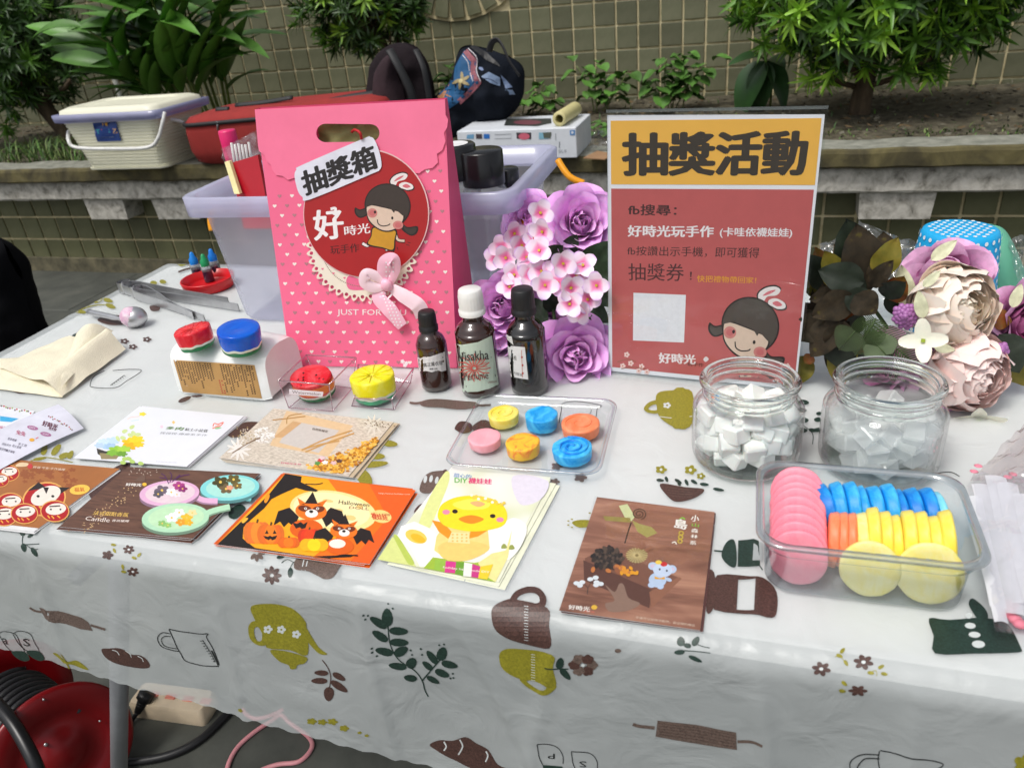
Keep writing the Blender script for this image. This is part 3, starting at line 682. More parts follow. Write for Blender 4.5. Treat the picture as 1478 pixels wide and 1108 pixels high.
for x, y, L, W, a in ((1402, 622, 62, 24, 180), (1420, 622, 62, 26, 28), (1398, 655, 72, 26, 178), (1412, 655, 85, 30, 32), (1405, 680, 60, 44, 92)): A.poly(leafp(x, y, L, W, a), BR)
for x, y, r in ((1330, 828, 22), (1420, 828, 24), (1470, 852, 18), (1030, 775, 12)): A.poly(petals(x, y, r, 5, 0, 1, .65), OL)
for q in ([(1150, 195, 0)],): pass
A.line([(1200, 150), (1225, 135), (1250, 145)], 3, DG).poly(leafp(1180, 132, 40, 15, -20), DG).line([(1235, 175), (1248, 150), (1275, 130)], 3, DG).poly(leafp(1240, 170, 45, 22, 100), DG)
for k in range(8): A.poly(leafp(1158+8*cos(k*pi/4), 206+7*sin(k*pi/4), 34, 20, k*45), BR)
for k in range(4): A.poly(leafp(1095+6*cos(k*pi/4), 110+7*sin(k*pi/4), 30, 18, k*45), BG)
A.poly(sp([(1255, 175), (1262, 130), (1300, 120), (1452, 142), (1445, 180), (1420, 215), (1385, 222), (1350, 205), (1310, 185)], 5), BG)
A.line([(1285, 180), (1295, 135)], 4, HO, smooth=False); A.line([(1300, 182), (1310, 140)], 4, HO, smooth=False); prints.append(A)
# -- front drop, middle (crop 450,760)
A = cloth_art((450, 760), 2.956)
A.line([(325, 420), (335, 500), (370, 565), (440, 615), (470, 660), (480, 700), (494, 730)], 5, DG).line([(470, 658), (510, 610), (545, 570)], 6, DG)
for x, y, L, W, a in ((323, 425, 78, 48, -92), (320, 430, 85, 34, 212), (330, 440, 82, 34, 5), (325, 485, 78, 34, 212), (332, 490, 82, 34, 2), (348, 540, 78, 34, 195), (352, 545, 66, 40, -28), (405, 600, 78, 30, 190), (410, 600, 50, 44, -52),
                       (448, 650, 56, 30, 190), (545, 572, 62, 44, -72), (535, 585, 72, 30, 232), (552, 580, 72, 32, 15), (515, 610, 56, 26, 220), (525, 612, 66, 32, 25), (490, 640, 60, 26, 30)): A.poly(leafp(x, y, L, W, a), DG)
for x, y in ((222, 375), (240, 378), (230, 392), (325, 328), (345, 348), (260, 512), (262, 528), (280, 546), (422, 525), (428, 545), (465, 520), (543, 505), (563, 502), (600, 630), (602, 648), (590, 650), (470, 545)): A.poly(el(x, y, 5, 4, n=8), DG)
A.poly(sp([(766, 370), (780, 335), (830, 310), (870, 310), (1005, 345), (1012, 420), (1015, 515), (900, 498), (830, 475), (780, 435)], 4), M('print_brown2', (80, 56, 50), .45, .6, 700))
A.poly(sp([(845, 310), (870, 275), (920, 255), (970, 262), (1000, 300), (992, 340), (960, 330), (860, 315)], 5), M('print_brown2', (78, 55, 48)), holes=[sp([(875, 308), (895, 290), (935, 280), (965, 292), (972, 318), (950, 326), (890, 314)], 5)])
for i in range(13): A.line([(906+(i % 2)*2, 338+i*12), (924, 340+i*12)], 2.4, HO, smooth=False)
A.poly(sp([(798, 560), (812, 530), (870, 522), (1026, 542), (1030, 600), (1040, 680), (960, 660), (880, 650), (815, 610)], 4), OL)
A.poly(sp([(885, 652), (930, 650), (1040, 672), (1020, 705), (975, 712), (920, 690)], 5), OL, holes=[sp([(915, 662), (950, 660), (1000, 675), (990, 692), (955, 690)], 5)])
for i in range(11): A.line([(934+(i % 2)*2, 545+i*11), (952, 547+i*11)], 2.4, HO, smooth=False)
A.line([(995, 597), (1050, 604), (1095, 605)], 5, DG).poly(leafp(1055, 604, 48, 34, -80), DG).poly(leafp(1060, 604, 62, 28, 45), DG)
for k in range(6): A.poly(petals(1158+38*cos(k*pi/3), 587+28*sin(k*pi/3), 27, 5, k*40, 1, .75, .2), BR if k % 2 else BG)
A.poly(el(1158, 587, 8, 6, n=10), HO)
A.poly(sp([(498, 940), (540, 920), (600, 920), (655, 903), (700, 930), (750, 960), (790, 1020), (850, 1045), (700, 1045), (600, 1000), (530, 965)], 4), BR)
for q in ([(560, 925), (570, 945), (560, 962)], [(628, 915), (640, 945), (622, 980)], [(740, 965), (748, 985), (738, 1010)]): A.line(q, 6, HO)
for dx in (0, 146):
    A.line([(962+dx, 925+dx*.2), (1040+dx, 935+dx*.2), (1070+dx, 970+dx*.18), (1072+dx, 1010+dx*.15)], 3.4, LN).line([(962+dx, 925+dx*.2), (970+dx, 980+dx*.2), (985+dx, 1015+dx*.15)], 3.4, LN)
A.poly([(985, 1015), (1070, 1022), (1068, 1045), (990, 1045)], DG)
A.text('P', [(1036, 990), (1006, 990), (1006, 968), (1036, 968)], LN).text('S', [(1172, 1024), (1142, 1020), (1142, 996), (1172, 998)], LN)
for x, y in ((0, 830), (45, 832), (90, 828), (140, 855), (205, 875), (235, 888)): A.poly(petals(x, y, 17 if x < 180 else 8, 5, 0, 1.3, .8), OL)
A.poly(el(1306, 528, 14, 9, n=12), BG); prints.append(A)
# -- front drop, right (crop 900,760 scale 2.557)
A = cloth_art((900, 760), 2.557)
A.poly(leafp(212, 440, 36, 30, -92), DG).poly(leafp(255, 438, 40, 24, -55), DG).poly(leafp(250, 440, 30, 18, -170), DG).line([(205, 455), (260, 458), (320, 465)], 3, DG).poly(leafp(226, 460, 40, 18, 175), DG).line([(265, 430), (290, 440), (318, 446)], 3, DG).poly(leafp(240, 475, 55, 16, 25), DG)
for x, y, r in ((730, 524, 36), (886, 498, 38)): flowerp(A, x, y, r, BR, True, 1, .78, 6)
A.poly(petals(865, 606, 36, 6, 0, 1, .6, .45), BR)
for x, y, a in ((785, 470, 20), (800, 465, -50), (815, 490, 60), (900, 536, 10), (940, 522, -30), (950, 540, 10), (805, 570, 40), (795, 605, 10)): A.poly(leafp(x, y, 26, 14, a), OL)
A.line([(780, 478), (800, 478), (815, 495)], 2.5, OL).line([(915, 535), (932, 530), (935, 550)], 2.5, OL)
A.line([(35, 725), (60, 735), (115, 742)], 12, BG).poly([(125, 715), (270, 735), (415, 765), (418, 830), (300, 812), (118, 775)], BG).line([(420, 800), (470, 800), (512, 806)], 11, BG)
for k in range(5): A.line([(130, 725+k*10), (270, 745+k*11), (410, 775+k*11)], 1.6, BR)
A.line([(948, 826), (1040, 840), (1175, 870), (1150, 895)], 4, LN).line([(945, 828), (940, 860), (945, 895)], 4, LN).line([(945, 842), (880, 845), (840, 870), (836, 900)], 4, LN).line([(945, 856), (890, 860), (860, 895)], 4, LN)
A.poly(petals(1478, 878, 40, 5), OL)
# dark green building / teapot at the right edge (top)
A.poly(sp([(1128, 335), (1200, 340), (1330, 330), (1345, 335), (1415, 350), (1465, 440), (1455, 462), (1300, 468), (1150, 465), (1145, 400)], 3), DG)
A.poly(sp([(1275, 285), (1290, 262), (1335, 300), (1345, 335), (1310, 338)], 4), DG)
for x, y, rx, ry in ((1275, 325, 12, 11), (1280, 362, 20, 11), (1296, 396, 22, 11), (1310, 432, 24, 14)): A.poly(el(x, y, rx, ry, 5), HO)
prints.append(A)
# -- top of the table: middle (crop 640,560 scale 2.995)
A = cloth_art((640, 560), 2.995)
A.poly(sp([(0, 58), (60, 55), (145, 72), (120, 92), (0, 85)], 4), BG).line([(140, 75), (175, 74), (205, 72)], 9, BG)
A.poly(sp([(50, 170), (70, 148), (115, 150), (125, 180), (90, 195), (55, 185)]), BR).poly(sp([(125, 165), (165, 138), (200, 145), (225, 180), (190, 195), (140, 190)]), BR)
A.line([(440, 88), (470, 72), (510, 75), (520, 62), (580, 56), (680, 72), (665, 88), (660, 120), (655, 150)], 3, LN).line([(512, 78), (505, 120), (500, 150)], 3, LN).line([(620, 72), (640, 90), (632, 110)], 2.4, LN)
A.poly(sp([(925, 22), (1000, 8), (1075, 15), (1075, 150), (1015, 172), (940, 130), (922, 80)], 4), OL).poly(sp([(928, 55), (890, 60), (866, 88), (888, 106), (930, 104)], 5), OL, holes=[sp([(925, 70), (900, 74), (886, 88), (900, 95), (925, 92)], 5)])
A.poly(el(1008, 165, 16, 9), OL).line([(935, 122), (1000, 128), (1075, 120)], 3, HO)
for x in (967, 1023): A.poly(petals(x, 73, 17, 5, 0, 1.1, .8), HO).poly(el(x, 73, 5, 4, n=8), OL)
A.poly(sp([(938, 412), (1040, 425), (1127, 435), (1090, 470), (1010, 490), (965, 462)], 5), BR)
for k in range(4): A.line([(960+k*3, 428+k*11), (1020, 434+k*11), (1075, 440+k*9)], 1.5, BG)
for x, y, L, a in ((920, 395, 35, 5), (960, 380, 26, 70), (1000, 392, 35, 30), (1045, 392, 30, 65), (1070, 395, 32, 30), (1108, 412, 40, 5), (1165, 432, 50, 10), (1015, 405, 18, 60)): A.poly(leafp(x, y, L, 14, a), DG)
for x, y, r in ((941, 350, 26), (1068, 352, 28), (1113, 378, 20)): A.poly(petals(x, y, r, 5, 0, 1, .7), OL).poly(el(x, y, r*.25, n=8), HO)
A.poly(sp([(555, 580), (590, 568), (640, 575), (640, 598), (590, 602)]), OL)
for x, y in ((540, 572), (555, 565), (540, 590), (556, 600), (632, 540)): A.poly(el(x, y, 5, 3, n=8), OL)
for x, y, r in ((592, 385, 30), (490, 336, 26), (482, 403, 22), (30, 250, 2)): A.poly(petals(x, y, r, 5, 0, 1, .7, .4), BG)
A.poly(sp([(0, 355), (20, 360), (12, 410), (0, 410)]), BR)
# -- right (crop 970,500 scale 2.638)
A.org = (970, 500); A.k = 2.638
A.poly(sp([(205, 745), (235, 732), (246, 780), (242, 835), (215, 830), (188, 795)], 4), DG).line([(160, 775), (195, 778)], 6, DG, smooth=False).poly([(252, 735), (310, 730), (330, 740), (335, 835), (250, 835)], DG).line([(330, 830), (345, 850)], 4, DG, smooth=False)
A.poly([(310, 745), (345, 745), (345, 815), (306, 812)], M('print_palegrey', (165, 172, 172), .5))
A.poly(sp([(135, 860), (160, 858), (166, 930), (155, 1000), (130, 1005)], 3), BR)
A.poly(sp([(172, 868), (300, 872), (360, 885), (398, 930), (400, 1000), (380, 1028), (300, 1015), (160, 1000), (165, 930)], 3), BR, holes=[[(252, 885), (318, 882), (312, 1000), (246, 998)]])
for x, y, L, W, a in ((482, 210, 40, 20, 5), (478, 240, 35, 18, 5), (476, 280, 45, 22, 0), (472, 318, 45, 20, 0), (570, 255, 22, 14, 180), (568, 278, 28, 18, 180), (570, 315, 34, 16, 175), (520, 315, 30, 14, 10)): A.poly(leafp(x, y, L, W, a), DG)
A.line([(500, 300), (535, 330), (535, 370)], 3, DG).line([(535, 325), (560, 308)], 3, DG, smooth=False)
A.line([(1008, 482), (1060, 478), (1095, 495)], 3.4, LN)
A.poly(sp([(0, 170), (60, 168), (62, 300), (20, 310), (0, 290)], 3), OL); prints.append(A)
# -- left part of the top (crop 0,350 scale 2.954)
A = cloth_art((0, 350), 2.954)
for x, y, L, a in ((320, 290, 50, 10), (335, 275, 45, -35), (400, 255, 40, -25), (440, 240, 42, 15), (450, 262, 45, 20), (590, 180, 35, -10), (640, 172, 30, 0), (680, 165, 30, 10), (370, 268, 40, -60)): A.poly(leafp(x, y, L, 18, a), OL)
A.line([(330, 290), (400, 268), (480, 262)], 4, OL)
A.poly(sp([(415, 330), (450, 310), (520, 315), (540, 345), (470, 350)]), BR).poly(sp([(560, 190), (620, 182), (655, 190), (610, 202)]), BR).poly(sp([(750, 82), (790, 78), (830, 82), (800, 92), (770, 100)]), OL)
A.poly(sp([(640, 270), (680, 272), (676, 290), (645, 290)]), BR).line([(760, 125), (800, 112), (840, 108)], 8, BR)
for x, y in ((530, 418), (566, 442), (626, 410)): A.poly(petals(x, y, 20, 5, 0, 1, .6, .4), BR).poly(el(x, y, 5, 3, n=8), HO)
A.poly(leafp(275, 412, 35, 10, -20), DG).poly(leafp(305, 402, 30, 12, -35), DG).poly(leafp(300, 410, 24, 8, 40), DG).line([(330, 400), (370, 385)], 2.5, LN, smooth=False)
for x, y in ((40, 425), (60, 415), (80, 412)): A.poly(petals(x, y, 14, 5, 0, 1.2, .5), BR)
A.line([(445, 545), (400, 570), (385, 600), (395, 615), (490, 618), (540, 590), (603, 548), (560, 540), (480, 545)], 2.6, LN).line([(470, 608), (530, 565)], 2.4, LN, smooth=False)
for i in range(7): A.line([(475+i*9, 602-i*6), (482+i*9, 608-i*6)], 2, LN, smooth=False)
A.poly(leafp(760, 680, 60, 18, -22), BR).poly(leafp(815, 656, 50, 8, 0), BR)
A.poly(sp([(0, 518), (40, 522), (50, 530), (0, 535)]), BR).poly(sp([(45, 625), (90, 628), (140, 640), (80, 642)]), BR)
A.poly(sp([(1010, 790), (1040, 768), (1100, 765), (1070, 800), (1000, 830), (970, 815)]), BR).poly(sp([(1140, 412), (1180, 403), (1196, 412), (1160, 420)]), BR)
for x, y, L, W, a in ((180, 905, 50, 26, -70), (220, 905, 60, 26, -50), (250, 915, 50, 24, -20), (140, 925, 60, 14, -10), (290, 920, 40, 22, -60)): A.poly(leafp(x, y, L, W, a), OL)
A.line([(130, 930), (200, 915), (310, 935)], 4, OL)
A.poly(sp([(385, 1040), (500, 955), (555, 950), (470, 1060), (400, 1100)]), BR); prints.append(A)
# -- middle left (crop 300,560 scale 3.693)
A = cloth_art((300, 560), 3.693)
A.poly(sp([(1135, 70), (1200, 55), (1300, 62), (1430, 78), (1420, 110), (1280, 105), (1150, 95)], 4), BG).line([(1075, 75), (1110, 78), (1145, 72)], 12, BG).line([(1425, 92), (1478, 95)], 8, BG, smooth=False)
A.poly(leafp(930, 290, 82, 34, 5), OL).poly(leafp(860, 362, 85, 34, 0), OL).poly(leafp(818, 412, 145, 34, -6), OL).poly(leafp(800, 440, 105, 70, 48), OL).line([(850, 345), (830, 400), (805, 445)], 5, OL)
A.poly(sp([(1130, 550), (1160, 470), (1230, 440), (1290, 450), (1240, 520), (1200, 555)]), BG)
for x, y in ((1160, 490), (1190, 485), (1220, 490)): A.poly(el(x, y, 9, 20, 15, 12), HO)
A.poly(sp([(1100, 650), (1125, 620), (1150, 615), (1130, 665), (1105, 672)]), BR)
A.poly(sp([(120, 640), (170, 615), (200, 640), (150, 690), (110, 680)]), DG); prints.append(A)
for A in prints: A.build_split('printed_motif', cl)

# ================================================================ helpers for the goods
def art_on(surf, org, k, eps=6e-5, base=1.5e-4, step=None): return Art(surf, step, eps, base, org, k)
def cr(org, k, *pts): return [(org[0]+x/k, org[1]+y/k) for x, y in pts]
CARD_EDGE = M('card_paper', (228, 228, 228), .55)
def sheet(name, label, quad, z, face, group=None, th=.0005, cat='card', off=(0, 0), rot=0, bend=0):
    c4 = [P(x, y, z) for x, y in quad]; c = sum(c4, V((0, 0, 0)))/4
    q = [c+MX.Rotation(R(rot), 3, 'Z')@(p-c)+V((off[0], off[1], 0)) for p in c4]
    b = B(); nn = 10
    def s(u, v, dz=0):
        p = q[3].lerp(q[2], u).lerp(q[0].lerp(q[1], u), v); p.z += dz+bend*((2*u-1)**2)*.5; return p
    b.mat(CARD_EDGE); b.grid(lambda u, v: s(u, v, -th), nn, 1, smooth=False)
    for fn in (lambda u, v: s(u, 0, -th*(1-v)), lambda u, v: s(u, 1, -th*(1-v))): b.grid(fn, nn, 1, smooth=False)
    for fn in (lambda u, v: s(0, u, -th*(1-v)), lambda u, v: s(1, u, -th*(1-v))): b.grid(fn, 1, 1, smooth=False)
    b.mat(face); b.grid(lambda u, v: s(u, v), nn, 2, smooth=False)
    t = thing(name, label, cat, (c.x, c.y, z-th), group); b.build('paper', t); return t
def rr(cx, cy, w, d, r, z, n=6, ang=0):
    o = []
    for (sx, sy, a0) in ((1, 1, 0), (-1, 1, 90), (-1, -1, 180), (1, -1, 270)):
        for i in range(n+1):
            a = R(a0+90*i/n); o.append((sx*(w/2-r)+r*cos(a), sy*(d/2-r)+r*sin(a)))
    c, s = cos(R(ang)), sin(R(ang)); return [V((cx+x*c-y*s, cy+x*s+y*c, z)) for x, y in o]
def loft(b, rings, cap0=False, cap1=False, smooth=True):
    n = len(rings[0]); vs = [p for r_ in rings for p in r_]
    b.add(vs, [(j*n+i, j*n+(i+1) % n, (j+1)*n+(i+1) % n, (j+1)*n+i) for j in range(len(rings)-1) for i in range(n)], None, smooth)
    if cap0: b.add(rings[0], [tuple(range(n-1, -1, -1))], None, False)
    if cap1: b.add(rings[-1], [tuple(range(n))], None, False)
def bvh_surf(obs):
    from mathutils.bvhtree import BVHTree
    vs, fs = [], []
    for o in obs:
        og = ORG[o.name]; k = len(vs); vs += [v.co+og for v in o.data.vertices]; fs += [[k+i for i in p.vertices] for p in o.data.polygons]
    bt = BVHTree.FromPolygons(vs, fs); last = [None]
    def f(x, y, h=0):
        d = ray(x, y).normalized(); p, n, i, _ = bt.ray_cast(CAM, d)
        if p is None: p, n, i, _ = bt.find_nearest(CAM+d*(last[0] or 2))
        if n.dot(d) > 0: n = -n
        last[0] = (p-CAM).length; return p+n*h
    return f
def pillow(b, outline, Y, th, wr_=.01, seed=0, rings=7, back=True, n=5, yfun=None):
    q = smooth_path([V((x, y, 0)) for x, y in outline], n, True); c = sum(q, V((0, 0, 0)))/len(q); k = len(q); vs = []; fs = []
    for side in ((-1, 1) if back else (-1,)):
        o = len(vs)
        for j in range(rings+1):
            t = 1-(1-j/rings)**1.6 if False else j/rings
            for p in q:
                x, y = c.x+(p.x-c.x)*t, c.y+(p.y-c.y)*t; w_ = Q(x, y, Y if yfun is None else yfun(x, y)); dz = th*math.sqrt(max(0, 1-t**2.6))
                m_ = wr_*(N.noise(V((w_.x*9+seed, w_.z*9, side)))+.5*N.noise(V((w_.x*28+seed, w_.z*22, side))))*(1-t*.6)
                d_ = (CAM-w_).normalized(); vs.append(w_+V((0, side*dz, 0))+V((0, m_, 0)))
        for j in range(rings):
            for i in range(k):
                f = (o+j*k+i, o+j*k+(i+1) % k, o+(j+1)*k+(i+1) % k, o+(j+1)*k+i); fs.append(f if side < 0 else tuple(reversed(f)))
    b.add(vs, fs)
exec_girl = None
def girl(A, X, c_hair=(62, 52, 46), bodyless=False):
    """printed cartoon child of the shop's logo; X maps the drawing's own coordinates to the artwork's"""
    T = lambda pts: [X(*p) for p in pts]; h = c_hair; line = (40, 32, 30); s = math.hypot(X(1, 0)[0]-X(0, 0)[0], X(1, 0)[1]-X(0, 0)[1])
    W, SK, PK = (236, 226, 224), (222, 196, 176), (214, 110, 120)
    for pts, ins in (([(598, 382), (592, 362), (610, 342), (640, 332), (660, 340), (650, 358), (622, 366), (612, 382)], [(606, 366), (622, 350), (645, 342), (630, 356)]),
                     ([(628, 390), (628, 376), (650, 368), (678, 378), (682, 394), (660, 400), (640, 394)], [(640, 384), (655, 376), (672, 386), (656, 392)])):
        A.poly(T(sp([((x-640)*1.1+640, (y-368)*1.14+368) for x, y in pts], 4)), line); A.poly(T(sp(pts, 4)), W); A.poly(T(sp(ins, 4)), PK)
    if not bodyless:
        A.line(T([(520, 605), (500, 622), (478, 612)]), 15*s, line).line(T([(520, 605), (500, 622), (480, 613)]), 10*s, W)
        A.line(T([(575, 620), (580, 645)]), 17*s, line, smooth=False).line(T([(575, 620), (579, 642)]), 11*s, W, smooth=False)
        A.line(T([(612, 575), (622, 600), (650, 604)]), 15*s, line).line(T([(612, 575), (622, 599), (648, 603)]), 9*s, SK)
        A.poly(T(sp([(520, 548), (565, 555), (616, 560), (612, 600), (606, 645), (560, 634), (498, 620), (512, 585)], 4)), line)
        A.poly(T(sp([(524, 552), (565, 559), (611, 564), (607, 600), (601, 638), (560, 629), (504, 615), (516, 585)], 4)), (206, 150, 42))
        for q in ([(606, 640), (604, 650)], [(618, 628), (622, 640)], [(655, 618), (668, 622)], [(660, 608), (672, 612)]): A.line(T(q), 2.5*s, line, smooth=False)
    A.poly(T(sp([(500, 470), (470, 478), (450, 470), (450, 495), (470, 512), (498, 500)], 4)), line).poly(T(sp([(498, 475), (470, 483), (455, 477), (456, 493), (472, 507), (495, 496)], 4)), h)
    A.poly(T(sp([(640, 535), (660, 548), (700, 545), (698, 572), (675, 583), (650, 570), (636, 555)], 4)), line).poly(T(sp([(644, 542), (662, 553), (694, 550), (692, 568), (675, 577), (653, 565)], 4)), h)
    A.poly(T(el(580, 462, 93, 88, 18, 36)), line).poly(T(el(580, 462, 88, 83, 18, 36)), h)
    A.poly(T(sp([(494, 462), (520, 458), (560, 466), (600, 476), (645, 492), (642, 530), (610, 560), (570, 567), (530, 550), (500, 515)], 5)), line)
    A.poly(T(sp([(498, 466), (520, 462), (560, 470), (600, 480), (640, 496), (637, 528), (608, 555), (570, 562), (533, 546), (504, 513)], 5)), SK)
    A.poly(T([(492, 470), (500, 430), (560, 420), (640, 450), (662, 500), (640, 502), (612, 478), (606, 492), (590, 472), (556, 446), (548, 462), (530, 456)]), h)
    A.poly(T(el(519, 492, 20, 19)), (206, 130, 124)).poly(T(el(519, 492, 12, 11)), (200, 108, 108)).poly(T(el(622, 540, 21, 17)), (206, 130, 124)).poly(T(el(622, 540, 12, 10)), (200, 108, 108))
    A.poly(T(el(530, 488, 4.5, 6)), line).poly(T(el(599, 512, 4.5, 6)), line).line(T([(539, 518), (544, 536), (562, 544), (584, 540), (590, 534)]), 4*s, line)
# ================================================================ GIFT BAG
K1 = (350, 130); k1 = 2.771
def leaned(b1, b2, lean, z=.74):
    p, q = P(*b1, z), P(*b2, z); e = (q-p).normalized(); n = V((-e.y, e.x, 0)); a = R(lean)
    return p, e, V((0, 0, cos(a)))+n*sin(a), (-n*cos(a)+V((0, 0, sin(a)))), n
bp0, be, bup, bn, bnb = leaned((419.5, 528), (659.5, 531), 11)
bs = plane_surf(bp0, bn)
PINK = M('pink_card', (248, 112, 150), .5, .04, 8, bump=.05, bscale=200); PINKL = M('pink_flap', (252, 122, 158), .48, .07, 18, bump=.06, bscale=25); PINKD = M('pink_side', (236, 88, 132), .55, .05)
bag = thing('gift_bag', 'tall pink paper gift bag with printed hearts and a handle slot standing near the middle', 'gift bag', bp0)
hole = [(x, y) for x, y in [(K1[0]+p[0]/k1, K1[1]+p[1]/k1) for p in (el(333, 172, 38, 37, n=14, a0=90, a1=270)+el(512, 172, 36, 35, n=14, a0=-90, a1=90))]]
front_out = [(419.5, 528), (659.5, 531), (641.5, 144), (368, 158)]
def slab(name, loop, mat, h0, h1, holes=(), surf=bs, parent=bag):
    """flat shape of real thickness lying in the leaned plane"""
    b = B().mat(mat); pts = [p for lp in [loop]+list(holes) for p in lp]
    fs = G.tessellate_polygon([[V((p[0], p[1], 0)) for p in lp] for lp in [loop]+list(holes)])
    top = [surf(*p, h1) for p in pts]; bot = [surf(*p, h0) for p in pts]
    for f in fs:
        n = (top[f[1]]-top[f[0]]).cross(top[f[2]]-top[f[0]]); g = tuple(f) if n.dot(CAM-top[0]) > 0 else tuple(reversed(f))
        b.add(top, [g], smooth=False); b.add(bot, [tuple(reversed(g))], smooth=False)
    for lp in [loop]+list(holes):
        m = len(lp); b.add([surf(*p, h1) for p in lp]+[surf(*p, h0) for p in lp], [(i, (i+1) % m, m+(i+1) % m, m+i) for i in range(m)], smooth=False)
    return b.build(name, parent)
slab('front_panel', front_out, PINK, -.0005, .0, [hole])
flap = cr(K1, k1, (49, 80), (810, 38), (812, 100), (822, 118), (818, 150), (806, 172), (812, 205), (800, 240), (778, 256), (782, 290), (760, 312), (728, 318), (706, 334), (672, 330), (640, 350), (560, 372), (400, 372), (260, 356), (205, 352), (182, 360), (160, 344), (134, 340), (118, 318), (114, 300), (96, 286), (88, 262), (66, 244), (62, 222))
slab('flap', flap, PINKL, .0006, .0016, [hole])
B2 = P(659.5, 531); TR = bs(641.5, 144); TL = bs(368, 158); bb2 = B2+bnb*.10+be*.004; bb1 = bp0+bnb*.10
tr2 = TR+bnb*.012; tl2 = TL+bnb*.012
b = B().mat(PINKD); mid = (B2+bb2)/2-be*.0; b.add([B2, TR, tr2, bb2], [(0, 3, 2, 1)], smooth=False); b.build('side_panel', bag); b = B().mat(PINKD); b.add([bp0, TL, tl2, bb1], [(0, 1, 2, 3)], smooth=False); b.build('side_panel', bag)
b = B().mat(PINKD); b.add([bb1, bb2, tr2, tl2], [(0, 1, 2, 3)], smooth=False); b.build('back_panel', bag)
b = B().mat(PINKD); b.add([bp0+V((0, 0, .001)), B2+V((0, 0, .001)), bb2+V((0, 0, .001)), bb1+V((0, 0, .001))], [(0, 1, 2, 3)], smooth=False); b.build('base', bag)
b = B().mat(M('kraft_lining', (150, 146, 92), .7, .3, 30, bump=.4, bscale=40)); l0, l1 = bs(455, 215, -.004), bs(560, 215, -.004); u0, u1 = bs(455, 172, -.004), bs(560, 168, -.004)
b.grid(lambda u, v: l0.lerp(l1, u).lerp(u0.lerp(u1, u), v)+bnb*(.008+.006*N.noise(V((u*6, v*4, 0)))), 16, 8); b.build('paper_filling', bag)
def heart(x, y, s, a=0):
    o = []
    for i in range(14):
        t = 2*pi*i/14; o.append((x+s*(16*sin(t)**3)/16, y-s*(13*cos(t)-5*cos(2*t)-2*cos(3*t)-cos(4*t))/16))
    return o
A = art_on(bs, (0, 0), 1.0)
def bilerp(u, v):
    a, b_, c_, d = [V(p) for p in ((368, 158), (641.5, 144), (659.5, 531), (419.5, 528))]; return a.lerp(b_, u).lerp(d.lerp(c_, u), v)
for j in range(7, 29):
    for i in range(0, 15):
        u = (i+.5+(.5 if j % 2 else 0))/14.6; v = j/26.5
        if not (.02 < u < .985 and v < .985): continue
        p = bilerp(u, v); x, y = (p.x-K1[0])*k1, (p.y-K1[1])*k1
        if y < 300 or (y < 390 and 110 < x < 740): continue
        if math.hypot(x-495, y-490) < 235 or math.hypot(x-480, y-620) < 215 or (y < 905 and y > 860 and 365 < x < 650): continue
        A.poly(heart(p.x, p.y, 3.0), (250, 236, 228) if (i+(j//2)) % 2 else (186, 126, 134))
A.text('JUST FOR YOU', cr(K1, k1, (378, 876), (655, 878), (655, 908), (378, 906)), (248, 238, 236), .012)
for x, y in ((640, 1085), (655, 1092), (650, 1100)): A.poly([(350+px/k1, 130+py/k1) for px, py in petals(x, y, 9)], (250, 236, 240))
A.build('printed_hearts', bag)
b = B(); r = random.Random(4)
for x0_, y0_ in ((395, 322), (640, 352)): pass
# lace doily (glued on): part of the bag
dc = (480, 620); rad = 205
loop = []
for i in range(40):
    a = 2*pi*i/40
    for t in range(5):
        aa = a+(t-2)/4*2*pi/40*.86; rr_ = rad+22*cos((t-2)/2*pi/2*.95); loop.append((dc[0]+rr_*cos(aa), dc[1]+rr_*sin(aa)))
holes_ = [el(dc[0]+(rad+2)*cos(2*pi*i/40), dc[1]+(rad+2)*sin(2*pi*i/40), 7.5, n=8) for i in range(40)]
slab('lace_doily', cr(K1, k1, *loop), M('doily', (240, 230, 212), .7, .05), .0018, .0024, [cr(K1, k1, *h) for h in holes_])
A = art_on(lambda x, y, h: bs(x, y, .0024+h), K1, k1)
A.poly(sp([(415, 760), (430, 740), (455, 752), (500, 770), (520, 790), (470, 800), (425, 795)], 4), (236, 110, 150))
for i in range(60):
    a = R(60+i*2.6); A.poly(el(dc[0]+165*cos(a), dc[1]+165*sin(a), 2.4, n=6), (150, 130, 110))
for i in range(9): A.poly(heart(320+i*22+10*(i % 2), 715+i*9-30*(i % 2), 5), (236, 120, 150))
A.build('doily_print', bag)
# round red tag with sticker hanging in front of the bag
tag_o = bs(485, 300, .004)
t = thing('hanging_tag', 'round red card tag with a lettered white sticker hung on the pink bag', 'tag', tag_o)
rim = el(495, 493, 252, 258, n=72)
slab('disc', cr(K1, k1, *rim), M('tag_edge', (232, 190, 190), .5), .0030, .0038, parent=t)
A = art_on(lambda x, y, h: bs(x, y, .0038+h), K1, k1)
A.poly(el(494, 494, 248, 254, n=72), M('tag_red', (172, 32, 34), .45, .05))
A.text('好', [(278, 482), (398, 470), (412, 592), (286, 604)], (244, 238, 238), .03)
A.line([(352, 476), (372, 474), (366, 500)], 11, (244, 238, 238))
A.text('時光', [(405, 545), (508, 530), (512, 572), (408, 584)], (240, 232, 232), .02)
A.text('玩手作', [(350, 622), (466, 612), (468, 648), (352, 658)], (74, 22, 22), .015)
girl(A, lambda x, y: (x, y)); A.build('printed_picture', t)
st = [(240, 428), (222, 405), (208, 345), (216, 318), (238, 300), (480, 196), (510, 188), (528, 200), (548, 250), (556, 300), (546, 322), (520, 334), (270, 438)]
slab('sticker', cr(K1, k1, *sp(st, 4)), M('sticker_white', (228, 228, 240), .4), .0042, .0052, parent=t)
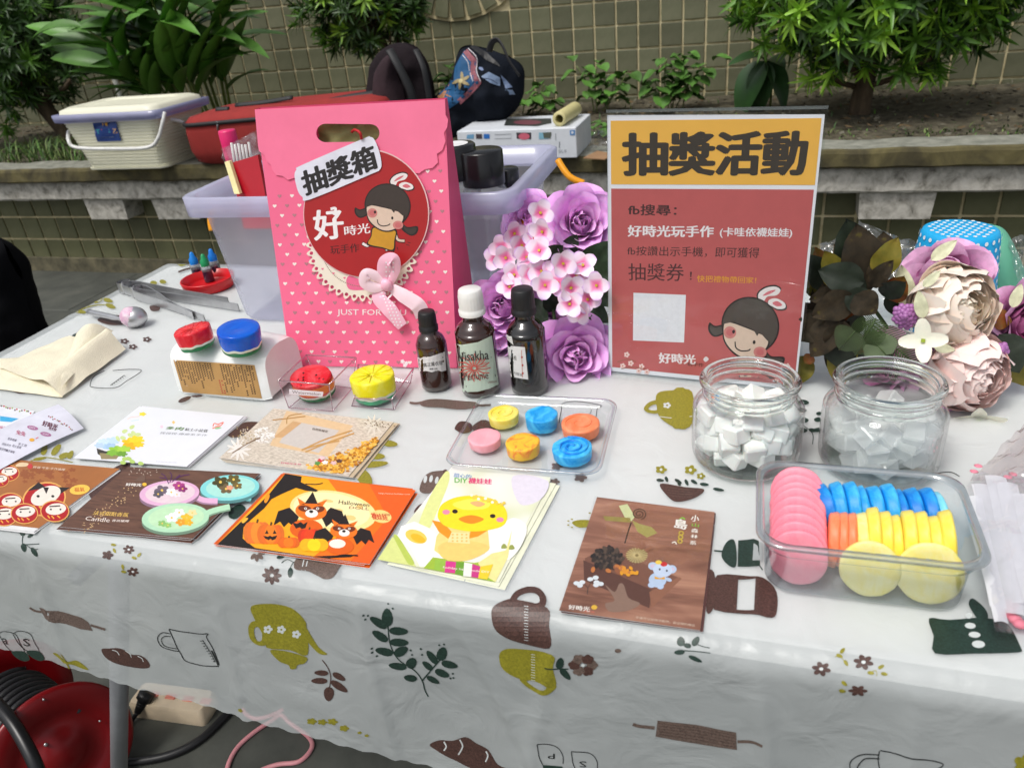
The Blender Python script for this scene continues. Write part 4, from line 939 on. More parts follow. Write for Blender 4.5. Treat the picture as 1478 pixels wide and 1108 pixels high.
A = art_on(lambda x, y, h: bs(x, y, .0052+h), K1, k1)
A.text('抽獎箱', [(226, 330), (520, 212), (546, 312), (250, 428)], (38, 34, 34), .045); A.build('lettering', t)
b = B().mat(M('red_cord', (180, 24, 30), .6)); b.tube(smooth_path([bs(350+438/2.771, 130+168/2.771, -.004), bs(350+450/2.771, 130+160/2.771, .004), bs(350+470/2.771, 130+172/2.771, .009), bs(350+476/2.771, 130+196/2.771, .006)], 6), .0016, 8); b.build('cord', t)
# ribbon bow (part of the bag)
b = B(); RB = M('satin_ribbon', (252, 192, 212), .35, .06, 60); RB2 = M('satin_ribbon_pale', (254, 222, 232), .3, .05, 60)
def strip(pts, wd, hs, mat, n=8):
    b.mat(mat); q = smooth_path([V((x, y, 0)) for x, y in pts], n); m = len(q); vs = []
    for i, p in enumerate(q):
        tn = (q[min(i+1, m-1)]-q[max(0, i-1)]).normalized(); s = V((-tn.y, tn.x, 0)); u = i/(m-1)*(len(wd)-1); w_ = lerp(wd[int(u)], wd[min(int(u)+1, len(wd)-1)], u-int(u)); uh = i/(m-1)*(len(hs)-1); h = lerp(hs[int(uh)], hs[min(int(uh)+1, len(hs)-1)], uh-int(uh))
        for e in (-1, -.5, 0, .5, 1): c_ = p+s*w_/2*e; vs.append(bs(350+c_.x/k1, 130+c_.y/k1, h+.0012*(1-e*e)))
    b.add(vs, [(i*5+j, i*5+j+1, (i+1)*5+j+1, (i+1)*5+j) for i in range(m-1) for j in range(4)])
strip([(560, 800), (545, 830), (590, 880), (640, 945)], [40, 55, 60, 42], [.006, .008, .010, .008], RB)
strip([(590, 785), (640, 820), (700, 860), (722, 905)], [30, 56, 62, 60], [.006, .010, .012, .007], RB2)
strip([(575, 775), (565, 730), (572, 690), (600, 680), (606, 720), (590, 775)], [25, 52, 60, 58, 50, 25], [.006, .012, .016, .018, .012, .007], RB)
strip([(575, 780), (530, 790), (490, 770), (495, 735), (535, 745), (575, 775)], [25, 42, 46, 44, 40, 25], [.006, .010, .013, .016, .012, .007], RB2)
b.mat(RB).ball(bs(350+576/k1, 130+780/k1, .010), (.0075, .006, .008), 12); bow = b.build('ribbon_bow', bag)
sfb = bvh_surf([bow]); A = art_on(sfb, K1, k1, eps=1e-5, base=2e-4)
for i in range(44):
    r = random.Random(i); j = i % 11; row = i//11
    x, y = (572+row*14-14+j*0, 810+j*13) if row < 3 else (575+(j % 3)*14, 690+(j//3)*18)
    A.poly(el(x+(j*5 if row < 3 else 0), y, 3.4, n=8), (255, 244, 248))
A.build('ribbon_dots', bag)

# ================================================================ FRAMED NOTICE
K2 = (860, 140); k2 = 2.577
sp0, se, sup, sn, snb = leaned((878.6, 537), (1149, 564), 4.5)
ssf = plane_surf(sp0, sn)
sg = thing('notice_stand', 'upright clear acrylic stand holding a red and yellow printed notice', 'sign', sp0)
A0 = B; ACR = clear('acrylic', (250, 252, 252), .035, .5, .04, power=4); ACRE = clear('acrylic_edge', (200, 212, 212), .25, .7, .1, milk=.35, milkc=(190, 198, 198))
pq = cr(K2, k2, (42, 68), (852, 65), (744, 1088), (48, 1018)); slab('paper', pq, M('paper_white', (234, 234, 240), .5, .02), -.0004, 0, surf=ssf, parent=sg)
A = art_on(ssf, K2, k2)
A.poly([(55, 89), (840, 79), (815, 328), (57, 325)], M('print_yellow', (240, 182, 78), .45, .03)).poly([(57, 341), (811, 345), (738, 1072), (61, 1004)], M('print_red', (190, 92, 92), .45, .04, 60))
A.text('抽獎活動', [(95, 133), (797, 122), (780, 294), (96, 296)], (58, 50, 42), .05)
A.text('fb搜尋：', [(120, 398), (302, 402), (300, 442), (120, 440)], (70, 42, 42), .03)
A.text('好時光玩手作', [(118, 477), (440, 479), (438, 522), (118, 520)], (240, 232, 234), .032)
A.text('(卡哇依襪娃娃)', [(462, 484), (733, 488), (729, 526), (460, 524)], (238, 230, 232), .025)
A.text('fb按讚出示手機，即可獲得', [(117, 554), (610, 560), (606, 600), (117, 590)], (74, 44, 44), .006)
A.text('抽獎券', [(120, 618), (330, 620), (326, 686), (121, 682)], (82, 44, 46), .006)
A.text('！', [(350, 650), (358, 650), (357, 680), (349, 680)], (82, 44, 46), .0).text('快把禮物帶回家！', [(377, 662), (598, 670), (596, 694), (376, 688)], (226, 158, 52), .015)
A.poly([(140, 728), (335, 736), (328, 913), (138, 905)], (230, 230, 236))
A.text('好時光', [(232, 950), (372, 958), (372, 994), (234, 990)], (240, 228, 230), .04).text('玩手作', [(340, 985), (402, 990), (400, 1004), (340, 1000)], (96, 44, 46), .02)
c_, s_ = 1.30*cos(R(7)), 1.30*sin(R(7))
def xf(x, y):
    dx, dy = x-564, y-500; return (550+dx*c_*.9-dy*s_, 892+dx*s_+dy*c_*.92)
girl(A, xf, (78, 70, 64), True)
A.poly(sp([(400, 975), (410, 965), (420, 975), (408, 985)]), (230, 220, 222))
for x, y in ((115, 958), (170, 1002), (160, 1018), (190, 1022), (100, 1000), (130, 990), (700, 1010), (712, 1000)): A.poly(petals(x, y, 11, 5), (238, 206, 200)).poly(el(x, y, 3, n=6), (200, 120, 90))
A.line([(80, 985), (120, 975), (150, 985)], 3, (150, 90, 70)).line([(95, 1010), (140, 1004), (185, 1012)], 3, (150, 90, 70))
A.build('printed_notice', sg)
co = cr(K2, k2, (38, 48), (866, 32), (752, 1106), (44, 1034))
b = B().mat(ACR); vs = [ssf(*p, .0024) for p in co]; b.add(vs, [(3, 2, 1, 0)], smooth=False); b.build('front_sheet', sg)
b = B().mat(ACR); vs = [ssf(*p, -.0024) for p in co]; b.add(vs, [(0, 1, 2, 3)], smooth=False); b.build('back_sheet', sg)
b = B().mat(ACRE)
for i in range(4):
    p, q = co[i], co[(i+1) % 4]
    if i == 2: continue
    b.add([ssf(*p, -.0024), ssf(*q, -.0024), ssf(*q, .0026), ssf(*p, .0026)], [(0, 1, 2, 3)], smooth=False)
p, q = co[0], co[1]; b.add([ssf(p[0], p[1]+4.5, .0022), ssf(q[0]-1, q[1]+5, .0022), ssf(*q, .0022), ssf(*p, .0022)], [(0, 1, 2, 3)], smooth=False)
b.build('edge_strip', sg)
b = B().mat(ACR); q0, q1 = sp0-se*.003, P(1149, 564)+se*.003; b.add([q0+V((0, 0, .003))-snb*.02, q1+V((0, 0, .003))-snb*.02, q1+V((0, 0, .003))+snb*.07, q0+V((0, 0, .003))+snb*.07], [(0, 1, 2, 3)], smooth=False); b.build('foot_plate', sg)

# ================================================================ STORAGE BOX AND CONTENTS
TUB = clear('milky_tub', (248, 248, 255), .05, .35, .25, milk=.32, milkc=(236, 238, 252)); TUBR = clear('milky_rim', (248, 248, 255), .08, .4, .25, milk=.7, milkc=(230, 232, 255))
tx, ty = -.51, .985
tub = thing('storage_box', 'translucent lilac plastic storage box with orange latches behind the pink bag', 'storage box', (tx, ty, ZT))
b = B().mat(TUB)
def tubring(w_, d_, z): return rr(tx, ty, w_, d_, .025, z, 5, 1.5)
loft(b, [tubring(.405, .205, .742), tubring(.412, .212, .748), tubring(.436, .236, .905)], cap0=True)
b.build('body', tub)
b = B().mat(TUBR); loft(b, [tubring(.436, .236, .902), tubring(.468, .266, .903), tubring(.470, .268, .928), tubring(.464, .262, .930), tubring(.446, .246, .928), tubring(.436, .236, .905)]); b.build('rim', tub)
OR = M('latch_orange', (240, 160, 20), .35)
for (pts) in ([(-.275, .90, .885), (-.268, .885, .865), (-.268, .885, .84), (-.275, .89, .83)], [(-.262, 1.04, .925), (-.245, 1.03, .905), (-.225, 1.03, .895)], [(-.742, .93, .90), (-.757, .925, .88), (-.757, .92, .862)]):
    b = B().mat(OR); b.tube(smooth_path(pts, 5), .0046, 10); b.build('latch', tub)
BLK = M('black_plastic', (22, 22, 24), .25, .1); CLR = clear('clear_jar', (235, 238, 238), .06, .6, .08, milk=.12)
for k, ((px, py), z, lab, rr_) in enumerate((((694, 216), .965, 'frosted jar with a glossy black lid, front one in the lilac box', .0272), ((655, 208), .972, 'black lidded jar with a white label on top beside the pink bag', .027), ((732, 242), .93, 'small black lidded jar lowest and rightmost in the lilac box', .015))):
    c_ = P(px, py, z); t = thing('cosmetic_jar', lab, 'jar', (c_.x, c_.y, .745), 'black lidded jars in the storage box')
    X = MX.Translation((c_.x, c_.y, 0)); b = B().mat(BLK); b.lathe([(rr_, z-.042*rr_/.027), (rr_, z-.002), (rr_-.002, z), (.0001, z)], 32, X, cap=False); b.build('lid', t)
    b = B().mat(CLR); b.lathe([(.0001, .745), (rr_, .745), (rr_+.001, .75), (rr_+.001, z-.05), (rr_-.003, z-.043)], 32, X, cap=False); b.build('glass', t)
    if k == 1: b = B().mat(M('label_white', (232, 232, 232), .5)); b.lathe([(.018, z+.0005), (.0001, z+.0006)], 24, X, cap=False); b.build('label', t)
# red packet, brush bag and pink bottle
b = B().mat(M('red_packet', (176, 14, 34), .3, .1, 12, bump=.3, bscale=20)); q = [(332, 236), (372, 224), (392, 330), (352, 330)]
pts = [Q(*q[0], .93), Q(*q[1], .93), Q(*q[2], .90), Q(*q[3], .90)]; b.prism([pts[3], pts[2], pts[1], pts[0]], (0, .006, 0)); t = b.build('red_packet', label='flat glossy red packet poking out of the lilac box left of the pink bag', cat='packet')
b = B().mat(M('cream_strip', (232, 222, 160), .5)); pts = [Q(324, 234, .925), Q(331, 233, .925), Q(346, 280, .905), Q(338, 280, .905)]; b.prism([pts[3], pts[2], pts[1], pts[0]], (0, .006, 0)); b.build('cream_card', label='thin cream card edge standing beside the red packet in the box', cat='card')
POLY = clear('poly_bag', (248, 248, 250), .06, .55, .12, milk=.10, bump=.6, bscale=30)
b = B().mat(POLY); r = random.Random(3)
a0, a1, a2, a3 = Q(318, 216, .95), Q(366, 190, .95), Q(385, 250, .94), Q(332, 262, .94)
for dy in (0, .012): b.grid(lambda u, v: a3.lerp(a2, u).lerp(a0.lerp(a1, u), v)+V((0, dy+.006*N.noise(V((u*7, v*6, dy*90))), .003*N.noise(V((u*9, 3, dy*80))))), 16, 12)
b.build('brush_bag', label='crinkled clear bag of white sticks behind the red packet', cat='plastic bag')
for i in range(6):
    b = B().mat(M('white_stick', (232, 230, 224), .5)); x = 334+i*5; b.tube([Q(x+8, 256, .957), Q(x, 208+r.uniform(-3, 3), .957)], .0018, 6)
    b.build('stick', label='thin white stick packed in the clear bag above the red packet', cat='stick', group='white sticks in the clear bag')
b = B().mat(M('pink_cap', (226, 40, 110), .35)); c_ = Q(330, 200, .985); X = MX.Translation((c_.x, .985, 0)); b.lathe([(.0115, .90), (.0125, c_.z-.006), (.0125, c_.z+.010), (.0115, c_.z+.012), (.0001, c_.z+.012)], 24, X, cap=False)
b.build('pink_bottle', label='slim bottle with a bright pink cap standing in the lilac box corner', cat='bottle')

# ================================================================ BOTTLES
AMB = M('amber_glass', (46, 18, 8), .06, .2, 30, coat=1); AMB2 = M('black_glass', (13, 8, 7), .06, .2, 30, coat=1); CAPB = M('cap_black', (20, 20, 22), .5, .1); CAPW = M('cap_white', (232, 232, 228), .4, .03)
def cylsurf(cx, cy, rad):
    def f(x, y, h=0):
        d = ray(x, y); rr_ = rad+h; ax, ay = -cx, -cy; A_ = d.x*d.x+d.y*d.y; B_ = 2*(d.x*(CAM.x-cx)+d.y*(CAM.y-cy)); C_ = (CAM.x-cx)**2+(CAM.y-cy)**2-rr_*rr_; D_ = max(0, B_*B_-4*A_*C_)
        t = (-B_-math.sqrt(D_))/(2*A_); p = CAM+d*t; v = V((p.x-cx, p.y-cy, 0)).normalized()*rr_; return V((cx+v.x, cy+v.y, p.z))
    return f
def bottle(label, x, y, rad, h, capm, glass, caph, capr):
    t = thing('glass_bottle', label, 'bottle', (x, y, ZT), 'dropper bottles beside the pink bag'); X = MX.Translation((x, y, ZT)); z1 = h-caph; sh = z1*.78
    prof = [(.0001, .001), (rad*.86, .001), (rad*.97, .003), (rad, .007), (rad, sh-.006), (rad*.95, sh+.001), (rad*.82, sh+.007), (rad*.62, sh+.011), (rad*.52, sh+.014), (rad*.5, z1+.002)]
    q = smooth_path([V((a, 0, b_)) for a, b_ in prof], 3); b = B().mat(glass); b.lathe([(max(1e-5, p.x), p.z) for p in q], 40, X, cap=False); b.build('glass', t)
    b = B().mat(capm); n = 48
    def cap(prof_, rib):
        vs = []
        for rr_, z in prof_:
            for i in range(n*2): k = rr_*(1+(.018 if (i % 4 < 2 and rib(z)) else 0)); vs.append((k*cos(pi*i/n), k*sin(pi*i/n), z))
        m = n*2; b.add(vs, [(j*m+i, j*m+(i+1) % m, (j+1)*m+(i+1) % m, (j+1)*m+i) for j in range(len(prof_)-1) for i in range(m)], X)
    cap([(capr*1.08, z1-.001), (capr*1.1, z1+.0045), (capr*1.0, z1+.0055), (capr, z1+.007), (capr, z1+caph*.7), (capr*.93, h-.001), (capr*.86, h), (.0001, h)], lambda z: z > z1+.006 and z < h-.002); b.build('cap', t)
    return t
K3 = (580, 270); k3 = 3.463
t = bottle('smallest amber glass bottle with a black cap and torn white label', -.3425, .7235, .0177, .0945, CAPB, AMB, .022, .0100)
A = art_on(cylsurf(-.3425, .7235, .0178), K3, k3, step=6, eps=4e-5, base=2e-4)
A.poly([(78, 850), (140, 848), (215, 822), (222, 915), (200, 922), (180, 915), (150, 925), (120, 918), (85, 926)], (224, 222, 222)); A.text('真正薰衣草', [(105, 880), (202, 866), (205, 890), (108, 900)], (50, 44, 44), .01).text('精油', [(138, 905), (178, 902), (178, 912), (138, 914)], (60, 50, 50), .01); A.build('label', t)
t = bottle('white capped brown bottle with a pale green floral label', -.287, .7215, .0222, .1235, CAPW, AMB, .0275, .0135)
A = art_on(cylsurf(-.287, .7215, .0223), K3, k3, step=6, eps=4e-5, base=2e-4)
A.poly([(258, 782), (300, 788), (380, 775), (450, 742), (484, 985), (440, 1006), (380, 1022), (306, 1024), (300, 1010)], M('label_green', (192, 208, 192), .5, .03))
for i in range(16):
    a = 2*pi*i/16; A.line([(362+10*cos(a), 905+8*sin(a)), (362+45*cos(a+.2), 903+40*sin(a+.2)), (362+82*cos(a), 902+70*sin(a))], 5, (196, 84, 74))
    A.line([(362+30*cos(a+.1), 905+24*sin(a+.1)), (362+66*cos(a+.3), 902+52*sin(a+.3))], 4, (214, 130, 118), smooth=False)
A.text('Visakha', [(278, 826), (432, 812), (436, 862), (282, 872)], (48, 46, 48), .02).text('Perfume', [(306, 928), (430, 920), (434, 958), (312, 966)], (92, 60, 56), .005).text('100ml', [(430, 972), (474, 965), (476, 975), (432, 982)], (140, 90, 84), 0); A.build('label', t)
t = bottle('tall nearly black bottle with a black cap and a small torn label', -.2315, .7315, .0213, .1215, CAPB, AMB2, .0275, .0125)
A = art_on(cylsurf(-.2315, .7315, .0214), K3, k3, step=6, eps=4e-5, base=2e-4)
A.poly([(528, 792), (615, 800), (632, 962), (545, 948)], (222, 222, 222)).poly([(522, 735), (550, 748), (558, 790), (526, 762)], (214, 214, 212))
A.text('山土桂', [(532, 838), (572, 842), (574, 865), (534, 860)], (60, 56, 56), .01).text('單方精油', [(540, 916), (600, 932), (602, 946), (542, 932)], (60, 56, 56), .0).line([(598, 815), (603, 950)], 3, (190, 120, 110), smooth=False)
for x, y in ((600, 850), (603, 890), (604, 930)): A.poly(el(x, y, 5, 6, n=8), (170, 70, 60))
A.build('label', t)

# ================================================================ GLASS JARS WITH SOAP CUBES
GLS = clear('jar_glass', (254, 255, 255), .02, .9, .03, power=2.8); RIMG = clear('jar_rim_glass', (240, 246, 243), .07, 1.0, .03, power=1.5)
CUBEW = M('soap_white', (246, 247, 242), .5, .04, 60, sss=.3, bump=.15, bscale=90); CUBEC = M('soap_clear', (250, 255, 252), .10, .03, 30, alpha=.36, spec=.9)
GLASS = M('solid_glass', (246, 252, 250), .02, 0, trans=1); GLASS.node_tree.nodes['Principled BSDF'].inputs['IOR'].default_value = 1.42
def jar(label, x, y, sc_, cube, cl_, cg, seed, n, top, s0):
    t = thing('glass_jar', label, 'glass jar', (x, y, ZT), 'open glass jars of soap cubes'); X = MX.Translation((x, y, ZT))@MX.Diagonal((sc_, sc_, sc_*.785, 1))
    out = [(.034, .0005), (.042, .001), (.0465, .006), (.0485, .014), (.049, .03), (.049, .066), (.0475, .074), (.043, .0805), (.0395, .084)]
    q = smooth_path([V((a, 0, c_)) for a, c_ in out], 4); b = B().mat(GLS); b.lathe([(p.x, p.z) for p in q], 64, X, cap=False)
    inn = [(.0001, .006), (.036, .006), (.043, .010), (.0455, .02), (.0458, .066), (.0445, .072), (.038, .082)]
    q = smooth_path([V((a, 0, c_)) for a, c_ in inn], 4); b.lathe([(max(1e-5, p.x), p.z) for p in q], 64, X, cap=False); b.mat(RIMG); b.lathe([(.0001, .0006), (.034, .0006), (.042, .0012), (.0455, .005)], 64, X, cap=False); b.build('body', t)
    b = B().mat(GLASS); nk = [(.0395, .084), (.0395, .088), (.0410, .0892), (.0395, .091), (.0395, .0955), (.0412, .0968), (.0398, .0985), (.0402, .1000), (.0430, .1016), (.0438, .1040), (.0425, .1068), (.0398, .1075), (.0375, .1062), (.0368, .1030), (.0365, .0900), (.0378, .0820)]
    q = smooth_path([V((a, 0, c_)) for a, c_ in nk], 3); b.lathe([(p.x, p.z) for p in q], 64, X, cap=False); b.build('neck', t)
    r = random.Random(seed); bb = B().mat(cube); bb.box((0, 0, 0), (s0, s0*.9, s0*.8), bev=s0*.07); me = mesh_of(bb, 'soap_cube'); me.polygons.foreach_set('use_smooth', [False]*len(me.polygons)); placed = []
    tries = 0
    while len(placed) < n and tries < 9000:
        tries += 1; a = r.uniform(0, 2*pi); rad = (.046*sc_-s0*.62)*math.sqrt(r.uniform(.05, 1)); p = V((x+rad*cos(a), y+rad*sin(a), ZT+.008+s0*.45+(top-.008)*(len(placed)/n)*r.uniform(.8, 1)))
        if all((p-q_).length > s0*.64 for q_ in placed):
            placed.append(p); o = bpy.data.objects.new('soap_cube', me); col.objects.link(o); ORG[o.name] = p
            o.matrix_basis = MX.Translation(p)@MX.Rotation(r.uniform(0, 3), 4, 'Z')@MX.Rotation(r.uniform(-.7, .7), 4, 'X')@MX.Rotation(r.uniform(-.6, .6), 4, 'Y'); tag(o, cl_, 'soap cube', cg)
jar('open glass jar of opaque white soap cubes, left of the pair', .005, .630, 1.0, CUBEW, 'opaque white soap cube in the left glass jar', 'white soap cubes in the left jar', 1, 70, .047, .0185)
jar('open glass jar of clear soap cubes, right of the pair', .1185, .638, 1.03, CUBEC, 'clear glassy soap cube in the right glass jar', 'clear soap cubes in the right jar', 5, 66, .043, .0190)

# ================================================================ SOAP DISCS
def marble(name, c0, c1, scale=25, dist=2, rough=.42, lo=.42, hi=.6, sssv=.25):
    if name in MATS: return MATS[name]
    m = ramp_mat(name, [(lo, c0), (hi, c1)], scale=scale, detail=6, rough=rough, bump=.35, dist=dist, bdist=.0015); p = m.node_tree.nodes['Principled BSDF']
    p.inputs['Subsurface Weight'].default_value = sssv; p.inputs['Subsurface Radius'].default_value = (.01, .006, .005); p.inputs['Subsurface Scale'].default_value = .4; return m
SP, SB, SB2, SY, SO = marble('soap_pink', (250, 140, 160), (252, 168, 182), 14, 1), marble('soap_blue', (26, 156, 232), (84, 200, 250), 30, 2), marble('soap_blue_deep', (14, 126, 216), (50, 174, 240), 30, 2), marble('soap_yellow', (248, 222, 80), (250, 236, 140), 20, 1), marble('soap_orange', (248, 132, 84), (252, 158, 116), 20, 2)
SYO = marble('soap_yellow_red', (250, 196, 60), (240, 104, 60), 70, 1.5, lo=.48, hi=.66); SLB = marble('soap_light_blue', (120, 214, 240), (160, 228, 244), 20, 1); SYW = marble('soap_yellow_pale', (248, 232, 130), (250, 242, 180), 30, 1)
def soap(label, c, axis, rad, th, m, group, swirl=None, name='soap_disc'):
    """c is the centre of the disc"""
    b = B().mat(m); X = frame(V(c)-V(axis).normalized()*th/2, axis); e = rad*.07
    nv = len(b.v); sd = V(c)*37
    b.lathe([(.0001, 0), (rad*.9-e, 0), (rad*.93, e*.6), (rad*.94, e), (rad, th-e*1.5), (rad*.995, th-e*.6), (rad-e, th), (rad*.7, th-.0004), (.0001, th-.0006)], 36, X, cap=False)
    b.v = [p+(p-V(c)).normalized()*(.0007*N.noise(p*110+sd)+.0003*N.noise(p*330+sd)) for p in b.v]
    o = b.build(name, loc=c, label=label, cat='soap', group=group)
    return o, X
GT = 'soap discs laid out on the clear tray'
def swirl(name, par, X, rad, th, m, turns=2.2, hgt=.0006, w_=.0016):
    b = B().mat(m); pts = []
    for i in range(60): t = i/59; a = turns*2*pi*t; rr_ = rad*(.12+.75*t); pts.append(X@V((rr_*cos(a), rr_*sin(a), th-.0002)))
    b.tube(pts, w_, 6, flat=.6); b.build(name, par)
trz = ZT+.0032
for lab, (px, py), rad, th, m in (('small yellow soap disc at the back left of the clear tray', (727, 602), .0163, .012, SY), ('bright blue marbled soap disc at the back middle of the clear tray', (782, 606), .0168, .0155, SB), ('orange soap disc, largest, at the back right of the clear tray', (838, 617), .0193, .0125, SO),
                              ('plain pink soap disc at the front left of the clear tray', (700, 636), .0165, .0105, marble('soap_pink_pale', (250, 168, 180), (252, 184, 194), 14, 1)), ('yellow soap disc blotched with orange and red in the tray front middle', (755, 645), .0168, .013, SYO), ('bright blue soap disc with a raised swirl on the tray front right', (826, 652), .0192, .0125, SB)):
    c_ = P(px, py, trz+th/2); o, X = soap(lab, (c_.x, c_.y, trz+th/2), (0, 0, 1), rad, th, m, GT)
    if 'swirl' in lab: swirl('swirl', o, X, rad, th, SB2)
    elif m in (SO, SY): swirl('swirl', o, X, rad, th, m, 1.6, w_=.0009)
# clear tray
PET = clear('clear_tray', (252, 253, 254), .03, .6, .05, power=2.6); PETE = clear('tray_edge', (240, 243, 246), .14, .8, .05, milk=.03, power=1.8)
c4 = [P(648, 676), P(868, 692), P(893, 600), P(690, 576)]; cx_ = sum(p.x for p in c4)/4; cy_ = sum(p.y for p in c4)/4; ang = math.degrees(math.atan2((c4[1]-c4[0]).y, (c4[1]-c4[0]).x))
W_ = (c4[1]-c4[0]).length; D_ = (c4[3]-c4[0]).length
t = thing('clear_tray', 'shallow clear plastic tray carrying six coloured soap discs', 'tray', (cx_, cy_, ZT)); b = B().mat(PET)
RG = lambda s, z: rr(cx_, cy_, W_+s, D_+s, .016, z, 6, ang)
loft(b, [RG(-.016, ZT+.0012), RG(-.010, ZT+.002), RG(-.004, ZT+.009)], cap0=True); b.build('base', t)
b = B().mat(PETE); loft(b, [RG(-.004, ZT+.009), RG(-.002, ZT+.0102), RG(.003, ZT+.0102), RG(.004, ZT+.009), RG(.002, ZT+.0088)]); b.build('rim', t)
# deli box on the right with stacked discs
BOX = clear('deli_plastic', (244, 248, 250), .05, .5, .1, milk=.07, milkc=(220, 228, 230), power=2.4); BOXR = clear('deli_rim', (232, 238, 240), .2, .7, .1, milk=.22, milkc=(222, 228, 230), power=1.4)
zb = [P(x, y, .79) for x, y in ((1095, 783), (1425, 818), (1388, 682), (1099, 668))]; bx = sum(p.x for p in zb)/4; by = sum(p.y for p in zb)/4; BW = ((zb[1]-zb[0]).length+(zb[2]-zb[3]).length)/2; BD = ((zb[3]-zb[0]).length+(zb[2]-zb[1]).length)/2; bang = math.degrees(math.atan2((zb[1]-zb[0]).y, (zb[1]-zb[0]).x))
t = thing('deli_box', 'rounded clear plastic box packed with pink, blue, orange and yellow soap discs', 'plastic box', (bx, by, ZT)); b = B().mat(BOX)
DR = lambda s, z, r_=.02: rr(bx, by, BW+s, BD+s, r_, z, 7, bang)
loft(b, [DR(-.016, ZT+.001), DR(-.012, ZT+.003), DR(-.009, ZT+.036), DR(-.005, ZT+.037), DR(-.003, ZT+.047)], cap0=True); b.build('body', t)
b = B().mat(BOXR); loft(b, [DR(-.006, ZT+.047), DR(-.004, ZT+.050), DR(.004, ZT+.050), DR(.006, ZT+.048), DR(.004, ZT+.0465), DR(-.002, ZT+.0465)]); b.build('rim', t)
eb = V((cos(R(bang)), sin(R(bang)), 0)); nb_ = V((-eb.y, eb.x, 0)); bo = V((bx, by, ZT)); i0 = BW-.018; j0 = BD-.018
L_ = lambda u, v, z: bo+eb*(u-.5)*i0+nb_*(v-.5)*j0+V((0, 0, z))
rd = .0205
ORD = ['first', 'second', 'third', 'fourth', 'fifth', 'sixth', 'seventh', 'eighth', 'ninth', 'tenth']
for k in range(9):     # pink pile leaning from the back wall to the front one
    v = .15+k*.094; soap('%s pink soap disc behind the front one in the clear box pile' % ORD[k-1] if k else 'pink soap disc facing out at the front left of the clear box', L_(.155+.008*k/9, v, .0235+.0016*k*(1 if k < 6 else .8)), (-.12, -1, .38+.03*k), rd, .0095, SP, 'pink soap discs in the clear box' if k else None)
for k in range(10):    # blue row along the back
    m = [SB2, SB, SB, SB, SB, SB, SB2, SB2, SB2, SLB][k]; u = .33+k*.070; lab = '%s blue soap disc from the left in the back row of the clear box' % ORD[k] if k < 9 else 'palest sky blue soap disc at the right end of the blue row'
    soap(lab, L_(u, .78, .0255+.002*((k*7) % 3)), (1, .25 if k < 1 else .12, .22-.06*(k % 3)), .0218+.0006*(k % 2), .0092, m, 'blue soap discs in the clear box' if k < 9 else None)
for k in range(3): soap('%s orange soap disc from the pink pile in the clear box row' % ORD[k], L_(.35+k*.052, .42, .0235), (1, -.05, .05*k), .0212, .0075, SO, 'orange soap discs in the clear box')
for k in range(8):
    u = .51+k*.060+(.012 if k > 4 else 0); soap('%s yellow soap disc from the orange ones, standing on edge in the row' % ORD[k], L_(u, .43, .0240+.003*((k*5) % 3)+(.003 if k > 4 else 0)), (1, -.02, .1+.05*(k % 2)), .0214, .0086, SYW if k == 0 else SY, 'yellow soap discs standing in a row')
soap('pale yellow soap disc facing out through the middle of the clear box', L_(.53, .12, .0225), (-.05, -1, .34), .0205, .009, SYW, None)
soap('largest yellow soap disc facing out at the front right of the clear box', L_(.83, .12, .0240), (0, -1, .36), .0222, .009, SYW, None)

# ================================================================ TISSUE PACK AND FRUIT SOAPS
FILM = M('tissue_film', (236, 238, 236), .25, .05, 12, bump=.35, bscale=25, coat=.3); KR = M('kraft_label', (184, 142, 84), .6, .08)
tp0, te, tup, tn_, tnb = leaned((256, 568), (387, 580), 8)
tw = (P(387, 580)-P(256, 568)).length+.004; tl_ = .082
t = thing('tissue_pack', 'soft white tissue pack with a kraft paper label and small printed characters', 'tissue pack', tp0)
b = B().mat(FILM); prof = smooth_path([V((0, 0, 0)), V((0, .001, .030)), V((0, .004, .048)), V((0, .016, .059)), V((0, .040, .062)), V((0, .066, .058)), V((0, .078, .046)), V((0, .081, .030)), V((0, .080, .004)), V((0, .070, .0005)), V((0, .008, .0005))], 4, True)
m_ = len(prof); rings = []
for i in range(15):
    u = i/14; k = 1-.13*abs(2*u-1)**6; cyy = V((0, .04, .03)); rings.append([tp0+te*(tw*(u*1.0)-.001)+tnb*((p.y-cyy.y)*k+cyy.y)+V((0, 0, max(.0006, (p.z-cyy.z)*k+cyy.z)+.0012*N.noise(V((u*8, p.y*60, p.z*60)))*(1 if p.z > .02 else 0))) for p in prof])
loft(b, rings, True, True)
pk = b.build('film_wrap', t); sf = bvh_surf([pk])
A = art_on(sf, (0, 350), 2.954, eps=5e-5, base=3e-4, step=9)
A.poly([(740, 500), (1086, 522), (1118, 664), (780, 636)], KR)
r = random.Random(8)
def grp(u, v): a, b_, c__, d = V((740, 500)), V((1086, 522)), V((1118, 664)), V((780, 636)); p = a.lerp(b_, u).lerp(d.lerp(c__, u), v); return p.x, p.y
A.step = None
for cx__ in range(30):
    u = .03+cx__*.032
    if cx__ in (14,): continue
    n_ = r.randint(7, 15); red = cx__ in (15, 16); v = .06 if not red else .55
    for k in range(n_):
        if v > .94: break
        if r.random() < .88:
            x, y = grp(u, v); A.poly([(x-3, y-2.6), (x+3, y-2.4), (x+3.2, y+2.6), (x-2.8, y+2.4)], (176, 60, 50) if red else (66, 44, 26))
        v += .062
A.build('kraft_print', t)
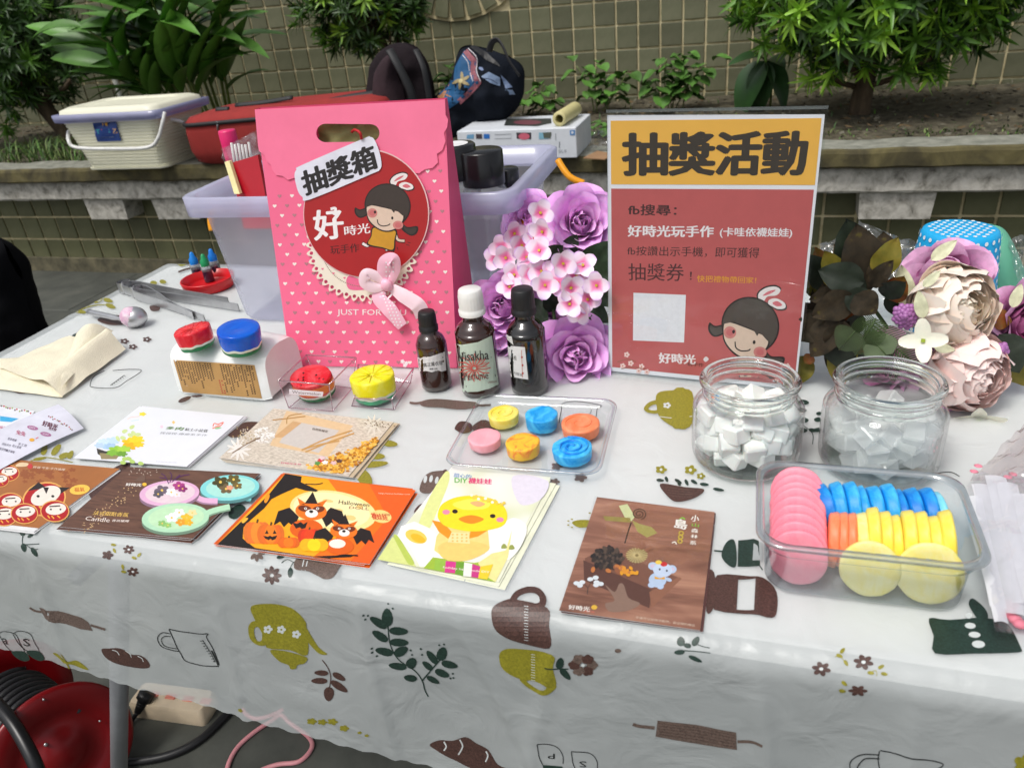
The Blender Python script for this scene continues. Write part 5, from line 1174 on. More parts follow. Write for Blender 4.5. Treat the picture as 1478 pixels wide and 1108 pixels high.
RED, GRN, BLU, YEL = marble('jelly_red', (216, 24, 40), (240, 96, 104), 22, 2, .25, .4, .7), marble('jelly_green', (14, 110, 58), (30, 140, 84), 20, 1, .25), marble('jelly_blue', (4, 84, 200), (10, 110, 224), 10, 1, .12), marble('jelly_yellow', (238, 228, 16), (246, 240, 90), 26, 1.5, .25)
CRM = marble('jelly_cream', (226, 232, 208), (240, 240, 226), 26, 1.5, .3)
def fruit(label, c, rad, h, top, mid, low, tiltx=0, tilty=0, ribs=0, seed=0, sx=1, sy=1, group=None):
    t = thing('fruit_soap', label, 'soap', c, group); X = MX.Translation(V(c))@MX.Rotation(R(tiltx), 4, 'X')@MX.Rotation(R(tilty), 4, 'Y')@MX.Diagonal((sx, sy, 1, 1)); n = 64
    def ring(rr_, z, wav=0): return [X@V((rr_*(1-(ribs and .05*(1-abs(cos(ribs*pi*i/n)))))*cos(2*pi*i/n), rr_*(1-(ribs and .05*(1-abs(cos(ribs*pi*i/n)))))*sin(2*pi*i/n), z+wav*N.noise(V((cos(2*pi*i/n)*2.2, sin(2*pi*i/n)*2.2, seed))))) for i in range(n)]
    b = B().mat(low); loft(b, [ring(rad*.88, .0005), ring(rad*.93, .002), ring(rad*.95, h*.24, .002)], cap0=True); b.build('green_base', t)
    b = B().mat(mid); loft(b, [ring(rad*.951, h*.22, .002), ring(rad*.965, h*.35, .003)]); b.build('pith', t)
    b = B().mat(top); loft(b, [ring(rad*.966, h*.33, .003), ring(rad*.985, h*.6), ring(rad, h*.90), ring(rad*.985, h*.97), ring(rad*.93, h), ring(rad*.6, h*(.99)), ring(rad*.25, h*.965), ring(rad*.02, h*.94)], cap1=True); b.build('fruit_body', t)
    if ribs:
        b = B().mat(M('rib_'+label[:6].replace(' ', '_'), (235, 70, 70) if 'red' in label else (226, 214, 10), .4))
        for i in range(ribs*2):
            a = pi*i/ribs; b.tube([X@V((rad*.12*cos(a), rad*.12*sin(a), h*.965)), X@V((rad*.55*cos(a), rad*.55*sin(a), h*.995)), X@V((rad*.9*cos(a), rad*.9*sin(a), h*.998))], .0007, 5)
        b.build('segment_line', t)
    return t, X
tz = .8035
c_ = P(287, 500, tz); fruit('red jelly soap with a green base, left one standing on the tissue pack', (c_.x, c_.y, tz), .0212, .0235, RED, CRM, GRN, 0, -6, 6, 1)
c_ = P(350, 502, tz); fruit('deep blue jelly soap with a green base, right one standing on the tissue pack', (c_.x, c_.y, tz-.001), .0238, .0275, BLU, CRM, GRN, 3, 6, 0, 2)
c_ = P(458, 566, ZT+.004); t, X = fruit('watermelon coloured soap with black seeds inside the clear acrylic box', (c_.x, c_.y, ZT+.004), .0252, .0265, RED, CRM, GRN, 14, 0, 0, 3, 1, .8)
b = B().mat(M('seed', (40, 20, 20), .4)); r = random.Random(2)
for i in range(9): a = r.uniform(0, 6.3); q_ = r.uniform(.006, .021); b.ball(X@V((q_*cos(a), q_*sin(a), .0262)), (.0011, .0016, .0006), 8)
b.build('seed', t)
b = B().mat(M('jelly_orange', (236, 120, 30), .4)); b.lathe([(.0250, .011), (.0256, .016), (.0256, .022)], 20, X@MX.Rotation(R(-30), 4, 'Z')@MX.Diagonal((1.006, 1.006, 1, 1)), cap=False); o = b.build('orange_band', t)
c_ = P(543, 572, ZT+.002); fruit('bright yellow segmented soap on a green base in an open clear case', (c_.x, c_.y, ZT+.0025), .0258, .029, YEL, CRM, marble('jelly_mint', (70, 170, 120), (90, 186, 136), 20, 1, .25), 0, 0, 5, 4)
def acr_box(label, base, top, z0, z1, wall_from=0):
    bp_ = [P(x, y, z0) for x, y in base]; tp_ = [P(x, y, z1) for x, y in top]; c = sum(bp_, V((0, 0, 0)))/4
    t = thing('acrylic_box', label, 'clear box', (c.x, c.y, z0))
    b = B().mat(clear('box_clear', (252, 250, 252), .03, .5, .03, power=3.5))
    for i in range(4): j = (i+1) % 4; b.add([bp_[i], bp_[j], tp_[j], tp_[i]], [(0, 1, 2, 3)], smooth=False)
    b.add(bp_, [(0, 1, 2, 3)], smooth=False); b.build('wall_sheet', t)
    b = B().mat(clear('box_edge', (235, 200, 214), .22, .8, .05, milk=.3, milkc=(232, 206, 216)))
    for i in range(4): j = (i+1) % 4; b.tube([bp_[i], tp_[i]], .0006, 6); b.tube([tp_[i], tp_[j]], .0009, 6); b.tube([bp_[i], bp_[j]], .0006, 6)
    b.build('edge', t); return t, bp_, tp_
K4 = (230, 430); k4 = 3.695
t, bp_, tp_ = acr_box('small clear acrylic box flaring open, with a label strip and a watermelon soap inside', cr(K4, k4, (690, 585), (925, 603), (1030, 480), (845, 458)), cr(K4, k4, (635, 440), (905, 462), (1050, 318), (785, 303)), ZT+.001, ZT+.036)
nn = (bp_[1]-bp_[0]).cross(tp_[0]-bp_[0]); A = art_on(plane_surf(bp_[0], nn), K4, k4); A.poly([(692, 485), (875, 500), (870, 527), (692, 513)], (240, 236, 240)).text('Watermelon', [(708, 493), (860, 505), (858, 520), (708, 508)], (120, 100, 104), 0); A.build('label_strip', t)
acr_box('open shallow clear case around the yellow soap beside the bottles', cr(K4, k4, (1025, 575), (1250, 595), (1340, 450), (1075, 440)), cr(K4, k4, (1040, 535), (1240, 540), (1355, 375), (1060, 355)), ZT+.0005, ZT+.014)

# ================================================================ TONGS, SCOOP, DROPPERS, FABRIC
ST = M('steel', (196, 196, 198), .33, .08, 60, metal=.85)
def tong(label, bend, a_end, b_end, z, hw=.0085):
    t = thing('serving_tongs', label, 'tongs', P(*bend, z), 'steel tongs on the cloth')
    p0 = P(*bend, z)
    for k, e in enumerate((a_end, b_end)):
        b = B().mat(ST); pe = P(*e, ZT+.004); d = (pe-p0).normalized(); s = V((-d.y, d.x, 0)).normalized()*(1 if k else -1)
        path = smooth_path([p0-d*.006+s*.001, p0+d*.012+s*.011, p0+d*.06+s*.009, p0.lerp(pe, .6)+s*.003, pe], 6); vs = []
        for i, p in enumerate(path):
            tn = (path[min(i+1, len(path)-1)]-path[max(0, i-1)]).normalized(); nr = V((-tn.y, tn.x, 0)).normalized(); w_ = hw*(1-.35*i/len(path))
            zc = ZT+.001+w_
            for (ax, az) in ((-.0006, -w_), (.0006, -w_), (.0006, w_), (-.0006, w_)): vs.append(V((p.x, p.y, zc+az))+nr*(ax+(.0015*(1-(az/w_)**2) if 0 else 0)))
        b.add(vs, [(i*4+j, i*4+(j+1) % 4, (i+1)*4+(j+1) % 4, (i+1)*4+j) for i in range(len(path)-1) for j in range(4)]+[(0, 1, 2, 3)], smooth=False); b.build('arm', t)
    b = B().mat(ST); pts = []
    d = (P(*a_end)-p0).normalized(); b.lathe([(.0105, ZT+.001), (.0108, ZT+.010), (.0105, ZT+.0185)], 24, MX.Translation((p0.x-d.x*.004, p0.y-d.y*.004, 0)), cap=False); b.build('spring_bend', t)
tong('upper pair of steel tongs pointing right towards the lilac box', (184, 418), (345, 446), (330, 436), ZT+.004)
tong('lower steel tongs partly hidden behind the red soap', (200, 424), (296, 462), (280, 458), ZT+.004)
t = thing('steel_scoop', 'small steel scoop with a round bowl lying face down on the cloth', 'scoop', P(198, 470)); c_ = P(197, 466, ZT+.004)
b = B().mat(ST); b.ball((c_.x, c_.y, ZT+.0135), (.019, .017, .0155), 24); b.build('bowl', t)
b = B().mat(ST); h0, h1 = P(182, 462, ZT+.012), P(128, 450, ZT+.008); b.tube(smooth_path([h0, h0.lerp(h1, .3), h1], 5), [.003]*5+[.0045]*6, 10); b.build('handle', t)
b = B().mat(marble('residue', (214, 170, 196), (236, 220, 228), 60, 1)); b.ball((c_.x-.003, c_.y-.003, ZT+.0150), (.0165, .0150, .0153), 16); b.build('soap_residue', t)
dc_ = P(303, 414, ZT); t = thing('red_dish', 'shallow round red plastic dish holding three dropper bottles', 'dish', dc_); b = B().mat(M('red_plastic', (204, 22, 30), .3, .06))
b.lathe([(.0001, .0015), (.036, .0015), (.0385, .004), (.041, .017), (.0428, .0172), (.0432, .0155), (.0405, .001), (.037, .0003), (.0001, .0003)], 48, MX.Translation(dc_), cap=False); b.build('bowl', t)
for k, ((x, y), cm, lab) in enumerate((((287, 403), (10, 130, 220), 'dropper bottle with a blue cap, left in the red dish'), ((303, 406), (20, 150, 90), 'dropper bottle with a green cap, middle one in the red dish'), ((314, 398), (10, 120, 214), 'dropper bottle with a blue cap, right and rearmost in the red dish'))):
    c_ = P(x, y, ZT+.002); t = thing('dropper_bottle', lab, 'bottle', c_, 'dropper bottles in the red dish'); X = MX.Translation(c_)
    b = B().mat(M('dye_dark', (46, 40, 62), .15, .2, coat=.6)); b.lathe([(.0001, .0005), (.0078, .0005), (.0082, .002), (.0082, .019)], 20, X, cap=False); b.build('dye', t)
    b = B().mat(clear('dropper_clear', (220, 226, 228), .1, .6, .1, milk=.3)); b.lathe([(.0082, .019), (.0082, .026), (.0065, .028)], 20, X, cap=False); b.build('neck', t)
    b = B().mat(ink(cm, .3)); b.lathe([(.0068, .0275), (.0072, .036), (.0045, .040), (.0032, .046), (.0016, .048), (.0001, .048)], 20, X, cap=False); b.build('cap', t)
t = thing('napkin', 'cream cotton napkin folded over itself at the left of the table', 'cloth', P(90, 545)); FAB = M('cream_cotton', (240, 232, 206), .85, .05, 60, bump=.5, bscale=700)
b = B().mat(FAB)
o_ = [P(x, y) for x, y in ((-20, 550), (92, 574), (183, 508), (60, 488), (-20, 530))]
def napk(u, v):
    a = P(-25, 560).lerp(P(91, 575), u); c_ = P(-10, 520).lerp(P(110, 512), u); p = a.lerp(c_, v); e = min(1, 6*min(u, 1-u, v, 1-v)+.12); return V((p.x, p.y, ZT+.001+.007*e+.0025*N.noise(V((u*3, v*3, 1)))))
b.grid(napk, 24, 16)
def fold(u, v):   # the upper layer, curling up along its right edge
    a = P(91, 575).lerp(P(183, 507), u); m_ = P(-10, 535).lerp(P(86, 492), u**1.0); p = a.lerp(m_, v); lift = .022*math.exp(-((v-.16)/.16)**2)*(.35+.65*u)*min(1, 5*(v+.02)); return V((p.x, p.y, ZT+.003+lift+.008*min(1, 8*v)*min(1, 5*(1-v))+.002*N.noise(V((u*4, v*3, 4)))))
b.grid(fold, 28, 30)
def fold2(u, v):  # rolled flap at the right
    a = P(92, 573).lerp(P(168, 490), u); c_ = P(100, 540).lerp(P(118, 502), u); p = a.lerp(c_, v); return V((p.x, p.y, ZT+.012+.020*sin(pi*min(1, v*1.0)*.8+.1)*(.25+.75*u)+.001*N.noise(V((u*5, v*4, 8)))))
b.grid(fold2, 24, 16); b.build('fabric', t)
# ================================================================ CARDS ON THE TABLE
def stack(name, label, quad, n, face, group, under, draw, dz=.0009, offs=None, org=(0, 0), k=1.0, eps=3e-5, z0=ZT+.0006, rough=.3, bend=0):
    r = random.Random(len(label)); offs = offs or [(r.uniform(-.002, .002), r.uniform(-.003, .001), r.uniform(-1.2, 1.2)) for _ in range(n-1)]
    for i in range(n-1):
        z = z0+dz*i; t = sheet(name, under[i] if isinstance(under, list) else under, quad, z, face, group, off=offs[i][:2], rot=offs[i][2], bend=bend)
    z = z0+dz*(n-1); t = sheet(name, label, quad, z, face, group, bend=bend)
    A = Art(z_surf(z), None, eps, 1.2e-4, org, k); draw(A); A.build('printed_picture', t); return t
def wood(name, a, b_, rough=.3): return ramp_mat(name, [(.3, a), (.7, b_)], scale=3, detail=8, rough=rough, stretch=(6, 60, 6), bump=0, dist=1.5)
UN = lambda s: ['lowest card under %s' % s, 'middle card just under %s' % s, 'uppermost covered card under %s' % s, 'card slipped between the others under %s' % s]
# -- halloween stack (crop 300,560 k 3.693)
def hallo(A):
    A.org, A.k = (300, 560), 3.693; K = (24, 20, 16); OG = (240, 116, 16)
    A.poly([(413, 455), (1108, 545), (862, 935), (50, 832)], (246, 170, 20)); A.poly([(640, 485), (1108, 545), (862, 935), (560, 900), (800, 700)], OG); A.poly([(860, 513), (1108, 545), (862, 935), (760, 922), (960, 690)], (236, 96, 26))
    A.poly(el(668, 655, 232, 108, 8, 40), (250, 226, 150)).poly(el(660, 650, 205, 92, 8, 40), (252, 238, 178))
    for x, y, a, b_ in ((560, 600, 26, 9), (760, 690, 30, 14), (720, 745, 24, 9), (640, 600, 30, 8), (810, 630, 18, 14), (700, 650, 22, 8)): A.poly(el(x, y, a, b_, 8, 12), (242, 208, 130))
    A.poly([(413, 455), (500, 470), (495, 500), (560, 530), (590, 545), (575, 552), (520, 545), (470, 530), (400, 560), (340, 590), (300, 640), (230, 700), (190, 740), (185, 800), (250, 850), (380, 870), (560, 895), (700, 890), (800, 885), (760, 900), (640, 905), (862, 935), (50, 832), (230, 660), (330, 560)], K)
    A.poly(sp([(300, 600), (318, 560), (330, 575), (312, 610)]), (240, 150, 30)).poly(sp([(180, 710), (200, 690), (215, 695), (190, 718)]), (240, 180, 60)).line([(520, 510), (580, 512), (612, 505)], 5, K)
    def bear(x, y, s):
        for sx in (-1, 1):
            A.poly([(x+sx*60*s, y+30*s), (x+sx*110*s, y-20*s), (x+sx*170*s, y+0*s), (x+sx*195*s, y+75*s), (x+sx*160*s, y+55*s), (x+sx*140*s, y+85*s), (x+sx*115*s, y+60*s), (x+sx*85*s, y+85*s)], K)
        A.poly(el(x-20*s, y+95*s, 88*s, 52*s, 0), (224, 96, 10)).poly([(x-52*s, y-22*s), (x-68*s, y-72*s), (x-18*s, y-40*s)], OG).poly([(x+60*s, y-18*s), (x+92*s, y-62*s), (x+22*s, y-38*s)], OG)
        A.poly(el(x+5*s, y, 84*s, 48*s, 4), (240, 118, 24)); A.poly(el(x-28*s, y-14*s, 36*s, 17*s, 8), (110, 46, 12)).poly(el(x+44*s, y-10*s, 34*s, 17*s, -8), (110, 46, 12)); A.poly(el(x+8*s, y+12*s, 34*s, 22*s), (246, 240, 230)).poly(el(x+6*s, y+2*s, 11*s, 8*s), K)
        for ex in (-24, 40): A.poly(el(x+ex*s, y-14*s, 8*s, 7*s, n=10), (246, 240, 230)).poly(el(x+ex*s, y-14*s, 4*s, 4*s, n=8), K)
        A.poly([(x-28*s, y-42*s), (x+14*s, y-104*s), (x+40*s, y-40*s), (x+70*s, y-34*s), (x-50*s, y-36*s)], K); A.line([(x-30*s, y-38*s), (x+40*s, y-36*s)], 6*s, OG, smooth=False)
    def pump(x, y, rx, ry, c, face=False):
        for dx in (-.55, .55, -.28, .28, 0): A.poly(el(x+dx*rx, y, rx*.46, ry, 0, 18), (int(c[0]*(.93+.07*(abs(dx) < .3))), int(c[1]*(.84+.16*(abs(dx) < .1))), c[2]))
        A.line([(x, y-ry*.9), (x+4, y-ry*1.25)], 9, (90, 60, 20), smooth=False)
        if face:
            for sx in (-1, 1): A.poly([(x+sx*.45*rx, y-.05*ry), (x+sx*.15*rx, y-.05*ry), (x+sx*.28*rx, y-.45*ry)], K)
            A.poly([(x-.55*rx, y+.15*ry), (x-.2*rx, y+.25*ry), (x-.05*rx, y+.12*ry), (x+.1*rx, y+.25*ry), (x+.5*rx, y+.1*ry), (x+.35*rx, y+.5*ry), (x+.1*rx, y+.62*ry), (x, y+.45*ry), (x-.15*rx, y+.6*ry), (x-.4*rx, y+.45*ry)], K)
    bear(545, 655, 1.0); A.poly([(450, 715), (475, 722), (495, 712), (510, 724), (532, 712), (520, 745), (500, 750), (490, 740), (470, 748)], K)
    pump(262, 770, 72, 58, (240, 140, 40)); pump(335, 778, 72, 52, (240, 130, 30), True); pump(540, 790, 60, 40, (226, 70, 20)); bear(720, 760, .86); A.poly(el(690, 828, 44, 24), (246, 236, 220)); pump(430, 822, 58, 28, (240, 124, 20)); pump(566, 835, 76, 34, (250, 214, 20))
    A.line([(640, 905), (720, 888), (800, 892)], 6, K); A.text('Halloween', [(700, 595), (862, 612), (860, 632), (696, 616)], (60, 40, 20), .015).text('DOLL', [(755, 628), (860, 634), (858, 650), (752, 642)], (150, 90, 60), .01)
    A.poly(el(925, 683, 54, 34, 10), (250, 214, 130)).text('襪娃娃', [(866, 662), (952, 672), (964, 706), (876, 698)], (206, 60, 40), .03).text('小怪獸', [(926, 664), (972, 670), (970, 682), (924, 676)], (180, 90, 60), .01)
    A.text('http://www.holiday.com', [(910, 556), (1078, 562), (1076, 570), (910, 564)], (250, 226, 200), 0)
stack('postcard', 'orange and black Halloween card with costumed bears, topmost of its stack', cr((300, 560), 3.693, (413, 452), (1108, 543), (862, 937), (48, 833)), 4, M('card_orange', (214, 90, 16), .35), 'Halloween cards in a fanned stack', UN('the Halloween bear card'), hallo, offs=[(.003, -.003, -1.2), (-.002, .0, 1.5), (-.003, -.001, -.8)])
# -- spoon card stack (crop 0,560 k 3.693)
WD1 = wood('wood_print_dark', (76, 52, 42), (122, 86, 68))
def spoon(A):
    A.org, A.k = (0, 560), 3.693; A.poly([(683, 419), (1383, 455), (1028, 800), (318, 738)], WD1)
    def dish(x, y, rx, ry, rim, inner, h, deco):
        for p in h[:1]: A.line([(x+rx*.7, y+ry*.1), *h], 34, tuple(int(v*.72) for v in rim)); A.line([(x+rx*.7, y-ry*.05), *[(a, b_-6) for a, b_ in h]], 28, rim)
        A.poly(el(x, y+16, rx, ry, -4, 36), tuple(int(v*.62) for v in rim)).poly(el(x, y, rx, ry, -4, 36), rim).poly(el(x+4, y-2, rx*.83, ry*.8, -4, 36), inner)
        for dx, dy, r_, c in deco: A.poly(petals(x+dx, y+dy, r_, 5, dx, 1.15, .8), c).poly(el(x+dx, y+dy, r_*.2, n=8), (236, 200, 90))
    dish(1225, 530, 158, 68, (132, 214, 214), (170, 226, 214), [(1378, 560), (1385, 572)] and [(1300, 575), (1340, 590)], [(-50, -30, 40, (70, 66, 30)), (20, -44, 34, (96, 88, 40)), (-20, 6, 34, (110, 92, 60)), (40, -10, 24, (120, 100, 50)), (0, 0, 18, (236, 160, 130))])
    dish(903, 560, 160, 68, (226, 178, 210), (228, 206, 214), [(1080, 600), (1160, 606)], [(-40, -16, 36, (110, 96, 110)), (-60, 4, 26, (90, 84, 96)), (50, -40, 30, (170, 60, 130)), (70, -24, 24, (140, 40, 110)), (10, -6, 28, (240, 238, 240)), (40, 6, 20, (240, 230, 236))])
    for q in ([(900, 510), (880, 470), (860, 455)], [(905, 505), (915, 465), (905, 448)], [(915, 500), (960, 470), (1010, 460)], [(880, 480), (850, 475)], [(940, 478), (960, 460)]): A.line(q, 5, (84, 40, 90))
    dish(935, 690, 180, 78, (178, 222, 186), (192, 228, 186), [(1130, 660), (1225, 636)], [(60, 0, 30, (240, 190, 50)), (90, -26, 24, (236, 220, 160)), (30, 24, 26, (236, 160, 40)), (70, 26, 22, (240, 180, 30)), (-20, 0, 32, (244, 244, 244)), (20, -28, 28, (244, 244, 240)), (-70, 30, 22, (140, 190, 110)), (-40, 40, 18, (150, 200, 110))])
    r = random.Random(3)
    for i in range(70): u = r.random(); x, y = lerp(700, 440, u)+r.gauss(0, 22), lerp(535, 765, u)+r.gauss(0, 12); A.poly(el(x, y, 3.4, 2.6, n=6), (216, 180, 130))
    for i in range(16): A.poly(el(770+r.gauss(0, 40), 445+r.gauss(0, 12), 3, 2.2, n=6), (220, 200, 180))
    A.poly([(712, 497), (745, 470), (775, 460), (772, 498)], (110, 84, 70)); A.text('好時光', [(672, 505), (758, 507), (752, 524), (668, 520)], (240, 232, 224), .04).poly(el(770, 512, 12, 9), (240, 190, 60))
    A.text('法式甜點香氛', [(505, 652), (690, 664), (680, 686), (492, 674)], (226, 186, 96), .02).text('Candle', [(462, 682), (590, 692), (582, 714), (452, 702)], (240, 226, 216), .005).text('香氛蠟燭', [(600, 698), (690, 702), (684, 714), (594, 710)], (240, 226, 216), .01)
stack('postcard', 'dark wood print card with three pastel soap dishes, topmost of its stack', [(185, 674), (374.5, 683), (278.5, 777), (86, 760)], 4, M('card_brown', (96, 64, 54), .35), 'dish picture cards in a stack', UN('the pastel dish card'), spoon, offs=[(.004, -.004, -1.5), (.003, -.002, 1.2), (-.001, -.003, .6)])
# -- chick stack (crop 640,560 k 2.995; lower left from crop 300,560)
def chick(A):
    A.org, A.k = (300, 560), 3.693; Z = lambda x, y: ((640+x/2.995-300)*3.693, (560+y/2.995-560)*3.693)
    A.poly([(1311, 405), (1828, 474), (1533, 1032), (905, 912)], ramp_mat('bokeh_print', [(.3, (216, 222, 172)), (.48, (234, 236, 222)), (.7, (240, 236, 242))], scale=16, detail=1, rough=.3, bump=0))
    A.poly(sp([Z(300, 380), Z(450, 400), Z(420, 480), Z(330, 500)], 5), (226, 220, 232)).poly(sp([Z(-110, 600), Z(-60, 470), Z(10, 360), Z(25, 400), Z(-30, 540), Z(-80, 640)], 5), (224, 230, 150)).poly(sp([Z(240, 620), Z(300, 560), Z(360, 600), Z(330, 690), Z(270, 740)], 5), (246, 246, 240)).poly(sp([Z(-70, 640), Z(-20, 600), Z(20, 640), Z(-10, 740), Z(-80, 760)], 5), (240, 242, 228))
    W = (244, 244, 238); A.poly([(1005, 800), (1030, 735), (1100, 710), (1180, 745), (1240, 800), (1290, 900), (1330, 960), (1200, 950), (1130, 950), (1080, 850)], W).poly(el(1110, 790, 60, 34, 20), (250, 206, 90)).poly(el(1120, 800, 42, 20, 25), (246, 186, 40))
    A.poly([(905, 912), (985, 790), (1060, 860), (1110, 950), (1100, 948)], (216, 224, 140)).poly(sp([(990, 790), (1010, 785), (1060, 860), (1100, 930), (1070, 936), (1030, 870)], 5), (186, 204, 90))
    A.poly([(1150, 958), (1200, 900), (1420, 930), (1580, 900), (1533, 1032)], (160, 190, 60)).poly([(1440, 930), (1560, 850), (1620, 760), (1600, 900), (1533, 1032), (1480, 1000)], (236, 226, 150))
    A.poly([Z(190, 560), Z(300, 600), Z(270, 700), Z(180, 720)], (240, 240, 236))
    A.poly([Z(-30, 640), Z(20, 570), Z(190, 585), Z(200, 690), Z(140, 730), Z(20, 745), Z(-40, 700)], (236, 214, 130)).poly(sp([Z(-20, 680), Z(60, 655), Z(170, 670), Z(195, 700), Z(100, 745), Z(0, 735)], 4), (238, 206, 116))
    A.poly([Z(-50, 570), Z(0, 580), Z(40, 625), Z(20, 650), Z(-20, 620)], (244, 150, 30)).poly([Z(230, 590), Z(120, 605), Z(110, 650), Z(150, 640)], (244, 150, 30)).poly([Z(35, 622), Z(110, 625), Z(115, 672), Z(18, 665)], (246, 224, 160))
    for i in range(3):
        for j in range(4): A.poly(el(*Z(40+j*20, 632+i*14), 6, 5, n=6), (232, 190, 100))
    A.poly(sp([Z(-25, 545), Z(-5, 500), Z(60, 470), Z(150, 465), Z(240, 490), Z(275, 540), Z(262, 590), Z(200, 612), Z(110, 618), Z(20, 600), Z(-15, 575)], 5), (250, 222, 36)).poly(sp([Z(40, 500), Z(120, 478), Z(200, 495), Z(180, 520), Z(90, 525)], 5), (252, 236, 90))
    A.poly(sp([Z(65, 565), Z(120, 548), Z(175, 566), Z(120, 586)], 5), (240, 140, 30)).poly(el(*Z(50, 532), 15, 11), (40, 30, 24)).poly(el(*Z(213, 552), 15, 11), (40, 30, 24)).poly(el(*Z(12, 535), 20, 13), (246, 140, 170)).poly(el(*Z(245, 568), 20, 13), (246, 140, 170))
    for i in range(15): A.poly(el(*Z(122+i*10, 462+i*2.4+(i % 2)*9), 9, 8, n=8), (240, 206, 80) if i % 3 else (250, 244, 220))
    A.poly(sp([Z(115, 495), Z(150, 488), Z(180, 500), Z(150, 512)]), (236, 180, 120))
    A.poly([Z(-35, 740), Z(15, 745), Z(10, 790), Z(-40, 785)], (150, 190, 70)).poly([Z(10, 745), Z(55, 750), Z(50, 800), Z(5, 795)], (214, 60, 140)).poly([Z(55, 750), Z(90, 752), Z(85, 812), Z(50, 800)], (110, 160, 50)).poly([Z(90, 752), Z(125, 758), Z(120, 815), Z(85, 812)], (236, 236, 226)).poly([Z(125, 758), Z(160, 770), Z(150, 820), Z(120, 815)], (200, 60, 130)).poly([Z(160, 770), Z(215, 760), Z(190, 825), Z(150, 820)], (244, 206, 50))
    A.text('甜心的', [Z(45, 366), Z(122, 374), Z(120, 392), Z(44, 384)], (70, 130, 190), .02).text('DIY', [Z(48, 386), Z(104, 390), Z(102, 410), Z(48, 408)], (90, 180, 60), .03).text('襪娃娃', [Z(108, 386), Z(212, 392), Z(208, 416), Z(106, 412)], (226, 60, 120), .03)
    A.text('holiday handmade DIY', [Z(0, 768), Z(200, 790), Z(198, 802), Z(-2, 780)], (250, 240, 226), .0)
    for x, y in ((262, 686), (295, 690)): A.poly(sp([Z(x-12, y+6), Z(x-6, y-12), Z(x+6, y-12), Z(x+12, y+4)]), (150, 160, 80))
stack('postcard', 'tall card with a yellow felt chick and white lilies, topmost of its stack', cr((640, 560), 2.995, (42, 333), (463, 395), (240, 838), (-268, 740)), 3, M('card_cream', (230, 232, 206), .35), 'chick cards in a stack', UN('the chick card'), chick, offs=[(.009, -.006, -1.6), (.004, -.003, -2.2)])
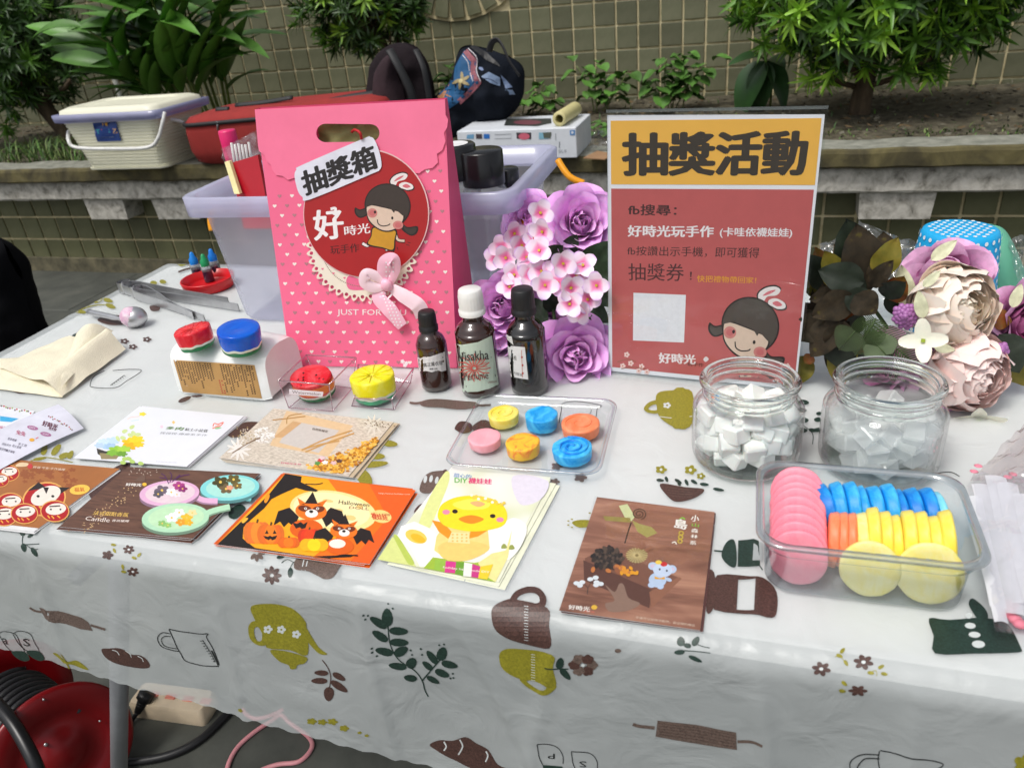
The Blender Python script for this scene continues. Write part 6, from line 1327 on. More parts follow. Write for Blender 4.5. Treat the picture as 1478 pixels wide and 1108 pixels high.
# -- wooden box / elephant card
WD2 = ramp_mat('wood_print_warm', [(.3, (112, 74, 58)), (.5, (150, 104, 84)), (.7, (190, 142, 116))], scale=7, detail=3, rough=.3, stretch=(1.2, 5, 1), bump=0, dist=1)
def eleph(A):
    A.org, A.k = (640, 560), 2.995; A.poly([(664, 470), (1173, 535), (1110, 1046), (500, 960)], WD2)
    A.poly([(610, 735), (700, 690), (1028, 822), (900, 945), (870, 905), (640, 820)], (124, 82, 64)).poly([(605, 742), (900, 870), (890, 950), (608, 830)], (92, 58, 46)).poly([(1030, 822), (900, 950), (890, 880), (1020, 815)], (146, 98, 74))
    A.poly(sp([(700, 850), (740, 880), (760, 845), (780, 850), (800, 905), (850, 930), (800, 960), (720, 965), (700, 930), (740, 915)], 4), (140, 112, 96))
    for x, y, n_, rr_ in ((710, 735, 60, 62),):
        r = random.Random(6)
        for i in range(n_): a = i*2.4; q_ = rr_*math.sqrt(i/n_); A.poly(el(x+q_*cos(a)*1.05, y+q_*sin(a)*.78, 13, 9, a*57), [(52, 42, 34), (84, 68, 54), (34, 28, 24)][i % 3])
    A.poly(el(836, 722, 45, 32), (150, 132, 84))
    for i in range(22): a = 2*pi*i/22; A.line([(836+8*cos(a), 722+6*sin(a)), (836+48*cos(a), 722+34*sin(a))], 3, (206, 188, 134), smooth=False)
    r = random.Random(9)
    for i in range(16): A.poly(el(760+r.gauss(0, 50), 785+r.gauss(0, 14), 13, 9, r.uniform(0, 180), 10), [(196, 120, 60), (150, 92, 60), (226, 150, 40)][i % 3])
    for i in range(9): A.poly(el(828+r.gauss(0, 26), 798+r.gauss(0, 9), 10, 7, r.uniform(0, 180), 10), (232, 160, 30))
    for i in range(6): A.poly(el(860+r.gauss(0, 26), 690+r.gauss(0, 14), 12, 8, r.uniform(0, 180), 10), (150, 100, 76))
    A.line([(784, 670), (800, 615), (812, 580)], 6, (58, 42, 34)); A.poly([(758, 508), (795, 500), (828, 555), (812, 575), (785, 560)], (206, 214, 160)).poly([(690, 552), (808, 560), (810, 580), (700, 572)], (150, 136, 66)).poly([(815, 570), (845, 585), (900, 600), (925, 625), (880, 645), (840, 620)], (164, 156, 86))
    sw = [(845+(6+26*t)*cos(2.2*2*pi*t), 543+(5+20*t)*sin(2.2*2*pi*t)) for t in [i/30 for i in range(31)]]; A.line(sw, 6, (84, 56, 40), n=2)
    E_ = (186, 206, 232); A.poly(el(905, 768, 20, 17), E_).poly(el(988, 782, 20, 18), E_).poly(el(905, 768, 11, 9), (214, 200, 222)).poly(el(988, 782, 11, 9), (214, 200, 222)).poly(el(926, 828, 38, 32), E_).poly(el(900, 850, 16, 12), E_).poly(el(938, 856, 15, 12), E_).poly(el(972, 826, 16, 8, 20), E_).poly(el(948, 785, 42, 31, 5), (202, 218, 240))
    A.poly(el(935, 782, 4, 5, n=8), (30, 30, 40)).poly(el(966, 788, 4, 5, n=8), (30, 30, 40)).line([(948, 790), (944, 806), (950, 812)], 8, (202, 218, 240)).poly(el(953, 760, 15, 10), (204, 40, 40)).poly(el(930, 752, 14, 9), (240, 206, 80)).poly([(912, 812), (935, 820), (958, 814), (956, 826), (935, 824), (914, 824)], (232, 170, 50))
    for x, y in ((575, 842), (600, 838), (590, 852), (635, 825), (658, 818), (662, 838), (680, 845), (660, 850)): A.poly(el(x, y, 13, 9), (222, 230, 234))
    A.line([(610, 845), (625, 860), (640, 832)], 3, (80, 60, 50)).line([(625, 860), (622, 890)], 4, (80, 60, 50), smooth=False)
    A.text('島', [(1000, 562), (1058, 570), (1052, 612), (996, 604)], (242, 240, 232), .04).text('小', [(1072, 546), (1108, 550), (1104, 578), (1068, 574)], (242, 240, 232), .03).text('山', [(1075, 582), (1106, 586), (1104, 600), (1073, 596)], (130, 190, 70), .03).text('森', [(1072, 604), (1104, 608), (1100, 626), (1070, 622)], (242, 240, 232), .02).text('林', [(1070, 630), (1102, 634), (1098, 650), (1068, 646)], (242, 240, 232), .02).text('系', [(1066, 656), (1096, 660), (1092, 678), (1064, 674)], (242, 240, 232), .02)
    for y in (626, 643, 661): A.poly(el(1028-(y-626)*.15, y, 12, 10), (196, 170, 60)).poly(el(1028-(y-626)*.15, y, 6, 5, n=10), (130, 90, 60))
    A.line([(1010, 580), (1030, 560), (1045, 566)], 6, (130, 190, 70)).line([(988, 668), (1000, 664), (1008, 674)], 5, (240, 236, 226))
    A.text('好時光', [(542, 934), (635, 944), (632, 966), (540, 954)], (240, 234, 226), .03).poly(el(652, 946, 13, 10), (226, 180, 60)).text('玩手作', [(610, 958), (655, 964), (654, 972), (608, 966)], (226, 120, 100), .02).text('手機可以拍照活動時，歡迎預約報名', [(832, 984), (1088, 1020), (1086, 1030), (830, 994)], (216, 196, 176), 0)
stack('postcard', 'brown wood print card with pine cones and a small blue elephant, at front', cr((640, 560), 2.995, (664, 470), (1173, 535), (1110, 1046), (500, 960)), 2, M('card_maroon', (92, 58, 54), .35), 'pine cone cards', 'brown card just showing beneath the pine cone card', eleph, offs=[(.0015, -.0015, .5)], dz=.0012)
t = thing('card_sleeve', 'clear plastic sleeve around the brown pine cone card', 'sleeve', P(915, 800)); b = B().mat(clear('sleeve_clear', (252, 252, 252), .05, .5, .08, power=4, bump=.2, bscale=18)); q = [P(x, y, ZT+.0045) for x, y in cr((640, 560), 2.995, (655, 466), (1180, 532), (1114, 1056), (494, 966))]; b.grid(lambda u, v: q[3].lerp(q[2], u).lerp(q[0].lerp(q[1], u), v)+V((0, 0, .0006*N.noise(V((u*6, v*6, 0))))), 16, 16); b.build('film', t)
# -- succulent card (white)
def succ(A):
    A.org, A.k = (0, 560), 3.693; A.poly([(742, 97), (1302, 148), (995, 418), (390, 372)], M('card_white_gloss', (232, 234, 240), .3, .02))
    A.poly([(515, 320), (560, 335), (650, 350), (630, 365), (560, 375), (520, 350)], (60, 56, 50)).poly([(530, 345), (640, 352), (620, 378), (540, 378)], (150, 136, 96))
    r = random.Random(12)
    for x, y, c, s in ((560, 300, (176, 210, 236), 40), (600, 280, (196, 222, 240), 34), (550, 285, (206, 228, 242), 28), (590, 310, (168, 200, 230), 30), (530, 305, (190, 214, 236), 24)): A.poly(petals(x, y, s, 6, r.uniform(0, 60), 1.2, .62), c)
    for x, y, c, s in ((700, 290, (244, 200, 20), 46), (725, 275, (250, 214, 40), 40), (690, 310, (236, 180, 20), 36), (740, 300, (250, 206, 30), 26)): A.poly(petals(x, y, s, 6, r.uniform(0, 60), 1.2, .62), c)
    for x, y, c, s in ((620, 330, (150, 200, 60), 40), (660, 325, (170, 212, 70), 34), (600, 345, (130, 184, 60), 30), (650, 350, (110, 160, 50), 26)): A.poly(petals(x, y, s, 6, r.uniform(0, 60), 1.2, .6), c)
    for x, y, a in ((680, 245, 20), (650, 235, -20), (700, 230, 40), (690, 215, -30), (640, 262, 10), (620, 255, 60), (720, 250, -10), (670, 372, 10), (650, 380, -15), (690, 385, 20), (640, 395, 5), (735, 398, 10)): A.poly(leafp(x, y, 32, 20, a), (206, 222, 150) if y < 300 else (180, 208, 110))
    A.poly(petals(760, 138, 16, 5, 0, 1.3, .7), (236, 220, 60)).line([(680, 165), (700, 155), (745, 150)], 3, (240, 206, 190)).line([(700, 175), (740, 168)], 3, (200, 226, 240), smooth=False)
    A.text('多肉', [(888, 203), (988, 208), (970, 226), (882, 220)], (90, 130, 50), .03).text('黏土小盆栽', [(990, 212), (1112, 220), (1104, 236), (982, 226)], (60, 60, 60), .02).text('捏捏捏‧療癒系手作', [(856, 232), (1108, 246), (1100, 256), (850, 244)], (130, 130, 136), 0).poly(petals(862, 205, 9, 5), (244, 206, 220)).poly(petals(925, 182, 9, 4), (240, 200, 120))
    A.line([(1135, 205), (1142, 188), (1162, 192), (1190, 182), (1172, 202), (1132, 214)], 5, (232, 110, 90)).line([(1145, 205), (1170, 196)], 4, (240, 150, 130), smooth=False).poly(leafp(1145, 215, 36, 10, -8), (150, 200, 150)).text('holidayhandmade', [(832, 388), (942, 394), (942, 399), (832, 393)], (160, 160, 166), 0)
stack('postcard', 'white card with succulents painted at lower left, topmost of its pair', cr((0, 560), 3.693, (742, 97), (1302, 148), (995, 418), (390, 372)), 3, M('card_white', (226, 226, 232), .35), 'white succulent cards', UN('the white succulent card'), succ, offs=[(.005, -.0, -1), (.003, .0005, -.5)], dz=.0011)
# -- dried flower / parcel card stack (crop 300,560)
def parcel(A):
    A.org, A.k = (300, 560), 3.693; A.poly([(350, 108), (990, 180), (750, 468), (60, 372)], ramp_mat('newsprint', [(.35, (178, 166, 148)), (.6, (226, 216, 200))], scale=220, detail=3, rough=.35, stretch=(1, 4, 1), bump=0))
    A.poly([(420, 120), (775, 200), (640, 365), (330, 305)], (222, 192, 150)).poly([(455, 175), (700, 225), (590, 345), (380, 290)], (204, 198, 190)).poly([(455, 175), (500, 185), (400, 262), (350, 262)], (206, 166, 118)).line([(345, 170), (440, 160), (520, 150)], 6, (176, 132, 70)).line([(420, 190), (430, 150), (500, 135)], 5, (176, 132, 70))
    r = random.Random(5)
    for i in range(120): a, q_ = r.uniform(0, 6.3), r.random()**.6; x, y = 300+55*q_*cos(a), 250+42*q_*sin(a); A.poly(el(x, y, 7, 5, n=6), (238, 236, 230) if i % 3 else (214, 206, 196))
    for i in range(11): a = pi*i/5.5; A.poly(leafp(165+6*cos(a), 325+4*sin(a), 60, 14, i*33), (232, 228, 220))
    A.line([(130, 345), (230, 285), (280, 265)], 5, (120, 92, 60))
    for i in range(60): A.poly(el(200+r.gauss(0, 30), 250+r.gauss(0, 22), 4, 3, n=6), (176, 152, 100) if i % 2 else (226, 216, 196))
    for i in range(9): A.poly(leafp(880, 195, 56, 12, i*40), (222, 214, 200))
    for i in range(70): A.poly(el(900+r.gauss(0, 42), 195+r.gauss(0, 12), 4, 3, n=6), (120, 100, 74) if i % 2 else (226, 216, 196))
    for q in ([(500, 330), (620, 275), (770, 225)], [(520, 340), (640, 290), (780, 240)], [(510, 325), (600, 300), (700, 280)]): A.line(q, 8, (196, 150, 84))
    for i in range(620):
        u, v = r.random(), r.random()**.8; x, y = lerp(520, 900, u)+r.gauss(0, 12), lerp(430, 262, u)+v*(20+80*(1-abs(u-.5)))+r.gauss(0, 6)
        if x+y*.83 > 1140 or y > 355+x*.14: continue
        A.poly(el(x, y, r.uniform(7, 12), r.uniform(5, 8), n=6), [(214, 150, 40), (236, 176, 60), (176, 112, 30), (240, 196, 96)][i % 4])
    for x, y, c in ((600, 385, (206, 60, 60)), (625, 395, (240, 240, 236)), (585, 400, (90, 150, 70)), (670, 398, (226, 190, 190)), (700, 388, (90, 60, 50)), (610, 372, (230, 200, 200))): A.poly(petals(x, y, 16, 5, x, 1.1, .7), c)
    A.text('自然乾燥花', [(560, 210), (642, 226), (638, 238), (556, 222)], (90, 74, 60), .02).text('好時光手作', [(390, 392), (500, 402), (498, 412), (388, 402)], (200, 70, 110), .02)
stack('postcard', 'beige collage card with parcel and dried golden flowers, topmost of the fan', cr((300, 560), 3.693, (350, 108), (990, 180), (750, 468), (60, 372)), 5, M('card_beige', (196, 178, 148), .35), 'dried flower cards in a fanned stack', UN('the dried flower card'), parcel, offs=[(.010, -.004, 1.5), (.006, -.003, .8), (.003, -.002, .2), (.006, -.001, -.6)], dz=.0008)
# -- red doll card, partly out of frame at the left
dl = P(173, 676)-P(31, 664); TLd = P(173, 676)-(P(173, 676)-P(31, 664)).normalized()*.148; BRd = P(49, 767); BLd = BRd-(P(173, 676)-P(31, 664)).normalized()*.148
def W2px(p):
    d = p-CAM; z = d.dot(_f); return (739+FPX*d.dot(_r)/z, 554-FPX*d.dot(_u)/z)
def daruma(A):
    A.org, A.k = (0, 560), 3.693; q = [W2px(p) for p in (TLd, P(173, 676), BRd, BLd)]; q = [((x)*3.693, (y-560)*3.693) for x, y in q]; ku = .945
    A.poly([q[0], q[1], (lerp(q[1][0], q[2][0], ku), lerp(q[1][1], q[2][1], ku)), (lerp(q[0][0], q[3][0], ku), lerp(q[0][1], q[3][1], ku))], M('caramel_print', (168, 104, 50), .3, .12, 30))
    r = random.Random(4)
    for i in range(30): A.poly(petals(r.uniform(120, 420), r.uniform(425, 540), r.uniform(10, 22), 5, r.uniform(0, 70), 1.2, .7, .5), (150, 84, 44))
    def doll(x, y, s, ears=False, lean=0):
        A.poly(el(x, y, 82*s, 62*s, lean), (226, 170, 90)).poly(el(x, y, 76*s, 56*s, lean), (176, 22, 26))
        if ears: A.poly([(x-60*s, y-30*s), (x-20*s, y-62*s), (x+10*s, y-40*s)], (40, 30, 30)).poly([(x+20*s, y-45*s), (x+95*s, y-42*s), (x+50*s, y-12*s)], (40, 30, 30))
        A.poly(el(x+6*s, y-12*s, 58*s, 32*s, lean-8), (236, 226, 214)); A.poly([(x-4*s, y-44*s), (x+18*s, y-42*s), (x+8*s, y-18*s)], (40, 30, 30)) if ears else A.line([(x-30*s, y-26*s), (x+30*s, y-30*s)], 7*s, (60, 30, 26))
        for ex in (-22, 32): A.poly(el(x+ex*s, y-10*s, 6*s, 5*s, n=8), (30, 20, 20))
        for q_ in ([(x-40*s, y+24*s), (x-28*s, y+40*s)], [(x-18*s, y+26*s), (x-4*s, y+42*s)], [(x+14*s, y+24*s), (x+30*s, y+38*s)]): A.line(q_, 7*s, (236, 170, 60), smooth=False)
    doll(45, 452, .72); doll(0, 490, .6); doll(235, 590, 1.45, True, -15); doll(55, 612, .9); doll(20, 680, .9); doll(292, 655, .95); doll(130, 668, .9)
    A.poly(el(425, 540, 54, 26, -8), (240, 196, 80)).text('福氣', [(395, 528), (450, 526), (452, 550), (396, 552)], (200, 90, 40), .02); A.poly(petals(160, 416, 16, 6), (200, 60, 60)); A.text('好運‧平安‧手作達摩', [(178, 414), (350, 428), (346, 440), (175, 426)], (240, 214, 190), .01); A.poly(sp([(85, 408), (110, 396), (150, 400), (140, 416), (90, 418)]), (226, 200, 160))
qd = [W2px(p) for p in (TLd, P(173, 676), BRd, BLd)]
stack('postcard', 'caramel brown card with round red wishing dolls, front left edge of the table', qd, 2, M('card_white2', (226, 226, 226), .35), 'red doll cards', 'card beneath the red doll card', daruma, offs=[(.003, -.002, -.4)], dz=.001)
# -- folded leaflet at the far left
def leaf1(A):
    A.org, A.k = (0, 560), 3.693; r = random.Random(7)
    for i in range(14): A.poly(petals(8+i*12+r.uniform(-3, 3), 98+i*2.4+r.uniform(-5, 6), 5, 5), [(90, 60, 50), (200, 70, 70), (150, 170, 60)][i % 3])
    A.poly([(0, 148), (100, 162), (60, 180), (0, 176)], (60, 170, 220)).text('玩手作', [(0, 200), (60, 205), (50, 222), (0, 218)], (190, 60, 110), .03)
stack('leaflet', 'white leaflet page with a blue bar lying under the folded flap', cr((0, 560), 3.693, (-160, 72), (185, 122), (80, 250), (-260, 200)), 1, M('leaflet_white', (230, 232, 238), .45), 'leaflets at the left edge', '', leaf1)
lp = [P(84, 583, ZT+.016), P(121, 618, ZT+.003), P(0, 677, ZT+.003), P(-20, 640, ZT+.010)]; lp[3] = P(0, 622, ZT+.013)
ex_ = (lp[2]-lp[1]); lp4 = [lp[0]+ex_*1.0+V((0, 0, 0)), lp[2]+ex_*.15]
t = thing('leaflet', 'creased leaflet flap with small plum lettering curling up over the table edge cards', 'leaflet', P(40, 640), 'leaflets at the left edge')
b = B().mat(M('leaflet_shade', (216, 216, 228), .45)); fl = lambda u, v: lp[1].lerp(lp[1]+ex_*1.5, u).lerp(lp[0].lerp(lp[0]+ex_*1.5+V((0, 0, .0)), u), v)+V((0, 0, .004*math.sin(v*pi)+.002*sin(u*5)))
b.grid(fl, 20, 10); lf = b.build('paper', t); A = art_on(bvh_surf([lf]), (0, 560), 3.693, eps=6e-5, base=2e-4); r = random.Random(3)
for i in range(16): A.poly(petals(262+i*8+r.uniform(-4, 4), 150+i*4.5+r.uniform(-6, 6), 4, 5), [(120, 70, 90), (200, 90, 90), (150, 130, 60)][i % 3])
A.text('好時光', [(232, 172), (312, 196), (300, 226), (222, 200)], (110, 50, 70), .03).text('玩手作', [(262, 206), (300, 218), (296, 234), (258, 222)], (110, 60, 80), .02)
for (x, y, l_) in ((148, 212, 'DIY'), (218, 246, 'SOAP')): A.poly(el(x+26, y, 30, 11, 12), (170, 110, 150)).text(l_, [(x+10, y-7), (x+42, y-1), (x+42, y+7), (x+10, y+1)], (232, 226, 236), 0)
A.text('兔兔', [(90, 222), (140, 235), (132, 258), (84, 245)], (190, 90, 120), .02).poly(el(170, 276, 14, 9), (230, 170, 60)).line([(190, 270), (205, 262)], 4, (214, 90, 110), smooth=False)
for i, (x, y) in enumerate(((45, 262), (100, 290), (15, 290), (70, 300), (0, 315), (35, 325))): A.text(['香氛蠟燭', '手工皂', '拼貼手作', '黏土盆栽', '歡迎預約', '親子課程'][i], [(x, y), (x+46, y+11), (x+40, y+24), (x-6, y+13)], (96, 90, 110), 0)
A.build('printed_text', t)

# ================================================================ FLOWERS
def petal_mesh(name, W, wrap, arc, curl, mat, tip=.5, n=6, m=9, ruff=0, notch=.03):
    """unit-long petal growing along +Y; wrap: how far its sides close in, arc: bend towards the axis, curl: lip rolled outwards"""
    b = B().mat(mat); path = [(0, 0)]; K = 40
    for i in range(K):
        v = (i+.5)/K; th = arc*v-curl*max(0, v-.62)/.38; path.append((path[-1][0]+cos(th)/K, path[-1][1]+sin(th)/K))
    def f(u, v):
        x = (u-.5)*2; wd = W/2*(math.sin(pi*(.12+.83*v**.9))**tip); y, z = path[int(round(v*K))]; a = wrap*x; r_ = wd/max(.05, wrap)
        return (r_*sin(a), y-notch*x*x*v*v, z+r_*(1-cos(a))+ruff*N.noise(V((x*2.5, v*3, W*90))))
    b.grid(f, n, m); return mesh_of(b, name)
def place(p, radial, up, open_, off=0):
    """petal growing from p: up is the flower's axis, open_ its angle away from it"""
    y = (up*cos(open_)+radial*sin(open_)).normalized(); z = (-radial*cos(open_)+up*sin(open_)).normalized(); x = y.cross(z); o = p+radial*off
    return MX(((x.x, y.x, z.x, o.x), (x.y, y.y, z.y, o.y), (x.z, y.z, z.z, o.z), (0, 0, 0, 1)))
def bloom(par, name, c, axis, Rr, meshes, layers, core, seed, label=None):
    """layers: (count, opening in degrees, start radius, depth of the base, petal length, mesh index), lengths as shares of Rr"""
    r = random.Random(seed); axis = V(axis).normalized(); F = frame(c, axis); xa, ya = F.col[0].xyz, F.col[1].xyz
    b = B().mat(core); b.ball(V(c)-axis*Rr*.35, Rr*.30, 14); o = b.build(name, par, label=label)
    for k, (n, op, r0, dp, s, mi) in enumerate(layers):
        for i in range(n):
            a = 2*pi*(i+.37*k)/n+r.uniform(-.15, .15); rad = xa*cos(a)+ya*sin(a)
            X = place(V(c)-axis*Rr*dp, rad, axis, R(op+r.uniform(-4, 4)), r0*Rr)@MX.Rotation(r.uniform(-.16, .10), 4, 'Y'); q = s*Rr*r.uniform(.94, 1.06)
            inst('petal', meshes[mi % len(meshes)], X@MX.Diagonal((q, q, q, 1)), o)
    return o
RP = M('rose_lilac', (247, 188, 246), .6, .08, 6, rand=.05, sss=.4); RPi = M('rose_lilac_inner', (252, 196, 244), .5, .10, 6, rand=.06, sss=.3)
def petal_shape_set(outer, inner): return [petal_mesh('petal', .62, 1.35, .25, .1, inner, .4), petal_mesh('petal', .85, 1.0, .35, .7, inner, .4, ruff=.02), petal_mesh('petal', 1.05, .62, .45, 1.1, outer, .38, ruff=.05), petal_mesh('petal', 1.15, .45, .3, 1.0, outer, .36, ruff=.06)]
rose_m = petal_shape_set(RP, RPi)
ROSE = [(2, -3, .02, .55, .98, 0), (3, 3, .08, .56, 1.0, 0), (3, 8, .14, .58, .98, 0), (4, 15, .20, .60, .98, 1), (5, 24, .24, .62, .98, 1), (5, 36, .26, .64, 1.02, 2), (5, 50, .24, .66, 1.05, 2), (6, 66, .20, .66, 1.06, 3)]
bq = thing('rose_bouquet', 'lilac artificial roses with pale pink hydrangea florets between the bag and notice', 'flowers', P(800, 540))
def W3(x, y, Y): return Q(580+x/3.463, 270+y/3.463, Y)
toC = lambda p, dx=0, dz=0: ((CAM-p).normalized()+V((dx, 0, dz)))
for i, (x, y, Y, Rr, dx, dz) in enumerate(((895, 175, .86, .043, .1, .25), (875, 850, .775, .047, .05, -.05), (500, 600, .82, .044, -.2, .1), (640, 160, .90, .036, -.2, .3), (490, 790, .82, .040, -.3, -.1), (735, 690, .83, .038, 0, 0))):
    p = W3(x, y, Y); bloom(bq, 'rose', p, toC(p, dx, dz), Rr, rose_m, ROSE, RPi, i)
def grad(name, stops, rough=.5):
    """colour that changes along a petal from its base to its lip"""
    m = M(name, (255, 255, 255), rough, .05, 8, sss=.2); t = m.node_tree; n = t.nodes; l = t.links
    tc = n.new('ShaderNodeTexCoord'); s = n.new('ShaderNodeSeparateXYZ'); l.new(tc.outputs['Object'], s.inputs[0]); c = n.new('ShaderNodeValToRGB'); e = c.color_ramp.elements
    while len(e) < len(stops): e.new(.5)
    for k, (p, q) in enumerate(stops): e[k].position = p; e[k].color = (*lin(q), 1)
    l.new(s.outputs[1], c.inputs[0]); l.new(c.outputs[0], n['Principled BSDF'].inputs['Base Color']); return m
HP = grad('hydrangea_petal', [(.05, (240, 96, 158)), (.3, (246, 150, 196)), (.5, (252, 228, 242)), (.85, (248, 226, 248)), (1, (226, 176, 236))]); HC = None; HY = M('floret_eye', (206, 180, 50), .5)
hm_ = petal_mesh('petal', 1.0, .35, .2, .35, HP, .42, 5, 6)
def floret(par, p, axis, s, a0, me=hm_, np_=4, eye=HY, heart_=HC, op=76):
    axis = V(axis).normalized(); F = frame(p, axis); xa, ya = F.col[0].xyz, F.col[1].xyz; b = B()
    if heart_: b.mat(heart_).lathe([(.0001, .0012*s/.0135), (s*.36, .0010*s/.0135+s*.06), (s*.38, .0)], 4*4, F, cap=False)
    b.mat(eye).box((0, 0, s*.12), (s*.16, s*.16, s*.08), F@MX.Rotation(.7, 4, 'Z')); o = b.build('floret', par)
    for i in range(np_):
        a = a0+2*pi*i/np_; rad = xa*cos(a)+ya*sin(a); X = place(p, rad, axis, R(op), 0); inst('petal', me, X@MX.Diagonal((s, s, s, 1)), o)
r = random.Random(31)
for (x, y, Y) in ((705, 222, .80), (598, 290, .81), (688, 318, .79), (622, 352, .80), (715, 490, .765), (842, 502, .765), (803, 382, .775), (840, 583, .76), (975, 490, .78), (905, 392, .79), (520, 352, .82), (560, 230, .82), (690, 130, .82), (640, 440, .79), (760, 420, .79), (930, 560, .785), (560, 440, .81), (660, 250, .815), (500, 300, .83), (470, 360, .83), (540, 500, .80), (640, 400, .80), (870, 440, .785), (700, 420, .785), (780, 480, .775), (890, 620, .78)):
    p = W3(x, y, Y); floret(bq, p, toC(p, r.uniform(-.5, .5), r.uniform(-.35, .45)), .0168, r.uniform(0, 1.5))
LG = M('fabric_leaf_dark', (36, 58, 32), .5, .3, 10, rand=.2)
def leaf_mesh(name, mat, L=1, W=.6, bend=.25, serr=0, vein=True, n=6, m=9):
    b = B().mat(mat)
    def f(u, v):
        x = (u-.5)*2; wd = W/2*math.sin(pi*min(1, v**.8))**.8*(1+serr*sin(v*60)); return (x*wd, L*v, -bend*v*v+.12*abs(x)*wd-(.02 if vein and abs(x) < .1 else 0)+.03*sin(v*14)*abs(x))
    b.grid(f, n, m); return mesh_of(b, name)
lg = leaf_mesh('leaf', LG)
for (x, y, x2, y2, Y) in ((900, 420, 1010, 330, .84), (920, 450, 1040, 430, .83), (930, 500, 1030, 560, .82), (900, 560, 990, 640, .82), (640, 560, 700, 640, .83), (760, 620, 740, 560, .83), (820, 330, 850, 280, .85), (940, 330, 980, 400, .85), (640, 420, 600, 520, .84), (780, 340, 830, 360, .84), (600, 380, 560, 470, .84), (700, 380, 760, 330, .845)):
    p, e = W3(x, y, Y), W3(x2, y2, Y-.015); d = e-p; L = d.length*1.35; y_ = d.normalized(); z_ = (toC(p)-y_*toC(p).dot(y_)).normalized(); x_ = y_.cross(z_)
    inst('leaf', lg, MX(((x_.x, y_.x, z_.x, p.x), (x_.y, y_.y, z_.y, p.y), (x_.z, y_.z, z_.z, p.z), (0, 0, 0, 1)))@MX.Diagonal((L, L, L, 1)), bq)
b = B().mat(M('stem_green', (60, 84, 44), .6)); base = P(800, 520, ZT+.02)
for (x, y, Y) in ((900, 165, .86), (862, 850, .79), (520, 600, .84), (650, 150, .90), (500, 790, .84)): p = W3(x, y, Y)+V((0, .02, 0)); b.tube(smooth_path([p, p.lerp(base, .5)+V((0, .02, 0)), base+V((0, .02, 0))], 5), .0022, 6)
b.build('stem', bq)
# ---- big mixed bouquet at the right
bq2 = thing('mixed_bouquet', 'large artificial bouquet of cream peonies, mauve roses and dark leaves at right', 'flowers', P(1340, 600))
def W4(x, y, Y): return Q(1120+x/2.637, 300+y/2.637, Y)
MP = M('rose_mauve', (222, 168, 206), .55, .16, 6, rand=.1, sss=.2); MPd = M('rose_mauve_deep', (196, 120, 168), .55, .16, 6, rand=.1); CP = M('peony_cream', (255, 236, 222), .55, .04, 6, rand=.03, sss=.3); CPi = M('peony_heart', (255, 236, 216), .55, .06, 6, rand=.03, sss=.3); CP2 = M('peony_blush', (255, 226, 220), .55, .04, 6, rand=.03, sss=.3)
mauve_m = petal_shape_set(MP, MPd)
def peony_set(o_, i_): return [petal_mesh('petal', .60, 1.0, 1.5, .1, i_, .5, ruff=.03), petal_mesh('petal', .72, .75, 1.85, .1, o_, .5, ruff=.018), petal_mesh('petal', .80, .7, 2.0, .05, o_, .48, ruff=.015)]
p1s, p2s = peony_set(CP, CPi), peony_set(CP2, CP2)
PEO = [(5, 26, .04, .30, .80, 0), (6, 36, .06, .42, 1.0, 0), (7, 46, .08, .54, 1.2, 0), (8, 56, .10, .66, 1.38, 0), (8, 64, .10, .76, 1.55, 1), (9, 72, .08, .85, 1.70, 1), (8, 82, .06, .92, 1.85, 2), (8, 90, .05, .98, 1.80, 2), (7, 96, .04, 1.02, 1.60, 2)]
for i, (x, y, Y, Rr, dx, dz) in enumerate(((640, 270, .84, .043, -.1, .3), (400, 600, .80, .036, -.4, -.1), (975, 440, .80, .040, .6, 0), (430, 700, .80, .036, -.2, -.5), (560, 590, .80, .026, 0, 0), (610, 330, .82, .034, 0, 0), (690, 520, .80, .030, 0, 0))):
    p = W4(x, y, Y); bloom(bq2, 'rose', p, toC(p, dx, dz), Rr, mauve_m, ROSE, MPd, 40+i)
p = W4(690, 378, .765); bloom(bq2, 'peony', p, toC(p, .8, .0), .0380, p1s, PEO, CPi, 71, 'cream peony, the upper and paler of the two big blooms')
p = W4(745, 632, .745); bloom(bq2, 'peony', p, toC(p, .85, -.4), .0360, p2s, PEO, CP2, 72, 'blush peony, the lower of the two big blooms')
DL = [ramp_mat('leaf_autumn', [(.35, (38, 35, 27)), (.58, (62, 52, 38)), (.74, (112, 104, 36))], scale=2.2, rough=.7, spec=.25, bump=.25, rand=.15), ramp_mat('leaf_olive', [(.3, (92, 96, 26)), (.6, (130, 116, 36)), (.8, (96, 60, 34))], scale=2, rough=.55, bump=.25), ramp_mat('leaf_red', [(.3, (150, 52, 30)), (.6, (120, 90, 30))], scale=2, rough=.55, bump=.2), M('leaf_deep', (30, 40, 26), .55, .3, 8, rand=.2)]
dlm = [leaf_mesh('leaf', m, 1, .72, .22, .03) for m in DL]; plm = leaf_mesh('leaf', M('leaf_pale', (214, 214, 180), .5, .1, 8), 1, .45, .2)
r = random.Random(17)
